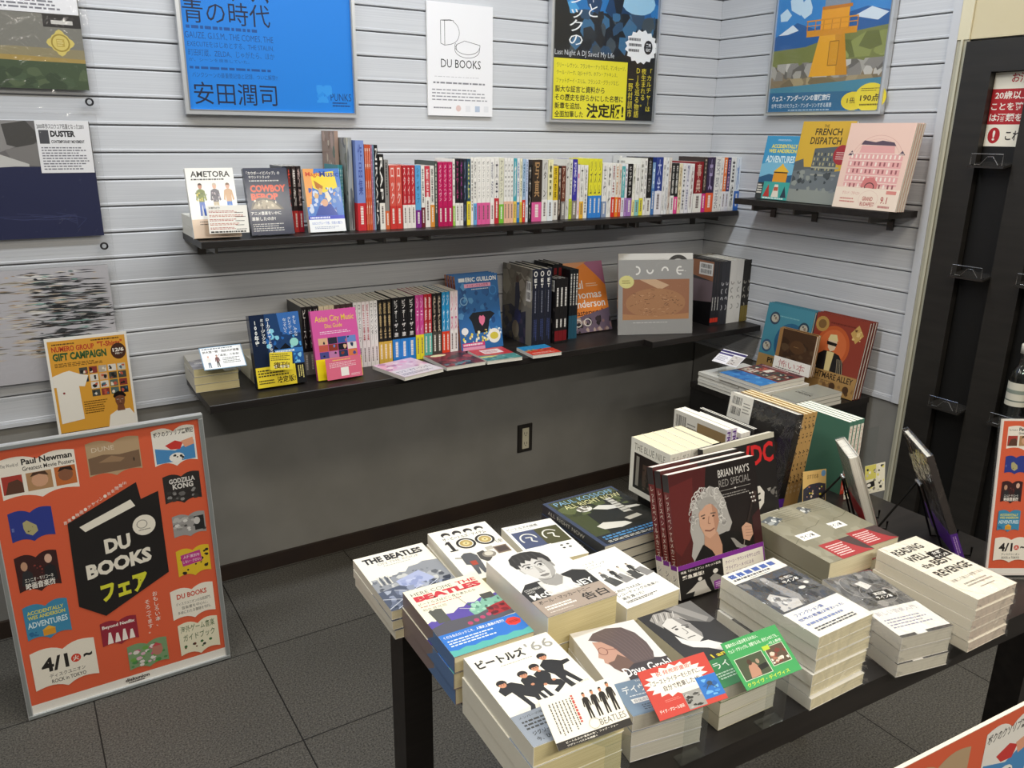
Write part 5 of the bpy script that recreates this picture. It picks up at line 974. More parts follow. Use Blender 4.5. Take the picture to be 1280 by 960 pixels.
def art_night(F):
    F.r(0, 0, 1, 1, '14223c'); F.poly([(.3, 0), (1, 0), (1, .55), (.3, .55)], '20406c'); F.poly([(.55, 0), (1, 0), (1, .3), (.6, .3)], '3a6cb0'); F.blobs(.28, .20, .98, .58, 30, ['2a68b4', '4a9ad8', '1c3a6a', '8ad0e8'], .02, .07, 3); F.c(.84, .42, .09, .06, '9ad8d0', 12); F.poly([(.36, .58), (.44, .44), (.52, .50), (.66, .42), (.8, .52), (.98, .48), (.98, .6)], '0e1622')
    F.tv('DJカルチャーとクラブ', .32, .06, .40, .56, 'eef0ee', .02); F.tv('ミュージックの', .205, .06, .285, .40, 'eef0ee', .02); F.tv('100年史', .06, .08, .15, .42, 'eef0ee', .03); F.tv('そして、みんな', .86, .06, .93, .34, 'e4ecf4', .01); F.tv('クレイジーに', .76, .07, .83, .30, 'e4ecf4', .01); F.tv('なっていく', .66, .08, .73, .28, 'e4ecf4', .01)
    F.r(.42, .50, 1, .56, '3a7ac0'); F.rows(.44, .51, .9, .55, 1, 'e0ecf4', .7); F.r(.78, .56, 1, .72, '2a5a9a'); F.blobs(.8, .57, .98, .71, 6, ['4a9ad8', '8ac8e8'], .02, .05, 3)
    F.r(0, .72, .80, 1, 'ead23a'); F.r(.80, .72, 1, 1, '191a1e'); F.rows(.04, .75, .7, .86, 3, '3a3420', .5); F.t('決定版!', .40, .87, .78, .96, '2a2418', .02); F.rows(.04, .89, .36, .96, 2, '3a3420', .5); F.rows(.84, .75, .97, .95, 3, 'd8cc80', .5, True)
faceout('face_out_book', 'blue night city face out book with yellow band on the lower shelf', (322.5, 483), (383.8, 476), ZS2, 395, 12, .034, yb=-.262, col='16233c', front=art_night, pages=PG_CREAM, rough=.16)
def art_refu(F): F.r(0, 0, 1, 1, 'ecd73c'); F.rows(.05, .06, .95, .48, 4, '5a4f20', .5); F.t('復刊!', .16, .54, .86, .92, 'f4f0d8', .09); F.t('復刊!', .16, .54, .86, .92, '4a3018', .02)
card('promotion_card', 'small yellow card hanging on the blue night city book', (336.7, 441), (365, 439.5), (339.6, 463), at(352, 470, 1, -.285), (0, -1, .18), art_refu, 'ecd73c')
def art_asian(F):
    F.r(0, 0, 1, 1, 'd45aa0'); F.t('Asian City Music', .08, .08, .94, .19, 'e8c84a', .01); F.t('Disc Guide', .28, .20, .66, .26, 'e8c84a', .01); F.rows(.16, .30, .88, .35, 2, 'f0d8e4', .4)
    rn = random.Random(2); cols = ['d8b08a', '2a2a3a', '3a5a9c', '6a8ac8', 'c05a4a', '8a3a2c', '1c1c28', 'e0d8d0', '4a4a88', 'b87aa8', '2a3a5a', 'd07a4a']
    for j in range(3):
        for i in range(4): F.r(.10 + .21 * i, .40 + .1 * j, .30 + .21 * i, .495 + .1 * j, cols[(i + 4 * j) % 12]); F.k -= .5; F.blobs(.11 + .21 * i, .405 + .1 * j, .29 + .21 * i, .49 + .1 * j, 3, [rn.choice(cols), rn.choice(cols)], .02, .05, i + j * 5)
    F.r(0, .70, 1, 1, 'ecd61e')
faceout('face_out_book', 'pink face out book with photo grid and yellow base on the lower shelf', (398, 473.8), (454, 467), ZS2, 389.5, 12, .016, yb=-.262, col='d45aa0', front=art_asian, pages=PG_WHITE, rough=.2)
def art_pinkpop(F): F.r(0, 0, 1, 1, 'dd6a86'); F.rows(.2, .08, .8, .14, 1, 'f0d060', .7); F.rows(.1, .2, .9, .46, 4, 'f4dce0', .35); F.r(.40, .48, .62, .88, 'f2efe8'); F.rows(.68, .80, .95, .92, 2, 'f4dce0', .4)
card('promotion_card', 'small pink card at the foot of the pink photo grid book', (406.3, 449.5), (450.5, 443), (410, 476), at(430, 470, 1, -.285), (0, -1, .18), art_pinkpop, 'dd6a86')
# spine row
Z3x, Z3y = (lambda x: 340 + x / 4.267), (lambda y: 320 + y / 4.267)
LY = -.172
V3 = lambda u: 446.5 - (u - 450) * (446.5 - 431.3) / (572.7 - 450)
G2 = 'upright books on the lower shelf'
L3 = [
 (3, 172, 262, 268, '1c1b1c', '8a8784', 510, 'e6e3dd', 'ビースト', 'black book at the left of the lower shelf row'),
 (3, 263, 345, 264, 'ddd2b0', None, 0, '6a5a3a', '資料', 'cream yellow book behind the pink photo grid book'),
 (3, 346, 440, 256, '4a3a38', None, 0, 'd8b0a8', 'メタル', 'dark brown book behind the pink photo grid book'),
 (2, 443, 486, 247, 'ece9e6', 'ede6e4', 480, '2a2628', 'ロックミーツ', 'white book with black title and red stripe, first pair'),
 (2, 487, 528, 243, 'efe6e6', 'ece4e4', 476, 'a8283a', '誕生日事典', 'white birthday encyclopedia with red top'),
 (2, 529, 570, 238, 'ece9e6', 'ede6e4', 470, '2a2628', 'ロックインター', 'white book with black title and red stripe, second pair'),
 (3, 573, 643, 232, '1d1a17', 'd8b04a', 456, 'c9b080', '読書会', 'black book with golden band'),
 (3, 646, 767, 218, '19191b', '2a80d0', 440, 'f2f0ec', 'ビフォー・ザ・旅', 'thick black book with big white title and blue band'),
 (2, 769, 812, 208, 'cf4a94', 'eee032', 420, 'f0d0e0', 'シティ', 'magenta book with yellow band'),
 (2, 813, 855, 203, 'b8262e', '5ab0a4', 412, 'f4e8e4', '歌謡曲', 'red book with teal band'),
 (2, 857, 906, 198, '1f1d1e', '4a4640', 405, 'c9b8a0', '偏愛', 'black book with grey printed band'),
 (2, 908, 948, 192, '2a94cc', 'e8482c', 402, 'e0f0f8', 'ジャズ', 'bright blue book with red orange band'),
 (2, 951, 992, 186, 'ece0e2', 'f0edea', 396, 'd06a90', '少女', 'white and pink book with white band'),
]
spine_row(L3, LY, ZS2, V3, G2, Z3x, Z3y, .148)
# blue face-out comics art book, copies behind it
def art_blue(F):
    F.r(0, 0, 1, 1, '2f6aa8'); F.blobs(0, .08, 1, .8, 40, ['2a5c98', '3f80bc', '244f86', '5a98cc'], .03, .09, 3); F.r(.08, .035, .22, .085, 'e4e8ec'); F.t('ERIC GUILLON', .24, .03, .96, .09, 'f0f2f2', .03); F.r(.20, .115, .82, .165, 'e8a8c4'); F.t('ミニオンたちの世界', .26, .12, .76, .16, 'a83a6a', .01); F.rows(.36, .18, .84, .20, 1, 'd8e4ee')
    F.poly([(.34, .50), (.24, .56), (.30, .62), (.36, .78), (.66, .78), (.72, .62), (.86, .54), (.76, .50)], '1c2028'); F.poly([(.47, .58), (.50, .545), (.54, .56), (.58, .545), (.62, .58), (.60, .64), (.54, .69), (.48, .64)], 'e87a9c'); F.ring(.86, .22, .08, .06, .02, '3f86c8', 14); F.ring(.16, .34, .08, .05, .02, '8ab8dc', 14)
    F.blobs(.02, .74, .98, .90, 40, ['ead84a', 'f2eec8', 'd8b83a', 'e8f0f4'], .015, .035, 6); F.c(.12, .74, .08, .05, 'eef0f0', 14); F.c(.80, .84, .15, .10, 'f2f0e8', 18); F.c(.80, .84, .10, .05, 'd8c84a', 14); F.r(.04, .90, .56, .95, 'd83a7a'); F.rows(.06, .91, .54, .94, 1, 'f4e0e8', .8); F.r(.04, .955, .56, 1, 'e8a0bc')
a, b = at(577, 431.5, 1, -.165), at(629.4, 423.8, 1, -.165); a.z = b.z = ZS2; Tg = T_face(a, b, math.radians(11), .0155); hg = solve_h(Tg, 345.7)
g0 = book('film_art_book', 'front copy of the blue face out art book with pink heart', Tg, (b - a).length, hg, .0155, '2f6aa8', front=art_blue, scol='c98a6a', pages=PG_WHITE, hard=True, group='blue art books with pink heart', spine=lambda S: S.rows(.2, .05, .8, .9, 1, '8a3a2a', .8, True))
for i, nm in ((1, 'second'), (2, 'third'), (3, 'rearmost')):
    c = copy_tree(g0); c.matrix_world = behind(Tg, .0168 * i, -.002 * i); c['label'] = nm + ' copy of the blue art book with pink heart'
# dark film books right of it
Z4x, Z4y = (lambda x: 540 + x / 4.923), (lambda y: 300 + y / 4.923)
V4 = lambda u: 431.5 - (u - 664) * (431.5 - 424.5) / (720 - 664)
def mist_back(F): F.r(0, 0, 1, 1, '7d7a70'); F.blobs(0, 0, 1, .5, 30, ['a09c8e', '8b877a', 'b4b0a2', '7a766a'], .06, .16, 2); F.poly([(0, .58), (.3, .52), (.62, .60), (.8, .56), (.8, 1), (0, 1)], '33364a'); F.blobs(0, .55, .8, 1, 22, ['3a4060', '4a4258', '262a3c', '5a544a'], .05, .12, 3); F.poly([(.44, .22), (.56, .20), (.60, .40), (.54, .60), (.42, .58)], '3a4058'); F.c(.50, .17, .05, .05, '6a5a50', 12); F.c(.52, .66, .11, .10, '343a70', 16); F.c(.46, .84, .12, .12, '8a8070', 14); F.r(.80, .16, .96, .42, 'e4e2dc'); barcode(F, .82, .18, .94, .40)
def film_books(what, n, x0, x1, topz, yf, z, w, col, sp, bk, group, bot=None):
    u0, u1 = Z4x(x0), Z4x(x1); a, b = at(u0, V4(u0), 1, yf), at(u1, V4(u1), 1, yf); W = b.x - a.x; h = at((u0 + u1) / 2, Z4y(topz), 1, yf).z - z
    b0 = None; nm = {3: ('left copy of ', 'middle copy of ', 'right copy of '), 2: ('left copy of ', 'right copy of '), 1: ('',)}[n]
    for i in range(n):
        T = T_spine(a.x + (i + 1) * W / n - .0002, yf, z + .0004)
        if b0 is None: b0 = book('film_book', nm[0] + what, T, w, h, W / n - .0006, col, back=bk, spine=sp, scol=col, pages=PG_WHITE, hard=True, group=group)
        else: c = copy_tree(b0); c.matrix_world = T; c['label'] = nm[i] + what
film_books('large dark blue film book with misty picture side', 3, 610, 728, 180, -.215, ZS2, .205, '232634', lambda S: (S.ring(.5, .06, .22, .03, .12, 'e8e6e0', 14), S.t('E', .3, .12, .7, .17, 'e8e6e0', .04), S.t('T', .3, .19, .7, .24, 'e8e6e0', .04), S.rows(.42, .28, .58, .62, 1, '8a8ea0', .8, True), S.rows(.3, .65, .8, .95, 2, '3f4a78', .6, True)), mist_back, 'large dark blue film books')
film_books('tall black film book behind the small black ones', 2, 732, 790, 150, -.14, ZS2, .13, '1a1a1e', lambda S: S.r(.2, .05, .8, .5, '6d1c20'), lambda F: (F.r(.72, .04, .95, .16, 'e4e2dc'), barcode(F, .74, .05, .93, .15)), 'tall black film books')
film_books('small black film book with red tipped spine', 3, 752, 826, 238, -.225, ZS2, .085, '1e1c1d', lambda S: (S.rows(.3, .14, .75, .48, 1, 'e6e3dd', .9, True), S.rows(.3, .62, .75, .76, 1, 'e6e3dd', .9, True), S.r(0, .80, 1, .96, '7a1c22')), lambda F: (F.r(.5, .03, .9, .2, 'd8d6ce'), barcode(F, .55, .05, .85, .18), F.blobs(.1, .45, .95, .95, 14, ['4a4644', '6a6460', '33302f'], .04, .1, 2)), 'small black film books')
film_books('black film book with teal foot, left of the orange book', 3, 836, 888, 184, -.190, ZS2, .12, '1c2024', lambda S: (S.rows(.3, .06, .75, .60, 1, 'd8d6d0', .9, True), S.r(0, .66, 1, 1, '2a5a70')), None, 'black and teal film books')
def art_orange(F):
    F.r(0, 0, 1, 1, 'e8883a'); F.poly([(.5, 0), (1, 0), (1, .35), (.8, .2)], 'a86a8a'); F.poly([(0, 0), (.6, 0), (.3, .08), (0, .1)], 'd89a70'); F.t('Paul', .06, .26, .42, .38, 'f4f2ee', .01); F.t('Thomas', .06, .41, .86, .52, 'f4f2ee', .01); F.t('Anderson', .06, .54, .92, .65, 'f4f2ee', .01); F.t('Masterworks', .06, .68, .94, .76, '3a2020', .01); F.rows(.5, .30, .82, .36, 2, 'f0d8c0', .4)
    F.poly([(0, .80), (1, .68), (1, 1), (0, 1)], '6a5a6a'); F.blobs(0, .78, 1, 1, 26, ['3a3034', '8a6a6a', '2a2426', 'b09a90'], .03, .08, 3); F.ring(.16, .86, .09, .05, .02, 'e0d8d0', 12); F.ring(.40, .86, .09, .05, .02, 'e0d8d0', 12)
a, b = at(717, 414.5, 1, -.15), at(765.5, 406, 1, -.15); a.z = b.z = ZS2; T_or = T_face(a, b, math.radians(19), .014)
book('film_book', 'orange face out film book with white title leaning on the lower shelf', T_or, (b - a).length, solve_h(T_or, 325.4, (b - a).length), .014, 'e8883a', front=art_orange, scol='c97a3a', pages=PG_WHITE, hard=True)
# magazines along the front edge
def mag(label, TL, TR, BL, art, yback, dx=0, z=.0125, t=.012, **k):
    T, w, h = T_lying(TL, TR, BL, ZS2 + z, k['w'], k['h']); top = max((T @ Vector((a, 0, h))).y for a in (0, w))
    return book('magazine', label, Matrix.Translation((dx, yback - top, 0)) @ T, w, h, t, col='e8e4dc', front=art, pages=PG_WHITE, group='magazines along the lower shelf edge')
def art_m1(F): F.r(0, 0, 1, 1, 'd9b8cc'); F.blobs(0, 0, 1, .7, 30, ['e0a0c0', 'c890b4', 'e8d0dc', 'b07aa4'], .05, .12, 3); F.r(.02, .56, .98, .98, 'ddd4da'); F.t('センス・オブ・ワンダー', .06, .62, .94, .74, '4a3a5a', .01); F.rows(.06, .80, .9, .92, 3, '6a5a78', .5)
def art_m2(F): F.r(0, 0, 1, 1, '6a2a38'); F.blobs(0, 0, 1, 1, 30, ['8a2a3a', '2a2028', '4a1c28', 'a03a44'], .06, .14, 4); F.c(.3, .14, .2, .08, 'e0d8ae', 16); F.blobs(.05, .7, .95, .98, 14, ['2a4a58', '1c3040', '5a7a84'], .04, .1, 5)
def art_m3(F): F.r(0, 0, 1, 1, '4f8a88'); F.poly([(0, 0), (1, 0), (1, .6), (.4, .62), (0, .5)], 'c03a40'); F.r(.25, .12, .8, .45, 'e8d8d8'); F.rows(.3, .18, .75, .4, 3, 'b03a4a', .5); F.poly([(0, .62), (.5, .66), (.3, .74), (0, .7)], 'd8cc6a'); F.blobs(0, .7, 1, 1, 16, ['5a9a94', '3a7070', '88b0a8'], .05, .1, 3)
def art_m4(F): F.r(0, 0, 1, 1, 'cc3a28'); F.poly([(0, 0), (1, 0), (1, .40), (0, .48)], '2a84b8'); F.blobs(0, .38, 1, .6, 16, ['6a5a3a', 'a08a5a', '3a3a2c'], .04, .09, 3); F.rows(.1, .74, .9, .9, 2, 'e8c8b8', .4)
mag('pink lilac magazine, leftmost on the lower shelf edge', (459.5, 451.2), (504, 440.0), (495.8, 467.5), art_m1, -.176, w=.158, h=.178)
mag('dark red magazine, second from left on the lower shelf edge', (520, 439), (566, 431), (547.6, 456), art_m2, -.176, w=.150, h=.168)
mag('teal magazine with red top, third on the lower shelf edge', (572, 433), (616, 426.5), (596.2, 449.2), art_m3, -.192, .004, w=.136, h=.156)
mag('red magazine with blue top, rightmost on the lower shelf edge', (618, 426), (660, 420.5), (644, 440.0), art_m4, -.240, .010, w=.118, h=.120)
# clear-wrapped square film records in the corner and the grey film books
def art_desert(F):
    F.r(0, 0, 1, 1, '9b9a98'); F.ring(.24, .14, .045, .05, .02, 'e8e6e2', 14, -100, 100); F.ring(.42, .13, .04, .05, .02, 'e8e6e2', 14, 0, 180); F.ring(.62, .15, .04, .05, .02, 'e8e6e2', 14, 180, 360); F.ring(.82, .145, .04, .05, .02, 'e8e6e2', 14, 60, 300); F.line([(.79, .145), (.87, .145)], .015, 'e8e6e2')
    F.r(.06, .26, .95, .80, '9a6a4e'); F.poly([(.28, .26), (.50, .26), (.68, .34), (.56, .40)], 'c9a888'); F.c(.50, .58, .40, .20, 'a87a56', 26); rn = random.Random(5)
    for k in range(110):
        a = rn.uniform(0, 6.28); r = rn.uniform(.3, 1); F.k -= .95; F.line([(.5 + .38 * r * math.cos(a), .58 + .19 * r * math.sin(a)), (.5 + .38 * r * math.cos(a) + rn.uniform(-.05, .05), .58 + .19 * r * math.sin(a) + rn.uniform(-.02, .02))], .006, rn.choice(('6a4430', '8a5c40', 'c49a76', '5a3a2a')))
    F.poly([(.06, .72), (.5, .76), (.95, .72), (.95, .80), (.06, .80)], 'b08058'); F.c(.11, .29, .10, .085, 'd6cf8a', 18); F.rows(.05, .26, .17, .32, 2, '8a7a3a', .4); F.rows(.2, .83, .8, .85, 1, 'c9c7c4')
a, b = at(772.7, 413.5, 1, -.235), at(865, 417.5, 1, -.352); a.z = b.z = ZS2
T_du = T_face(a, b, math.radians(9), .006)
s = (b - a).length
def rec(label, T, art, k=.95):
    r = thing('film_record', label, 'record', T, 'wrapped desert film records'); mb = MB(); mb.box((0, .0003, 0), (s, .0045, s * k), M('a9a8a6', .35)); F = Face(mb, (0, .0003, s * k), (s, 0, 0), (0, 0, -s * k)); art(F); mb.build('record_jacket', r)
    mb = MB(); mb.box((-.002, -.0006, 0), (s + .002, .0055, s * k + .004), FILM); mb.build('plastic_sleeve', r)
rec('clear wrapped grey record with desert picture, the front one', T_du, art_desert)
rec('clear wrapped white record standing behind the desert picture record', Matrix.Translation((.016, .020, 0)) @ T_du, lambda F: (F.r(0, 0, 1, 1, 'd9d7d2'), F.c(.80, .16, .15, .14, '3a3836', 20, 180, 360), F.c(.80, .16, .10, .09, 'd9d7d2', 20, 180, 360)), 1.02)
Z5x, Z5y = (lambda x: 740 + x / 5.818), (lambda y: 290 + y / 5.818)
V5 = lambda u: 408.5 - (u - 890) * (408.5 - 399.5) / (936 - 890)
def film2(what, n, x0, x1, topz, col, sp, bk=None, group=None, yf=-.29):
    u0, u1 = Z5x(x0), Z5x(x1); a, b = at(u0, V5(u0), 1, yf), at(u1, V5(u1), 1, yf); W = b.x - a.x; h = at((u0 + u1) / 2, Z5y(topz), 1, yf).z - ZS2
    nm = {2: ('left copy of ', 'right copy of '), 1: ('',), 3: ('left copy of ', 'middle copy of ', 'right copy of ')}[n]; b0 = None
    for i in range(n):
        T = T_spine(a.x + (i + 1) * W / n - .0002, yf, ZS2 + .0004)
        if b0 is None: b0 = book('film_book', nm[0] + what, T, .215, h, W / n - .0006, col, back=bk, spine=sp, scol=col, pages=PG_GREY, group=group, hard=True)
        else: c = copy_tree(b0); c.matrix_world = T; c['label'] = nm[i] + what
def du_sp(ink): return lambda S: [S.ring(.5, .34 + .13 * k, .22, .035, .14, ink, 10, (k * 90) % 360, (k * 90) % 360 + 200) for k in range(4)]
def du_back(F): F.r(0, 0, 1, 1, '4a4648'); F.poly([(0, 0), (1, 0), (1, .3), (0, .2)], '9a6a50'); F.r(.62, .03, .98, .22, 'e4e2de'); barcode(F, .66, .05, .94, .20); F.poly([(0, .3), (1, .3), (1, .62), (0, .7)], '7a6a70'); F.poly([(0, .7), (1, .62), (1, 1), (0, 1)], '141316')
film2('dark grey film book with red foot label in the corner', 3, 850, 908, 222, '2c2b2f', lambda S: (S.rows(.35, .55, .65, .80, 1, 'd8d6d2', .9, True), S.r(0, .88, 1, .95, 'd03a2a')), du_back, 'dark grey film books in the corner')
film2('dark grey film book with ring letters left of the white ones', 2, 909, 970, 218, '34343a', du_sp('c8c8cc'), None, 'dark grey ring lettered film books')
film2('white film book with ring letters in the corner', 2, 972, 1066, 208, 'e0deda', du_sp('a8a6a2'), None, 'white ring lettered film books')
film2('black film book with golden foot against the right wall', 2, 1068, 1136, 206, '211e18', lambda S: (du_sp('a8a49a')(S), S.r(0, .74, 1, 1, '7a6a2a')), None, 'black and gold film books')
# ---------------------------------------------------------------- right wall shelf: three picture books, several copies each
def face_right(label, y0, y1, xb, z, h, lean, t, n, what, name='picture_book', step=None, **k):
    T = T_face((xb, y0, z), (xb, y1, z), math.radians(lean), t)
    b0 = book(name, label, T, y0 - y1, h, t, **k)
    for i in range(1, n):
        c = copy_tree(b0); c.matrix_world = behind(T, (t + (.0026 if k.get('obi') else .0012)) * i, (step or .002) * i); c['label'] = (('second', 'third', 'fourth', 'fifth')[i - 1] if i < n - 1 else 'rearmost') + ' copy of ' + what
    return b0
def art_adv(F):
    F.r(0, 0, 1, 1, '3f96c4'); F.poly([(0, .45), (.4, .38), (1, .44), (1, .7), (0, .7)], '7ab8d4'); F.rows(.36, .05, .8, .08, 2, 'd8e8f0', .4); F.t('ACCIDENTALLY', .20, .13, .98, .19, 'f0e04a', .03); F.t('WES ANDERSON', .14, .205, .98, .265, 'f0e04a', .03); F.t('ADVENTURES', .10, .31, .98, .42, 'd8ecf0', .03)
    F.poly([(0, .66), (.3, .60), (.7, .63), (1, .60), (1, .75), (0, .75)], '2a5a80'); F.poly([(.42, .56), (.66, .44), (.90, .56)], 'eebb3c'); F.r(.44, .56, .86, .72, 'e0982c'); F.r(.44, .56, .86, .58, '3a3020'); F.c(.66, .45, .03, .02, 'eebb3c', 8)
    F.r(0, .74, .2, 1, '33383a'); F.rows(.02, .76, .18, .92, 4, 'e8e4d8', .6); F.r(.2, .72, 1, 1, '3fa49c'); F.poly([(.24, .96), (.36, .76), (.44, .96)], 'b83a34'); F.poly([(.50, .96), (.55, .76), (.66, .76), (.72, .96)], 'e4dccc'); F.r(.54, .80, .67, .86, 'c05a44'); F.poly([(.78, .96), (.86, .78), (.96, .96)], '2a3a4a'); F.rows(.24, .965, .96, .995, 1, 'e8f0ec', .7)
face_right('light blue seaside tower picture book at the left of the right wall shelf', -.372, -.528, -.115, ZR, .238, 10, .018, 1, '', col='3f96c4', front=art_adv, scol='2e6a8c', pages=PG_WHITE)
def art_disp(F):
    F.r(0, 0, 1, 1, 'd6ac3c'); F.t('THE', .42, .04, .52, .075, '3a3020', .01); F.t('FRENCH', .28, .085, .78, .17, '3a3020', .02); F.t('DISPATCH', .22, .19, .80, .28, '3a3020', .02)
    F.poly([(.34, .33), (.80, .30), (.80, .62), (.92, .62), (.96, .42), (1, .42), (1, 1), (0, 1), (0, .50), (.16, .46), (.20, .56), (.34, .56)], '5a6064')
    F.poly([(0, .62), (.3, .58), (.6, .62), (1, .58), (1, .86), (0, .9)], '6d7478'); F.r(0, .84, 1, 1, '8d928c')
    for j in range(4):
        for i in range(7): F.k -= .9; F.r(.36 + .062 * i, .38 + .06 * j, .385 + .062 * i, .415 + .06 * j, 'b0a880' if (i + j) % 3 else '3a4044')
    F.r(.34, .55, .86, .57, 'a8a690'); F.r(.36, .64, .84, .66, '9a9a90'); F.blobs(.02, .6, .98, .86, 24, ['464c50', '7d8488', '3a4044', '90958f'], .02, .07, 3); F.c(.86, .40, .15, .12, 'a8303a', 22); F.rows(.76, .36, .96, .46, 4, 'e8c8c0', .4)
face_right('yellow picture book with grey town building, middle of the right wall shelf', -.529, -.756, -.117, ZR, .292, 10, .014, 1, '', col='d6ac3c', front=art_disp, scol='4a4438', pages=PG_WHITE)
def art_hotel(F):
    F.r(0, 0, 1, 1, 'ecc9ba'); F.ring(.52, .50, .42, .36, .006, 'd8a89c', 24, 200, 340); F.ring(.52, .5, .38, .32, .004, 'd8a89c', 24, 200, 340); F.poly([(.10, .40), (.24, .34), (.26, .26), (.76, .26), (.78, .34), (.92, .38), (.92, .72), (.10, .74)], 'e4a8a4'); F.poly([(.24, .25), (.28, .20), (.46, .22), (.56, .20), (.74, .22), (.78, .26)], '5a4a58')
    F.poly([(.07, .38), (.12, .32), (.17, .38)], '5a4a58'); F.poly([(.84, .36), (.89, .31), (.94, .36)], '5a4a58')
    for j in range(5):
        F.k -= .5; F.r(.10, .345 + .085 * j, .92, .355 + .085 * j, 'f0d4c8')
        for i in range(12): F.k -= .92; F.r(.13 + .066 * i, .365 + .085 * j, .155 + .066 * i, .41 + .085 * j, '9a5a5e' if (i * j) % 3 else 'f4e4d8')
    F.poly([(.38, .74), (.42, .64), (.56, .62), (.64, .70), (.64, .76)], 'd07a78'); F.ring(.52, .74, .07, .05, .014, '5a3a3a', 14)
    F.r(0, .755, 1, 1, 'efdcca'); F.t('グランド・ブダペスト', .12, .80, .40, .84, 'c8706a'); F.rows(.10, .87, .36, .94, 2, 'c8706a', .45); F.t('GRAND', .46, .85, .62, .90, 'b04a44', .02); F.t('BUDAPEST', .44, .915, .66, .96, 'b04a44', .02); F.t('9.1', .74, .84, .84, .92, 'b04a44', .01); F.r(.80, .77, .95, .81, 'd88a80'); F.rows(.72, .94, .95, .975, 1, 'b8706a', .7); F.ring(.55, .88, .15, .10, .003, 'd8a89c', 18)
face_right('front copy of the pale pink hotel picture book at the shelf end', -.760, -1.005, -.152, ZR, .285, 10, .010, 4, 'the pale pink hotel picture book', col='ecc9ba', front=art_hotel, scol='d8a89c', pages=PG_WHITE, group='pale pink hotel picture books', step=.0008)

# ---------------------------------------------------------------- corner cabinet
def art_teal(F):
    F.r(0, 0, 1, 1, '4a8a9c'); F.c(.62, .50, .34, .28, '2f6486', 26); F.rows(.3, .14, .8, .17, 1, '7ab0b8', .5)
    for cx, cy, c in ((.20, .20, '3a4a5c'), (.84, .26, '2f4454'), (.14, .60, '3f5a78')): F.c(cx, cy, .11, .09, c, 18); F.c(cx, cy, .08, .06, 'b9b4a4', 14); F.blobs(cx - .06, cy - .05, cx + .06, cy + .05, 5, ['3a3a40', '8a7a6a'], .015, .03, 2)
    F.r(0, .72, 1, 1, 'ab8752'); F.t('PINO', .22, .75, .60, .83, '2a2018', .03); F.rows(.1, .86, .6, .97, 3, '7d6038', .4); F.poly([(.48, .32), (.62, .28), (.66, .42), (.54, .50), (.5, .62), (.44, .56)], 'c9a060')
face_right('front copy of the teal picture book with round portraits on the corner cabinet', -.472, -.695, -.125, ZC, .285, 9, .014, 3, 'the teal picture book with round portraits', col='4a8a9c', front=art_teal, scol='2f5a68', pages=PG_WHITE, hard=True, group='teal portrait picture books', step=.001)
def art_mask(F):
    F.r(0, 0, 1, 1, '8a3a2c'); F.c(.42, .40, .32, .27, 'b8562c', 26); F.c(.42, .40, .26, .22, 'c9683a', 24); F.rows(.3, .08, .86, .12, 1, '6a2a20', .5)
    F.c(.14, .14, .13, .10, 'b08a4a', 16); F.poly([(.70, .18), (.82, .06), (.94, .18), (.82, .30)], 'c09a58'); F.blobs(.74, .10, .90, .26, 8, ['6a4a2a', 'd8b878'], .02, .04, 2); F.c(.14, .14, .08, .06, '7a5a34', 12)
    F.poly([(.12, .72), (.16, .54), (.28, .47), (.42, .46), (.58, .49), (.68, .58), (.72, .74)], '1e1c1c'); F.poly([(.34, .47), (.48, .47), (.46, .74), (.36, .74)], 'd8c48a'); F.poly([(.32, .32), (.38, .27), (.48, .29), (.50, .36), (.47, .44), (.40, .47), (.34, .42)], 'd8c0a0'); F.poly([(.30, .34), (.50, .35), (.49, .39), (.31, .385)], '1a1818'); F.poly([(.31, .32), (.34, .25), (.46, .24), (.51, .32)], 'd8c890')
    for k in range(4): F.line([(.56 + .03 * k, .54), (.60 + .035 * k, .72)], .008, 'a89a80')
    F.r(0, .72, 1, 1, 'a8834f'); F.t('NIGHTMARE ALLEY', -.02 + .04, .74, .94, .82, '33261a', .02); F.rows(.06, .84, .6, .86, 1, '6a4e2c'); F.blobs(.3, .86, .98, .99, 12, ['5a4028', '7a5a38', '8a6a44'], .03, .06, 3); F.c(.58, .90, .06, .05, '4a3424', 12); F.c(.84, .90, .06, .05, '4a3424', 12)
face_right('front copy of the dark red picture book with masked man on the corner cabinet', -.700, -.924, -.118, ZC, .288, 9, .014, 3, 'the dark red picture book with masked man', col='8a3a2c', front=art_mask, scol='6a2a20', pages=PG_WHITE, hard=True, group='dark red masked man books', step=.0006)
def art_brown(F): F.r(0, 0, 1, 1, '46301f'); F.r(0, 0, .10, 1, '9a7346'); F.blobs(.12, .1, 1, .7, 20, ['4d3624', '3a281a', '54402c'], .06, .12, 2); F.c(.55, .38, .2, .16, '543a24', 18); F.rows(.45, .36, .62, .4, 1, '8a6a44', .4)
def band_fear(F): F.r(0, 0, 1, 1, 'eee9e2'); F.t('怖い本', .14, .18, .86, .78, 'b02a3a', -.01); F.rows(.08, .82, .9, .94, 1, '5a4a48', .6)
face_right('dark brown square book with white band, before the teal picture book', -.602, -.772, -.176, ZC + .0560, .158, 7, .015, 2, 'the dark brown square book with white band', name='film_book', col='46301f', front=art_brown, scol='9a7346', pages=PG_WHITE, hard=True, obi=(.30, 'eee9e2', band_fear, None), group='dark brown square books', step=-.006)
RX, RZ = Vector((0, -1, 0)), Vector((1, 0, 0))
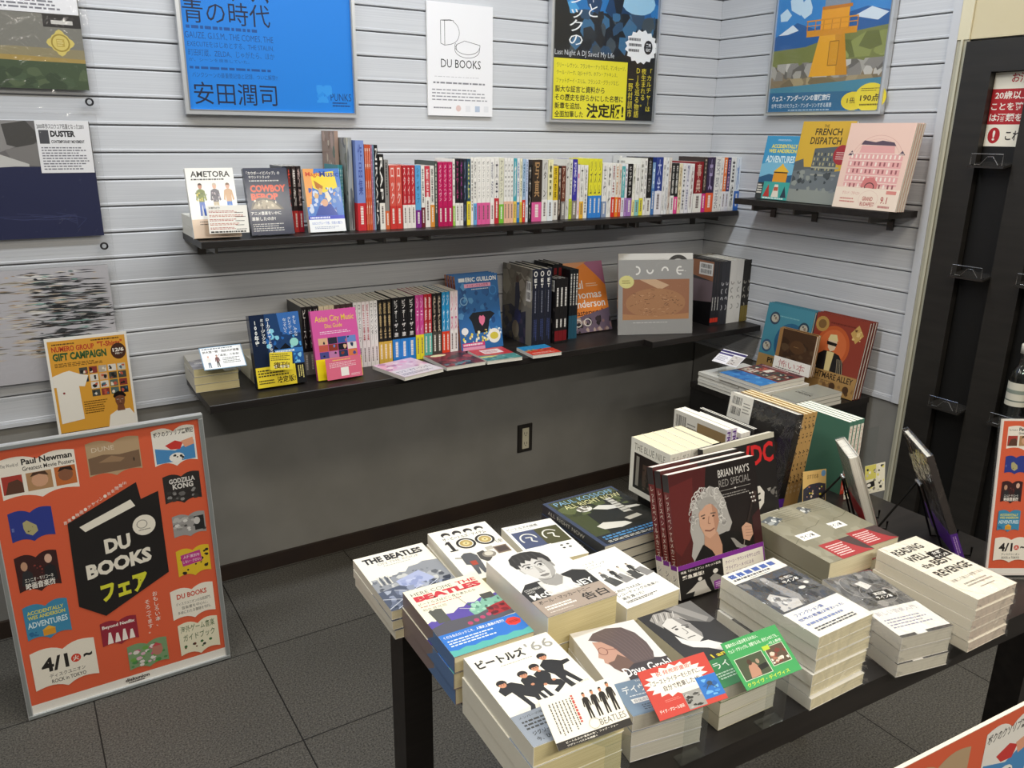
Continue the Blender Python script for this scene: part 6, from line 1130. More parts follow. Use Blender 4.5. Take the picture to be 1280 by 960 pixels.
def lie_right(name, what, x0, x1, y0, y1, zt, zb, n, group, jit=.003, **k):
    t = (zt - zb) / n - .0004; rn = random.Random(int(abs(y0) * 1000)); T = frame((x0, y0, zt), RX, (0, 0, -1), RZ); b0 = book(name, ('top copy of ' if n > 1 else '') + what, T, y0 - y1, x1 - x0, t, group=group, **k)
    for i in range(1, n):
        c = copy_tree(b0); c.matrix_world = Matrix.Translation((rn.uniform(-jit, jit), rn.uniform(-.0005, .0005), -(zt - zb) / n * i)) @ T; c['label'] = (ORD[i] + ' copy down of ' if i < n - 1 else 'bottom copy of ') + what
lie_right('stacked_book', 'white softcover pile at the left corner of the cabinet', -.462, -.215, -.490, -.695, ZC + .052, ZC, 4, 'white softcovers on the cabinet, left pile', col='dedcd4', pages=PG_WHITE)
lie_right('stacked_book', 'white softcover pile, right of the left corner pile', -.462, -.215, -.697, -.808, ZC + .0515, ZC, 4, 'white softcovers on the cabinet, right pile', col='dcd8d0', pages=PG_WHITE)
def art_posters(F):
    F.r(0, 0, 1, 1, '7a3030'); F.r(0, .62, 1, 1, '3a80c4'); F.blobs(0, .62, 1, 1, 14, ['4a94d4', '2a68b0', '6aa8dc'], .05, .12, 3); F.r(0, .02, 1, .09, '4a2430'); F.rows(.05, .03, .8, .08, 1, 'd8b0a8', .7)
    rn = random.Random(8)
    for j in range(2):
        for i in range(6): F.k -= .5; F.r(.04 + .155 * i, .16 + .22 * j, .17 + .155 * i, .35 + .22 * j, rn.choice(('d8d0c0', '3a4a44', 'c05a44', 'e8e0d0', '9a8a70', '2a2a30'))); F.blobs(.05 + .155 * i, .18 + .22 * j, .16 + .155 * i, .33 + .22 * j, 4, ['8a3a2a', 'e0b090', '2a3a3a', 'f0e8d8'], .02, .04, i + 7 * j)
lie_right('film_art_book', 'colourful poster art book with blue lower edge on the white piles', -.468, -.235, -.602, -.800, ZC + .0790, ZC + .0525, 2, 'colourful poster art books', col='c9c6c0', front=art_posters, pages=PG_WHITE)
def art_grey(F): F.r(0, 0, 1, 1, '9a9a90'); F.t('THE ART OF', .38, .50, .66, .55, '3a3a36', .01); F.t('DESIGN', .36, .57, .70, .66, '2f2f2c', .03); F.r(.40, .40, .72, .48, 'd8d4ca'); F.blobs(.0, .1, .4, .5, 8, ['6a5a48', '8a7a64', '4a4a40'], .04, .1, 2)
lie_right('film_art_book', 'grey softcover stack at the right end of the cabinet', -.420, -.175, -.812, -.920, ZC + .044, ZC, 3, 'grey softcovers on the cabinet', col='9a9a90', front=lambda F: (F.r(0, 0, 1, 1, '9c9c92'), F.t('THE ART OF', .2, .46, .7, .51, '3a3a36', .01), F.t('DESIGN', .18, .53, .78, .60, '2f2f2c', .03)), pages=PG_WHITE)
def art_cabpop(F): F.r(0, 0, 1, 1, 'f0eff4'); F.r(0, .06, 1, .2, '3a3468'); F.r(0, .26, .56, .38, '4a447a'); F.rows(.06, .46, .5, .85, 4, '8a88a0', .4); F.r(.56, .28, .98, .95, 'c9c4c0'); F.blobs(.58, .3, .96, .92, 10, ['3a3638', '8a7a78', 'e0d8d4'], .03, .08, 3)
r_, T_, w_, h_ = card('promotion_card', 'small white and purple card standing left of the poster art book', (904.7, 435.8), (935, 443.9), (888.4, 450.4), (-.44, -.53, .690), tilt(-78, 27), art_cabpop, 'f0eff4')
acrylic_stand(r_, w_, T_, ZC + .0525, .03)
# ---------------------------------------------------------------- posters and boards on the back wall
def wall_thing(name, label, cat, x0, x1, z0, z1, art, d=.012, fr=None, off=.0022, parts=True, boardcol='f2f0ec', rough=.25, group=None, axis='y'):
    """framed poster: frame of width fr around the printed sheet, hung d thick on the back wall (axis y) or the right wall (axis x; x0, x1 are then y values)"""
    w = abs(x1 - x0); h = z1 - z0
    T = frame((x0, -off, z0), (1, 0, 0), (0, 1, 0), (0, 0, 1)) if axis == 'y' else frame((-off, x0, z0), (0, -1, 0), (1, 0, 0), (0, 0, 1))
    t = thing(name, label, cat, T, group)
    if fr:
        mb = MB()
        for a, b in (((0, 0), (w, fr)), ((0, h - fr), (w, h)), ((0, fr), (fr, h - fr)), ((w - fr, fr), (w, h - fr))):
            mb.box((a[0], -d, a[1]), (b[0], 0, b[1]), SILVER)
        e = .004
        for a, b in (((fr - e, fr - e), (w - fr + e, fr)), ((fr - e, h - fr), (w - fr + e, h - fr + e)), ((fr - e, fr), (fr, h - fr)), ((w - fr, fr), (w - fr + e, h - fr))):
            mb.box((a[0], -d - .0008, a[1]), (b[0], -d, b[1]), M('9da0a3', .3, .6))
        mb.build('frame', t)
        mb = MB(); mb.box((fr, -d * .62, fr), (w - fr, -.001, h - fr), M(boardcol, .5)); F = Face(mb, (fr, -d * .62, h - fr), (w - 2 * fr, 0, 0), (0, 0, -(h - 2 * fr)), rough=.45); art(F); mb.build('poster_sheet', t)
        mb = MB(); mb.poly([(fr, -d * .75, fr), (w - fr, -d * .75, fr), (w - fr, -d * .75, h - fr), (fr, -d * .75, h - fr)], FILMF); mb.build('clear_cover', t)
    else:
        mb = MB(); mb.box((0, -d, 0), (w, 0, h), M(boardcol, rough)); F = Face(mb, (0, -d, h), (w, 0, 0), (0, 0, -h), rough=rough); art(F); mb.build('printed_board', t)
    return t, w, h
FILMF = clear_mat('poster_cover', 0.55, 0.05)
def art_bluepost(F):                     # about two fifths of the sheet is in the photograph
    y = lambda v: .515 + (v / 142.) * .485
    F.r(0, 0, 1, 1, '0d7fdc'); F.tv('パンクス', .06, .02, .14, .30, '10244c', 0) if False else None
    F.t('パンクス', .01, y(-22), .50, y(17), '0e1c3c', .0); F.t('青の時代', .01, y(18) + .0, .50, y(44), '0e1c3c', .0)
    F.rows(.02, y(46), .50, y(51), 1, '0d4f96', .7); F.t('GAUZE, G.I.S.M., THE COMES, THE', .01, y(54), .51, y(62), '0e3a74', -.01); F.t('EXECUTEをはじめとする、THE STALIN,', .02, y(64), .51, y(71), '0e3a74', -.01); F.t('町田町蔵、ZELDA、じゃがたら、ほか', .02, y(73), .51, y(81), '0e3a74', -.01); F.t('が、シーンを席巻していた。', .02, y(83), .36, y(87), '0e3a74', -.01)
    F.rows(.02, y(92), .52, y(96), 1, '0d4f96', .7); F.t('パンクシーンの最重要記憶と記録、ついに解禁!!', .03, y(99), .52, y(105), '0e3a74', -.01)
    F.t('安田潤司', .03, y(110), .51, y(136), '0e1c3c', .0); F.t('PUNKS', .85, y(118), .985, y(127), '0e1c3c', -.01); F.rows(.86, y(128), .985, y(135), 2, '0e3a74', .5)
    F.blobs(.76, y(108), .86, y(130), 8, ['1a8ae2', '2a94e6'], .02, .04, 3)
wall_thing('framed_poster', 'large framed bright blue poster with dark lettering on the back wall', 'poster', -2.149, -1.616, 1.544, 2.275, art_bluepost, d=.022, fr=.014, off=.006)
def art_board(F):
    F.r(0, 0, 1, 1, 'f0eff2'); k = '3a3a3e'
    F.line([(.20, .155), (.26, .155), (.26, .37), (.20, .355), (.20, .155)], .007, k); F.line([(.20, .155), (.34, .145), (.40, .155)], .006, k); F.ring(.34, .255, .14, .10, .006, k, 20, -70, 80); F.line([(.26, .37), (.37, .355)], .006, k); F.line([(.26, .155), (.39, .15)], .006, k)
    F.ring(.60, .40, .19, .07, .006, k, 20, 0, 215); F.line([(.43, .36), (.56, .32), (.80, .35), (.79, .40)], .006, k); F.line([(.43, .36), (.44, .41)], .006, k); F.ring(.60, .37, .19, .07, .006, k, 16, 5, 200)
    F.t('DU BOOKS', .20, .49, .81, .565, '2c2c30', .0)
    F.rows(.10, .645, .92, .65, 1, '9a9aa0', .6); F.rows(.08, .69, .94, .715, 1, '8a8a90', .6); F.rows(.06, .75, .94, .87, 4, '9a9aa0', .35); F.rows(.08, .915, .38, .94, 1, '8a8a90', .5); F.c(.46, .93, .04, .03, 'e0c4c0', 10)
    for x, c in ((.57, 'e4e4e8'), (.72, 'b8c4d8'), (.86, 'e4e4e8')): F.r(x, .905, x + .075, .96, c)
wall_thing('notice_board', 'white board with outlined book logo between the two framed posters', 'sign', -1.358, -1.104, 1.558, 1.917, art_board, d=.008)
def art_night2(F):
    y = lambda v: .38 + (v / 150.) * .62
    F.r(0, 0, 1, 1, '17191c'); F.r(0, 0, 1, y(22), '2274b8'); F.blobs(0, 0, 1, y(26), 24, ['2a88cc', '1c5a98', '4aa0d8', '163a60'], .06, .14, 3); F.c(.80, y(6), .17, .06, '9ac8e4', 16); F.poly([(.60, y(-30)), (.66, y(0)), (.62, y(30)), (.68, y(62)), (.56, y(60)), (.58, y(20)), (.52, y(-10))], '0f1216')
    F.poly([(0, y(-10)), (.08, y(0)), (.14, y(20)), (.2, y(62)), (0, y(62))], '101316'); F.blobs(.15, y(20), .98, y(70), 40, ['20262c', '2c4a66', '14181c', '3a6a90', '404a50'], .03, .08, 5)
    F.tv('パーティーと', .30, y(-80), .42, y(28), 'f2f4f4', .0); F.tv('ダンス・ミュージックの', .14, y(-150) if False else y(-110), .28, y(62), 'f2f4f4', .005)
    F.t('Last Night A DJ Saved My Life', .02, y(68), .58, y(76), 'e8ecf0', -.01)
    pts = []
    for k in range(32): r = 1.0 if k % 2 else .86; a = 2 * math.pi * k / 32; pts.append((.85 + .17 * r * math.cos(a), y(58) + .088 * r * math.sin(a)))
    F.poly(pts, 'f0f2f4'); F.rows(.72, y(46), .86, y(66), 3, '4a4e54', .5); F.c(.92, y(58), .045, .036, '1c1e22', 12); F.t('実用', .895, y(53), .945, y(57.5), 'f0f2f4', .02); F.t('増補', .895, y(59), .945, y(63), 'f0f2f4', .02)
    F.r(0, y(78), .72, 1, 'e9df33'); F.t('ラリー・レヴァン、フランキー・ナックルズ、マンキューソ、', .04, y(83), .70, y(89), '3a3820', -.005); F.t('クール・ハーク、DJシャドウ、ホアン・アトキンス、', .04, y(92), .62, y(98), '3a3820', -.005); F.t('ファットボーイ・スリム、フランシス・グラッソなど。', .04, y(101), .64, y(107), '3a3820', -.005)
    F.t('膨大な証言と資料から', .03, y(110), .50, y(118), '26241a', .015); F.t('その歴史を詳らかにした名著に', .03, y(120), .69, y(128), '26241a', .015); F.t('新章を追加、', .03, y(130), .28, y(138), '26241a', .015); F.t('全面加筆した', .03, y(140), .30, y(148), '26241a', .015); F.t('決定版!', .33, y(130), .70, y(148), '1c1a12', .03)
    F.tv('「カルチャーは', .925, y(84), .975, y(138), 'e4d23a', .005); F.tv('夜生まれる。', .865, y(84), .915, y(132), 'e4d23a', .005); F.tv('DJを巡る物語', .805, y(84), .855, y(146), 'e4d23a', .005); F.tv('—野村訓市', .735, y(98), .785, y(146), 'e4d23a', .005)
wall_thing('framed_poster', 'framed black, blue and yellow poster near the middle of the back wall', 'poster', -.868, -.352, 1.545, 2.285, art_night2, d=.022, fr=.012, off=.006)
def art_tower(F):
    y = lambda v: .46 + (v / 140.) * .54
    F.r(0, 0, 1, 1, '3f86c8'); F.blobs(0, 0, .5, y(20), 12, ['7ab0dc', 'c4dcec', '9ac4e4'], .05, .12, 3); F.poly([(0, y(40)), (.2, y(24)), (.36, y(34)), (.6, y(20)), (.8, y(14)), (1, y(22)), (1, y(60)), (0, y(62))], '2f5f9c'); F.poly([(.03, y(38)), (.16, y(26)), (.22, y(34)), (.12, y(38))], 'dce6ee'); F.poly([(.7, y(24)), (.84, y(15)), (.98, y(24)), (.9, y(32)), (.8, y(28))], 'd4e0ea')
    F.poly([(0, y(58)), (.3, y(56)), (.6, y(44)), (1, y(38)), (1, y(80)), (0, y(84))], '7a8048'); F.blobs(.5, y(44), 1, y(74), 14, ['8d9454', '6a703c', '98a060'], .05, .12, 2)
    F.r(0, y(80), 1, y(108), '8a7a62'); F.blobs(0, y(76), 1, y(98), 30, ['a8a49c', '8a8680', 'c4c0b8', '6a6660'], .04, .08, 7); F.blobs(0, y(96), 1, y(110), 16, ['9a8a6a', 'a89878', '7a6c54'], .04, .1, 4)
    F.poly([(.36, y(95)), (.42, y(44)), (.64, y(44)), (.70, y(95))], 'e8a830'); F.poly([(.56, y(44)), (.64, y(44)), (.70, y(95)), (.60, y(95))], 'd0902a'); F.r(.52, y(52), .60, y(82), 'd89a2c'); F.line([(.52, y(52)), (.60, y(52)), (.60, y(82)), (.52, y(82)), (.52, y(52))], .006, '9a6a20')
    F.poly([(.42, y(12)), (.66, y(12)), (.66, y(44)), (.42, y(44))], 'e8a02c'); F.r(.30, y(36), .74, y(44), 'd8922a')
    for k in range(7): F.line([(.30 + .073 * k, y(24)), (.30 + .073 * k, y(38))], .008, 'c88428')
    F.line([(.29, y(24)), (.74, y(24))], .010, 'd8922a'); F.line([(.29, y(30)), (.74, y(30))], .006, 'd8922a'); F.r(.42, y(8), .68, y(12), 'c47a24'); F.poly([(.44, y(8)), (.44, y(-6)), (.66, y(-6)), (.66, y(8))], '8a94a0'); F.r(.42, y(-12), .68, y(-6), 'e0962a'); F.poly([(.44, y(-12)), (.55, y(-40)), (.66, y(-12))], 'e0962a')
    F.r(0, y(108), 1, 1, '2f6a94'); F.poly([(0, y(108)), (1, y(100)), (1, y(116)), (0, y(114))], '4a88a0'); F.t('ウェス・アンダーソンの冒険旅行', .03, y(118), .58, y(126), 'f2f4f4', .02); F.t('世界で見つけたウェス・アンダーソンすぎる風景', .03, y(129), .60, y(135), 'e4ecf0', .005); F.rows(.20, y(137), .66, y(139), 1, 'b8ccd8', .6)
    F.c(.78, y(128), .10, .045, 'e8d23a', 18); F.t('1冊!', .73, y(124), .83, y(131), '4a3a1a', .01); F.c(.92, y(124), .13, .068, 'ecd83c', 22); F.t('190点', .84, y(120), 1.0, y(129), '4a3a1a', .02); F.rows(.84, y(112), 1.0, y(117), 2, '6a5a1a', .4); F.rows(.84, y(131), 1.0, y(135), 1, '6a5a1a', .5)
wall_thing('framed_poster', 'framed poster of an orange tower by the sea on the right wall', 'poster', -.300, -.812, 1.582, 2.310, art_tower, d=.022, fr=.013, off=.006, axis='x')

# ---------------------------------------------------------------- record sleeves hanging at the left
def record_display(label, x1, z0, z1, art, cards=None, ring=True, x0=None, gold=None):
    x0 = x0 or x1 - .335; w, h = x1 - x0, z1 - z0
    t = thing('record_sleeve', label, 'record', frame((x0, -.012, z0), (1, 0, 0), (0, 1, 0), (0, 0, 1)), 'records hung on the slat wall')
    mb = MB(); mb.box((.008, -.004, .008), (w - .008, 0, h - .008), M('3a3a3c', .5)); F = Face(mb, (.008, -.004, h - .008), (w - .016, 0, 0), (0, 0, -(h - .016)), rough=.35); art(F); mb.build('record_jacket', t)
    mb = MB(); mb.box((0, -.0062, -.040), (w + .012, .0008, h + .014), FILM); mb.build('plastic_sleeve', t)
    if cards:
        cx0, cx1, cy0, cy1, fn = cards; mb = MB(); mb.box((w * cx0, -.0054, h * (1 - cy1)), (w * cx1, -.0044, h * (1 - cy0)), M('e9e8ea', .5)); F = Face(mb, (w * cx0, -.0054, h * (1 - cy0)), (w * (cx1 - cx0), 0, 0), (0, 0, -h * (cy1 - cy0)), rough=.5); fn(F); mb.build('info_card', t)
    if ring:
        mb = MB(); c = (w - .012, -.0075, -.022); n = 20
        vs = []; fs = []
        for i in range(n):
            a = 2 * math.pi * i / n
            for j in range(8):
                b = 2 * math.pi * j / 8; r = .0085 + .0026 * math.cos(b); vs.append((c[0] + r * math.cos(a), c[1] + .0026 * math.sin(b), c[2] + r * math.sin(a)))
        for i in range(n):
            for j in range(8): fs.append((i * 8 + j, i * 8 + (j + 1) % 8, ((i + 1) % n) * 8 + (j + 1) % 8, ((i + 1) % n) * 8 + j))
        mb.mesh(vs, fs, M('17171a', .35)); mb.build('grommet_ring', t)
    return t
def art_land(F):
    F.r(0, 0, 1, 1, '7c7a72'); F.poly([(0, .68), (.5, .67), (1, .68), (1, .76), (0, .74)], '8f8566'); F.poly([(0, .73), (.5, .74), (1, .755), (1, .79), (0, .77)], 'a58c4e'); F.poly([(0, .77), (.5, .78), (1, .785), (1, 1), (0, 1)], '45543c'); F.blobs(0, .83, 1, 1, 24, ['4a5a42', '3c4a36', '566448'], .05, .12, 3); F.poly([(.93, .22), (.96, .22), (.96, .24)], '8a8880')
    F.r(.72, .41, 1, .51, '2e2b2a'); F.r(.78, .455, .94, .485, 'c9c6c0')
    pts = []
    for k in range(24): a = 2 * math.pi * k / 24; r = .115 / (abs(math.cos(a)) + abs(math.sin(a))) * (1.0 if k % 2 else .92); pts.append((.83 + r * math.cos(a), .63 + r * math.sin(a)))
    F.poly(pts, 'd2bf6a'); F.ring(.83, .63, .065, .065, .012, 'a08a3a', 20); F.r(.80, .60, .86, .66, 'b8a04a'); F.rows(.805, .605, .855, .655, 3, 'e4d690', .5)
record_display('record sleeve with olive landscape and gold seal, top left of the wall', -2.386, 1.592, 1.925, art_land, (.28, .97, .0, .41, lambda F: F.rows(.03, .05, .97, .95, 14, '7a7a82', .5)))
def art_dusk(F):
    F.r(0, 0, 1, 1, '23284a'); F.r(0, 0, 1, .40, '6d6a6a'); F.poly([(0, 0), (.5, 0), (.46, .2), (.2, .3), (0, .34)], '8f8c8a'); F.poly([(.34, .03), (.52, 0), (.62, .14), (.5, .24), (.36, .2)], '4a4846'); F.poly([(.34, .24), (.62, .18), (.72, .3), (.6, .38), (.40, .36)], '7d7a78'); F.poly([(0, .3), (.3, .28), (.5, .36), (.5, .40), (0, .40)], 'c4c2be'); F.poly([(0, .40), (.4, .38), (1, .39), (1, .44), (0, .44)], '23284a')
    for k in range(7): F.line([(.05 + .1 * k, .78 + .02 * (k % 3)), (.4 + .08 * k, .84 - .03 * (k % 2)), (.8, .80 + .02 * k)], .004, '3a4066')
def card_dust(F):
    F.t('2000年作スロウコア名盤となった2001', .03, .06, .90, .16, '2a2a2e', .01); F.r(.05, .18, .23, .44, '4a4a50'); F.t('DUSTER', .26, .19, .72, .31, '1c1c20', .05); F.t('CONTEMPORARY MOVEMENT', .26, .37, .88, .43, '1c1c20', .03); F.rows(.06, .49, .95, .95, 9, '7a7a82', .45)
record_display('dark navy record sleeve with white printed info card', -2.398, 1.198, 1.526, art_dusk, (.58, .97, .02, .44, card_dust))
def art_abstract(F):
    F.r(0, 0, 1, 1, 'bdbbc0'); rn = random.Random(11); cols = ['4a4a4a', '2a2a2c', '7a8a88', 'd4cec4', '5a6a6a', '33343a', 'c9b8a4', '6a5a50', '8ab0a8', '1e2024', 'e4e2de']
    for k in range(420):
        cx = min(max(rn.gauss(.50, .22), .06), .95); cy = rn.uniform(.03, .80); L = rn.uniform(.015, .12); hh = rn.uniform(.002, .010); F.k -= .98
        F.poly([(max(cx - L, .0), cy), (cx, cy - hh), (min(cx + L, .98), cy + hh * .3), (cx, cy + hh)], rn.choice(cols if cx > .4 else ['d4cec4', 'c9b8a4', 'a08a70', 'b8b4ae', '8a8070', '5a5650']))
    F.k += 6
    for k in range(150): cy = rn.uniform(.10, .70); cx = rn.uniform(.45, .70 + .28 * min(cy / .45, 1) * (cy < .55) + .1); F.k -= .97; L = rn.uniform(.03, .14); F.poly([(cx - L, cy), (cx - L * .2, cy - .007), (min(cx + L, .98), cy + .002), (cx + L * .3, cy + .006)], rn.choice(['2a2c30', '3a3a3c', '26282a', '44484a']))
    F.c(.02, .20, .085, .085, '2a2a2a', 18); F.rows(.0, .17, .08, .24, 3, 'c9c6c0', .4)
record_display('record sleeve with smeared grey abstract painting behind the yellow flyer', -2.400, .790, 1.130, art_abstract, x0=-2.745)
def art_gift(F):
    F.r(0, 0, 1, 1, 'eeeae2'); F.r(.03, .025, .97, .985, 'e0a23c'); F.rows(.08, .05, .4, .065, 1, '4a3418', .8); F.rows(.55, .04, .92, .055, 1, '4a3418', .8); F.t('NUMERO GROUP', .07, .075, .58, .125, 'b8332c', .03); F.t('"T-Shirts"', .62, .065, .93, .115, 'b8332c', .03); F.t('GIFT CAMPAIGN', .07, .135, .72, .205, '2f5a34', .05)
    F.c(.87, .17, .095, .075, '4a2c20', 18); F.t('12/6', .80, .14, .94, .175, 'f2ece0', .04); F.t('FRI～', .83, .185, .92, .20, 'f2ece0', .02); F.rows(.08, .225, .70, .265, 3, '5a4018', .45)
    rn = random.Random(3)
    for j in range(4):
        for i in range(5):
            if i == 0 and j > 1: continue
            x, yy = .36 + .118 * i, .285 + .072 * j; F.k -= .5; F.r(x, yy, x + .10, yy + .062, rn.choice(('2a3440', 'c9c4b4', '8a3a34', '4a4a44', 'd8b090', 'b8aC9c'.lower(), '5a6a60', 'e0d8cc'))); F.blobs(x + .01, yy + .01, x + .09, yy + .055, 3, ['2a2624', 'c05a44', 'e8dcc8', '4a6a7a'], .015, .03, i + 5 * j)
    F.poly([(.03, .34), (.16, .31), (.24, .30), (.36, .34), (.46, .36), (.40, .46), (.33, .45), (.34, .76), (.06, .78), (.06, .44), (.03, .44)], 'eee8dc'); F.c(.14, .50, .015, .01, '8a2a2a', 8); F.rows(.36, .595, .66, .72, 6, '6a4a18', .4)
    F.poly([(.62, .90), (.66, .76), (.76, .72), (.92, .72), (.97, .78), (.97, .985), (.62, .985)], 'eee8dc'); F.head(.81, .63, .13, .11, '7a4c36', '1c1614', long=-.3); F.poly([(.77, .68), (.85, .68), (.86, .73), (.76, .73)], '7a4c36'); F.c(.92, .90, .012, .008, '4a2a2a', 8)
    F.r(.03, .865, .62, .985, '332218'); F.rows(.06, .875, .46, .97, 6, 'b8904a', .4); F.r(.48, .885, .56, .925, 'eee8dc'); F.r(.86, .93, .96, .985, '4a2a28')
wall_thing('promotion_flyer', 'yellow flyer with white shirt and young man, hung above the left sign', 'flyer', -2.600, -2.385, .595, .925, art_gift, d=.004, off=.040, boardcol='eeeae2', rough=.35)

# ---------------------------------------------------------------- orange fair posters
def book_shape(F, x0, y0, x1, y1, c, sk=0.0, art=None):
    """open book silhouette; art(G) draws in a sub-window"""
    n = 6; top = []
    for k in range(n + 1): a = k / n; top.append((x0 + (x1 - x0) * a / 2, y0 + (y1 - y0) * (.06 - .06 * math.sin(math.pi * min(a * .9 + .05, 1)) + .07 * a ** 4)))
    for k in range(n + 1): a = k / n; top.append((x0 + (x1 - x0) * (.5 + a / 2), y0 + (y1 - y0) * (.06 - .06 * math.sin(math.pi * min((1 - a) * .9 + .05, 1)) + .07 * (1 - a) ** 4)))
    bot = [(px_, py_ + (y1 - y0) * .90) for px_, py_ in top[::-1]]
    sk_ = lambda q: (q[0], q[1] + sk * (q[0] - (x0 + x1) / 2))
    F.poly([sk_(q) for q in top + bot], c)
    if art:
        class G:
            P = staticmethod(lambda a, b: sk_((x0 + (x1 - x0) * a, y0 + (y1 - y0) * b)))
            def poly(s, pts, c): F.poly([s.P(*q) for q in pts], c)
            def r(s, a, b, c2, d, c): s.poly([(a, b), (c2, b), (c2, d), (a, d)], c)
            def c(s, a, b, ra, rb, c, n=12): s.poly([(a + ra * math.cos(6.283 * k / n), b + rb * math.sin(6.283 * k / n)) for k in range(n)], c)
            def t(s, txt, a, b, c2, d, c, bold=0):
                vs, fs = text_mesh(txt, bold); F.up()
                if vs: F.mb.mesh([F.P(*s.P(a + (c2 - a) * x, b + (d - b) * y)) for x, y in vs], fs, F.m(c))
            def blobs(s, seed, n, cols, a=.08, b=.18, c2=.92, d=.88, r=.06):
                rn = random.Random(seed)
                for k in range(n):
                    cx, cy, rr = rn.uniform(a, c2), rn.uniform(b, d), rn.uniform(.4, 1) * r; m = 6; F.k -= .85
                    s.poly([(cx + rr * math.cos(6.283 * j / m), cy + rr * .9 * math.sin(6.283 * j / m)) for j in range(m)], rn.choice(cols))
        art(G())
def art_fair(F):
    OR = 'd9603e'; F.r(0, 0, 1, 1, OR); F.r(0, .966, 1, 1, 'ece8e0')
    def a_films(g): g.t('The World of', .03, .14, .26, .22, '1c1a18'); g.t('Paul Newman', .30, .08, .96, .22, '1c1a18', .03); g.t('Greatest Movie Posters', .30, .26, .98, .36, '1c1a18', .01); g.r(.02, .42, .28, .84, 'a83a30'); g.poly([(.04, .84), (.10, .56), (.22, .52), (.28, .62), (.28, .84)], '5a3a2c'); g.r(.33, .42, .66, .84, 'b08860'); g.c(.50, .62, .11, .16, 'd0a080'); g.poly([(.38, .52), (.42, .43), (.58, .43), (.62, .54), (.5, .48)], '4a3222'); g.r(.70, .40, .98, .84, 'c06a34'); g.c(.84, .60, .10, .15, '8a5a40'); g.poly([(.74, .52), (.78, .42), (.92, .42), (.95, .54), (.84, .47)], '2a1a14')
    def a_sand(g): g.poly([(.02, .45), (.3, .40), (.6, .46), (.98, .42), (.98, .90), (.02, .90)], '7a604a'); g.poly([(.2, .60), (.45, .46), (.7, .58), (.6, .66)], '9a7c5e'); g.t('DUNE', .10, .18, .52, .30, 'e0d4c0', -.01); g.c(.86, .66, .015, .06, '2a2018', 6)
    def a_blog(g): g.t('ボクのクソリプ奮闘記', .04, .08, .97, .22, '2a2826', .015); g.r(.04, .3, .3, .42, 'e8e4da'); g.poly([(.04, .50), (.5, .62), (.96, .42), (.96, .9), (.04, .9)], '4a8ac0'); g.poly([(.28, .46), (.52, .36), (.70, .44), (.62, .60), (.40, .58)], 'c93a34'); g.poly([(.66, .40), (.94, .34), (.96, .52), (.74, .58)], 'e0a080'); g.c(.52, .80, .18, .12, 'eeeae2'); g.blobs(2, 6, ['2a2826'], .38, .72, .66, .88, .04)
    def a_dark(txt, sub=None):
        def f(g): g.t(txt[0], .16, .16, .86, .32, 'e0dcd6', .03); g.t(txt[1], .24, .34, .80, .52, 'e0dcd6', .03); g.blobs(4, 16, ['6a6866', '3a3836', '8a8886'], .05, .6, .95, .88, .09)
        return f
    def a_ocarina(g): g.poly([(.30, .40), (.40, .34), (.52, .46), (.60, .54), (.62, .72), (.48, .84), (.34, .74), (.30, .58)], 'b0a878'); g.blobs(1, 4, ['5a5030'], .38, .56, .54, .72, .03); g.t('音', .03, .5, .09, .62, '8a98d0')
    def a_man(g): g.poly([(.08, .80), (.14, .45), (.24, .40), (.36, .50), (.38, .80)], '2a2a2e'); g.c(.20, .30, .08, .12, 'c09478'); g.poly([(.62, .80), (.66, .42), (.80, .36), (.92, .46), (.94, .80)], '1e1e22'); g.c(.78, .22, .09, .12, 'd8b09a'); g.t('エンニオ・モリコーネ', .16, .62, .84, .72, 'f0ece4', .01); g.t('映画音楽術', .16, .74, .86, .92, 'f0ece4', .02); g.blobs(2, 6, ['8a3a34'], .36, .28, .6, .56, .03)
    def a_bw(g): g.blobs(6, 26, ['d8d6d2', '8a8886', 'b8b6b2', '4a4846'], .04, .15, .96, .85, .10); g.r(.66, .2, .96, .8, '2a2a2a'); g.c(.74, .4, .10, .16, 'c9c6c2')
    def a_yel(g): g.blobs(9, 20, ['2a2620'], .04, .2, .96, .9, .07); g.poly([(.12, .22), (.72, .16), (.76, .56), (.16, .62)], 'b83a84'); g.t('人種差別を', .20, .25, .70, .36, 'f0d8e4', .01); g.t('しない・させない', .18, .42, .74, .52, 'f0d8e4', .01)
    def a_du(g): g.t('DU BOOKS', .14, .18, .84, .34, 'c8452c', .03); g.t('ディスクユニオンの出版部門、', .10, .44, .92, .54, '3a3836'); g.t('音楽書を中心に、', .22, .58, .84, .68, '3a3836'); g.t('多岐にわたる書籍を刊行。', .12, .72, .9, .82, '3a3836')
    def a_tower(g): g.t('ACCIDENTALLY', .08, .18, .9, .28, 'e8dc4a', .02); g.t('WES ANDERSON', .08, .31, .92, .41, 'e8dc4a', .02); g.t('ADVENTURES', .05, .48, .95, .64, 'd8ecf0', .02); g.poly([(.34, .76), (.5, .66), (.66, .76)], 'e8b03a'); g.r(.36, .76, .64, .92, 'd8962c'); g.blobs(3, 6, ['2a6a98'], .04, .76, .3, .9, .06)
    def a_net(g): g.t('Beyond Netflix', .05, .16, .95, .32, 'f2ece4', .03); [g.poly([(.14 + .2 * k, .90), (.20 + .2 * k, .46 + .08 * (k % 2)), (.26 + .2 * k, .46 + .08 * (k % 2)), (.30 + .2 * k, .90)], 'f0e8e0') for k in (0, 1, 2, 3) if k != 1 or True]
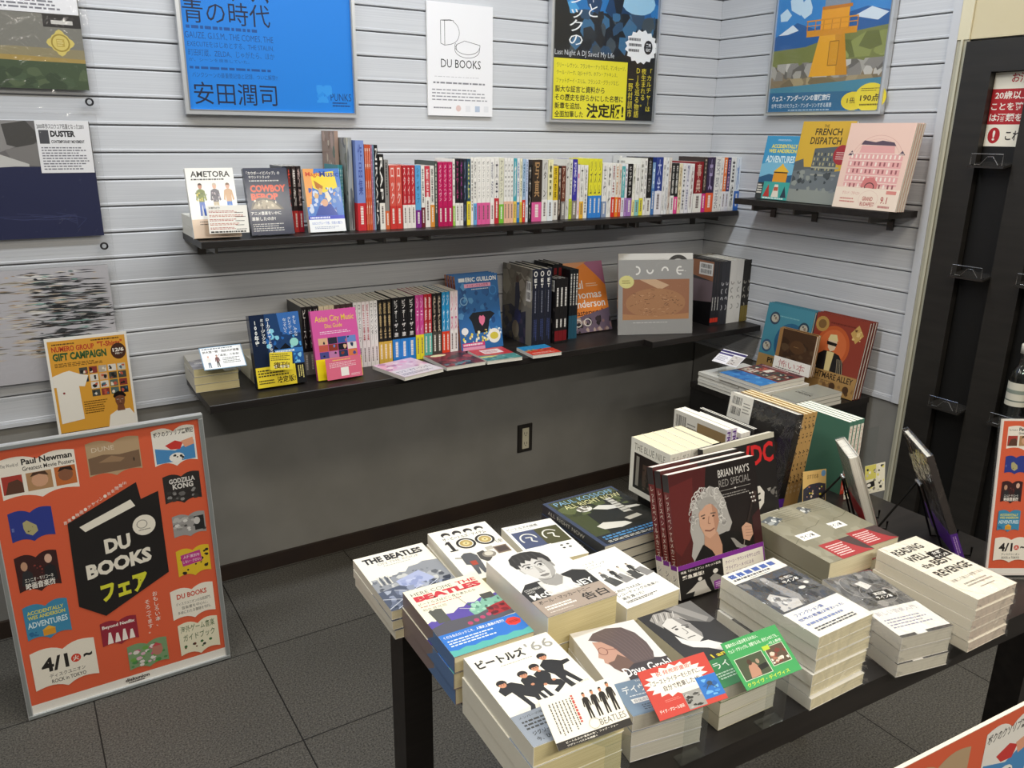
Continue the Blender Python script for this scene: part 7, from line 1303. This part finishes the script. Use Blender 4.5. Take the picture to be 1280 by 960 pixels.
    def a_date(g): g.t('4/1', .14, .24, .56, .58, '26221f', .03); g.c(.68, .42, .08, .10, 'd0402c'); g.t('火', .63, .36, .73, .48, 'f2ece0', .02); g.t('~', .80, .36, .94, .46, '26221f', .05); g.t('ディスクユニオン', .24, .64, .80, .74, '2a2826', .005); g.t('ROCK in TOKYO', .26, .78, .80, .87, '2a2826', .01)
    def a_flower(g): g.blobs(5, 30, ['6aa04a', 'c05a80', '4a8a4a', 'd8b0c0', '8a4a6a', 'e0d8d4'], .05, .15, .95, .88, .09); g.c(.74, .44, .14, .22, 'b87a6a'); g.poly([(.6, .3), (.72, .16), (.88, .3)], 'c04a50')
    def a_guide(g): g.t('海外ゲーム音楽', .06, .10, .92, .30, '2f5a2a', .005); g.t('ガイドブック', .10, .36, .90, .56, '2f5a2a', .005); g.blobs(7, 10, ['6a3a2a', '3a6a3a', '2a2a28', 'c9a04a'], .10, .66, .92, .88, .06)
    book_shape(F, .045, .03, .385, .185, 'ece6da', 0, a_films); book_shape(F, .437, .022, .692, .158, 'b59a78', 0, a_sand); book_shape(F, .755, .015, .975, .165, 'e9e5dc', 0, a_blog)
    book_shape(F, .050, .222, .242, .340, '2c3a8c', 0, a_ocarina); book_shape(F, .782, .198, .974, .316, '2f2b2a', 0, a_dark(('GODZILLA', 'KONG'))); book_shape(F, .803, .362, .976, .456, '9a9896', 0, a_bw)
    book_shape(F, .042, .385, .232, .530, '3a1c1c', 0, a_man); book_shape(F, .800, .502, .977, .620, 'ddbc2c', 0, a_yel); book_shape(F, .742, .660, .974, .795, 'ece6d8', 0, a_du)
    book_shape(F, .038, .575, .242, .718, '3f8ab0', 0, a_tower); book_shape(F, .373, .715, .555, .820, '94283a', 0, a_net); book_shape(F, .032, .755, .335, .922, 'ece6d8', 0, a_date)
    book_shape(F, .486, .838, .692, .948, '7a9a70', 0, a_flower); book_shape(F, .758, .808, .976, .955, 'e8e2c8', 0, a_guide)
    # the big black book in the middle
    K = '1d1a1a'; F.poly([(.302, .305), (.650, .200), (.662, .268), (.752, .250), (.752, .580), (.412, .692), (.292, .629)], K); F.poly([(.353, .327), (.611, .262), (.630, .290), (.377, .350)], 'ece6d8')
    F.c(.660, .371, .058, .040, 'ece6d8', 20); F.ring(.650, .366, .026, .016, .004, '8a8680', 12); F.rows(.63, .385, .70, .392, 1, '6a6660')
    def slanted(txt, x0, y0, x1, y1, c, bold, sk):
        vs, fs = text_mesh(txt, bold); F.up(); F.mb.mesh([F.P(x0 + (x1 - x0) * a, y0 + (y1 - y0) * b - sk * a * (x1 - x0)) for a, b in vs], fs, F.m(c))
    slanted('DU', .455, .395, .583, .452, 'ece6d8', .05, .05); slanted('BOOKS', .352, .478, .676, .536, 'ece6d8', .05, .06); slanted('フェア', .405, .568, .640, .640, 'd9d83a', .05, .06)
    for i, ch in enumerate('音楽・映画・デザイン・社会問題…'): F.k -= .8; a = i / 15; F.t(ch, .285 + .30 * a, .294 - .105 * a, .302 + .30 * a, .307 - .105 * a, 'f2e4d8', .01)
    F.tv('おもしろい本、', .650, .645, .678, .790, 'f2e4d8', .01); F.tv('そろってます。', .606, .672, .634, .812, 'f2e4d8', .01)
    F.t('diskunion', .455, .972, .580, .986, '3a2c28', .03); F.rows(.47, .989, .56, .995, 1, '3a2c28', .8)
def fair_sign(label, bl, br, H, lean, fr, z0=.0, group=None, base=True, plain=False):
    d = .006 if plain else .020; T = T_face((bl[0], bl[1], z0), (br[0], br[1], z0), math.radians(lean), d); w = (Vector((br[0], br[1], 0)) - Vector((bl[0], bl[1], 0))).length
    t = thing('poster_stand', label, 'sign', T, group); mb = MB()
    for a, b in (((0, 0), (w, fr)), ((0, H - fr), (w, H)), ((0, fr), (fr, H - fr)), ((w - fr, fr), (w, H - fr))):
        if not plain: mb.box((a[0], 0, a[1]), (b[0], d, b[1]), M('d6d8d9', .3, .45)); mb.box((a[0] + .002, -.003, a[1] + .002), (b[0] - .002, 0, b[1] - .002), M('a4a9a9', .3, .5))
    if not plain: mb.build('frame', t)
    if plain: fr = .0
    mb = MB(); yf = .001 if plain else .005; mb.box((fr - .001, yf, fr - .001), (w - fr + .001, d - (0 if plain else .002), H - fr + .001), M('e4dccc' if plain else '4a4a4a', .6)); F = Face(mb, (fr, yf, H - fr), (w - 2 * fr, 0, 0), (0, 0, -(H - 2 * fr)), rough=.45); art_fair(F); mb.build('poster_sheet', t)
    if not plain: mb = MB(); mb.poly([(fr, .002, fr), (w - fr, .002, fr), (w - fr, .002, H - fr), (fr, .002, H - fr)], FILMF); mb.build('clear_cover', t)
    if base:
        mb = MB(); q = T.inverted(); foot = lambda x, k: q @ (T @ Vector((x, d, H * k)))
        for x in (w * .2, w * .8):
            p0 = T @ Vector((x, d + .002, H * .8)); n = (T.to_3x3() @ Vector((0, 1, 0))).normalized(); p1 = Vector((p0.x, p0.y, .004)) + Vector((n.x, n.y, 0)).normalized() * .17
            mb.tube([q @ p0, q @ p1], .004, M('8a8c8e', .35, .8), 8)
        mb.build('rear_strut', t)
    return t
p0, p1 = pz(36.3, 901.7, 0), pz(288.5, 822.6, 0)
fair_sign('big orange poster in a silver snap frame standing on the floor at left', (p0.x, p0.y), (p1.x, p1.y), .757, 3, .012)
a, b = pz(1125.6, 959.6, .775), pz(1280, 880, .775); dr = (b - a).normalized(); e0 = a - dr * .215; e1 = e0 + dr * .515
fair_sign('orange poster board standing before the table, only its top corner showing', (e0.x, e0.y - .015), (e1.x, e1.y - .015), .772, 1, .006, plain=True)
# small copy of the poster on the table
q0 = pz(1231, 722, ZTB); dr = Vector((.86, -.51, 0)); T = T_face((q0.x, q0.y, ZTB + .002), (q0.x + dr.x, q0.y + dr.y, ZTB + .002), math.radians(8), .003)
t = thing('poster_stand', 'small orange poster in a clear stand on the table beside the cream books', 'sign', T)
mb = MB(); mb.box((0, 0, .002), (.21, .003, .299), M('e4dcd4', .4)); F = Face(mb, (0.004, 0, .296), (.202, 0, 0), (0, 0, -.290), rough=.4); art_fair(F); mb.build('poster_sheet', t)
mb = MB(); mb.box((-.003, -.002, .0), (.213, -.0008, .303), FILMF); mb.box((-.003, .0035, 0), (.213, .0048, .303), ACRYL); mb.box((-.003, -.012, -.0012), (.213, .0048, 0), ACRYL); mb.build('acrylic_stand', t)
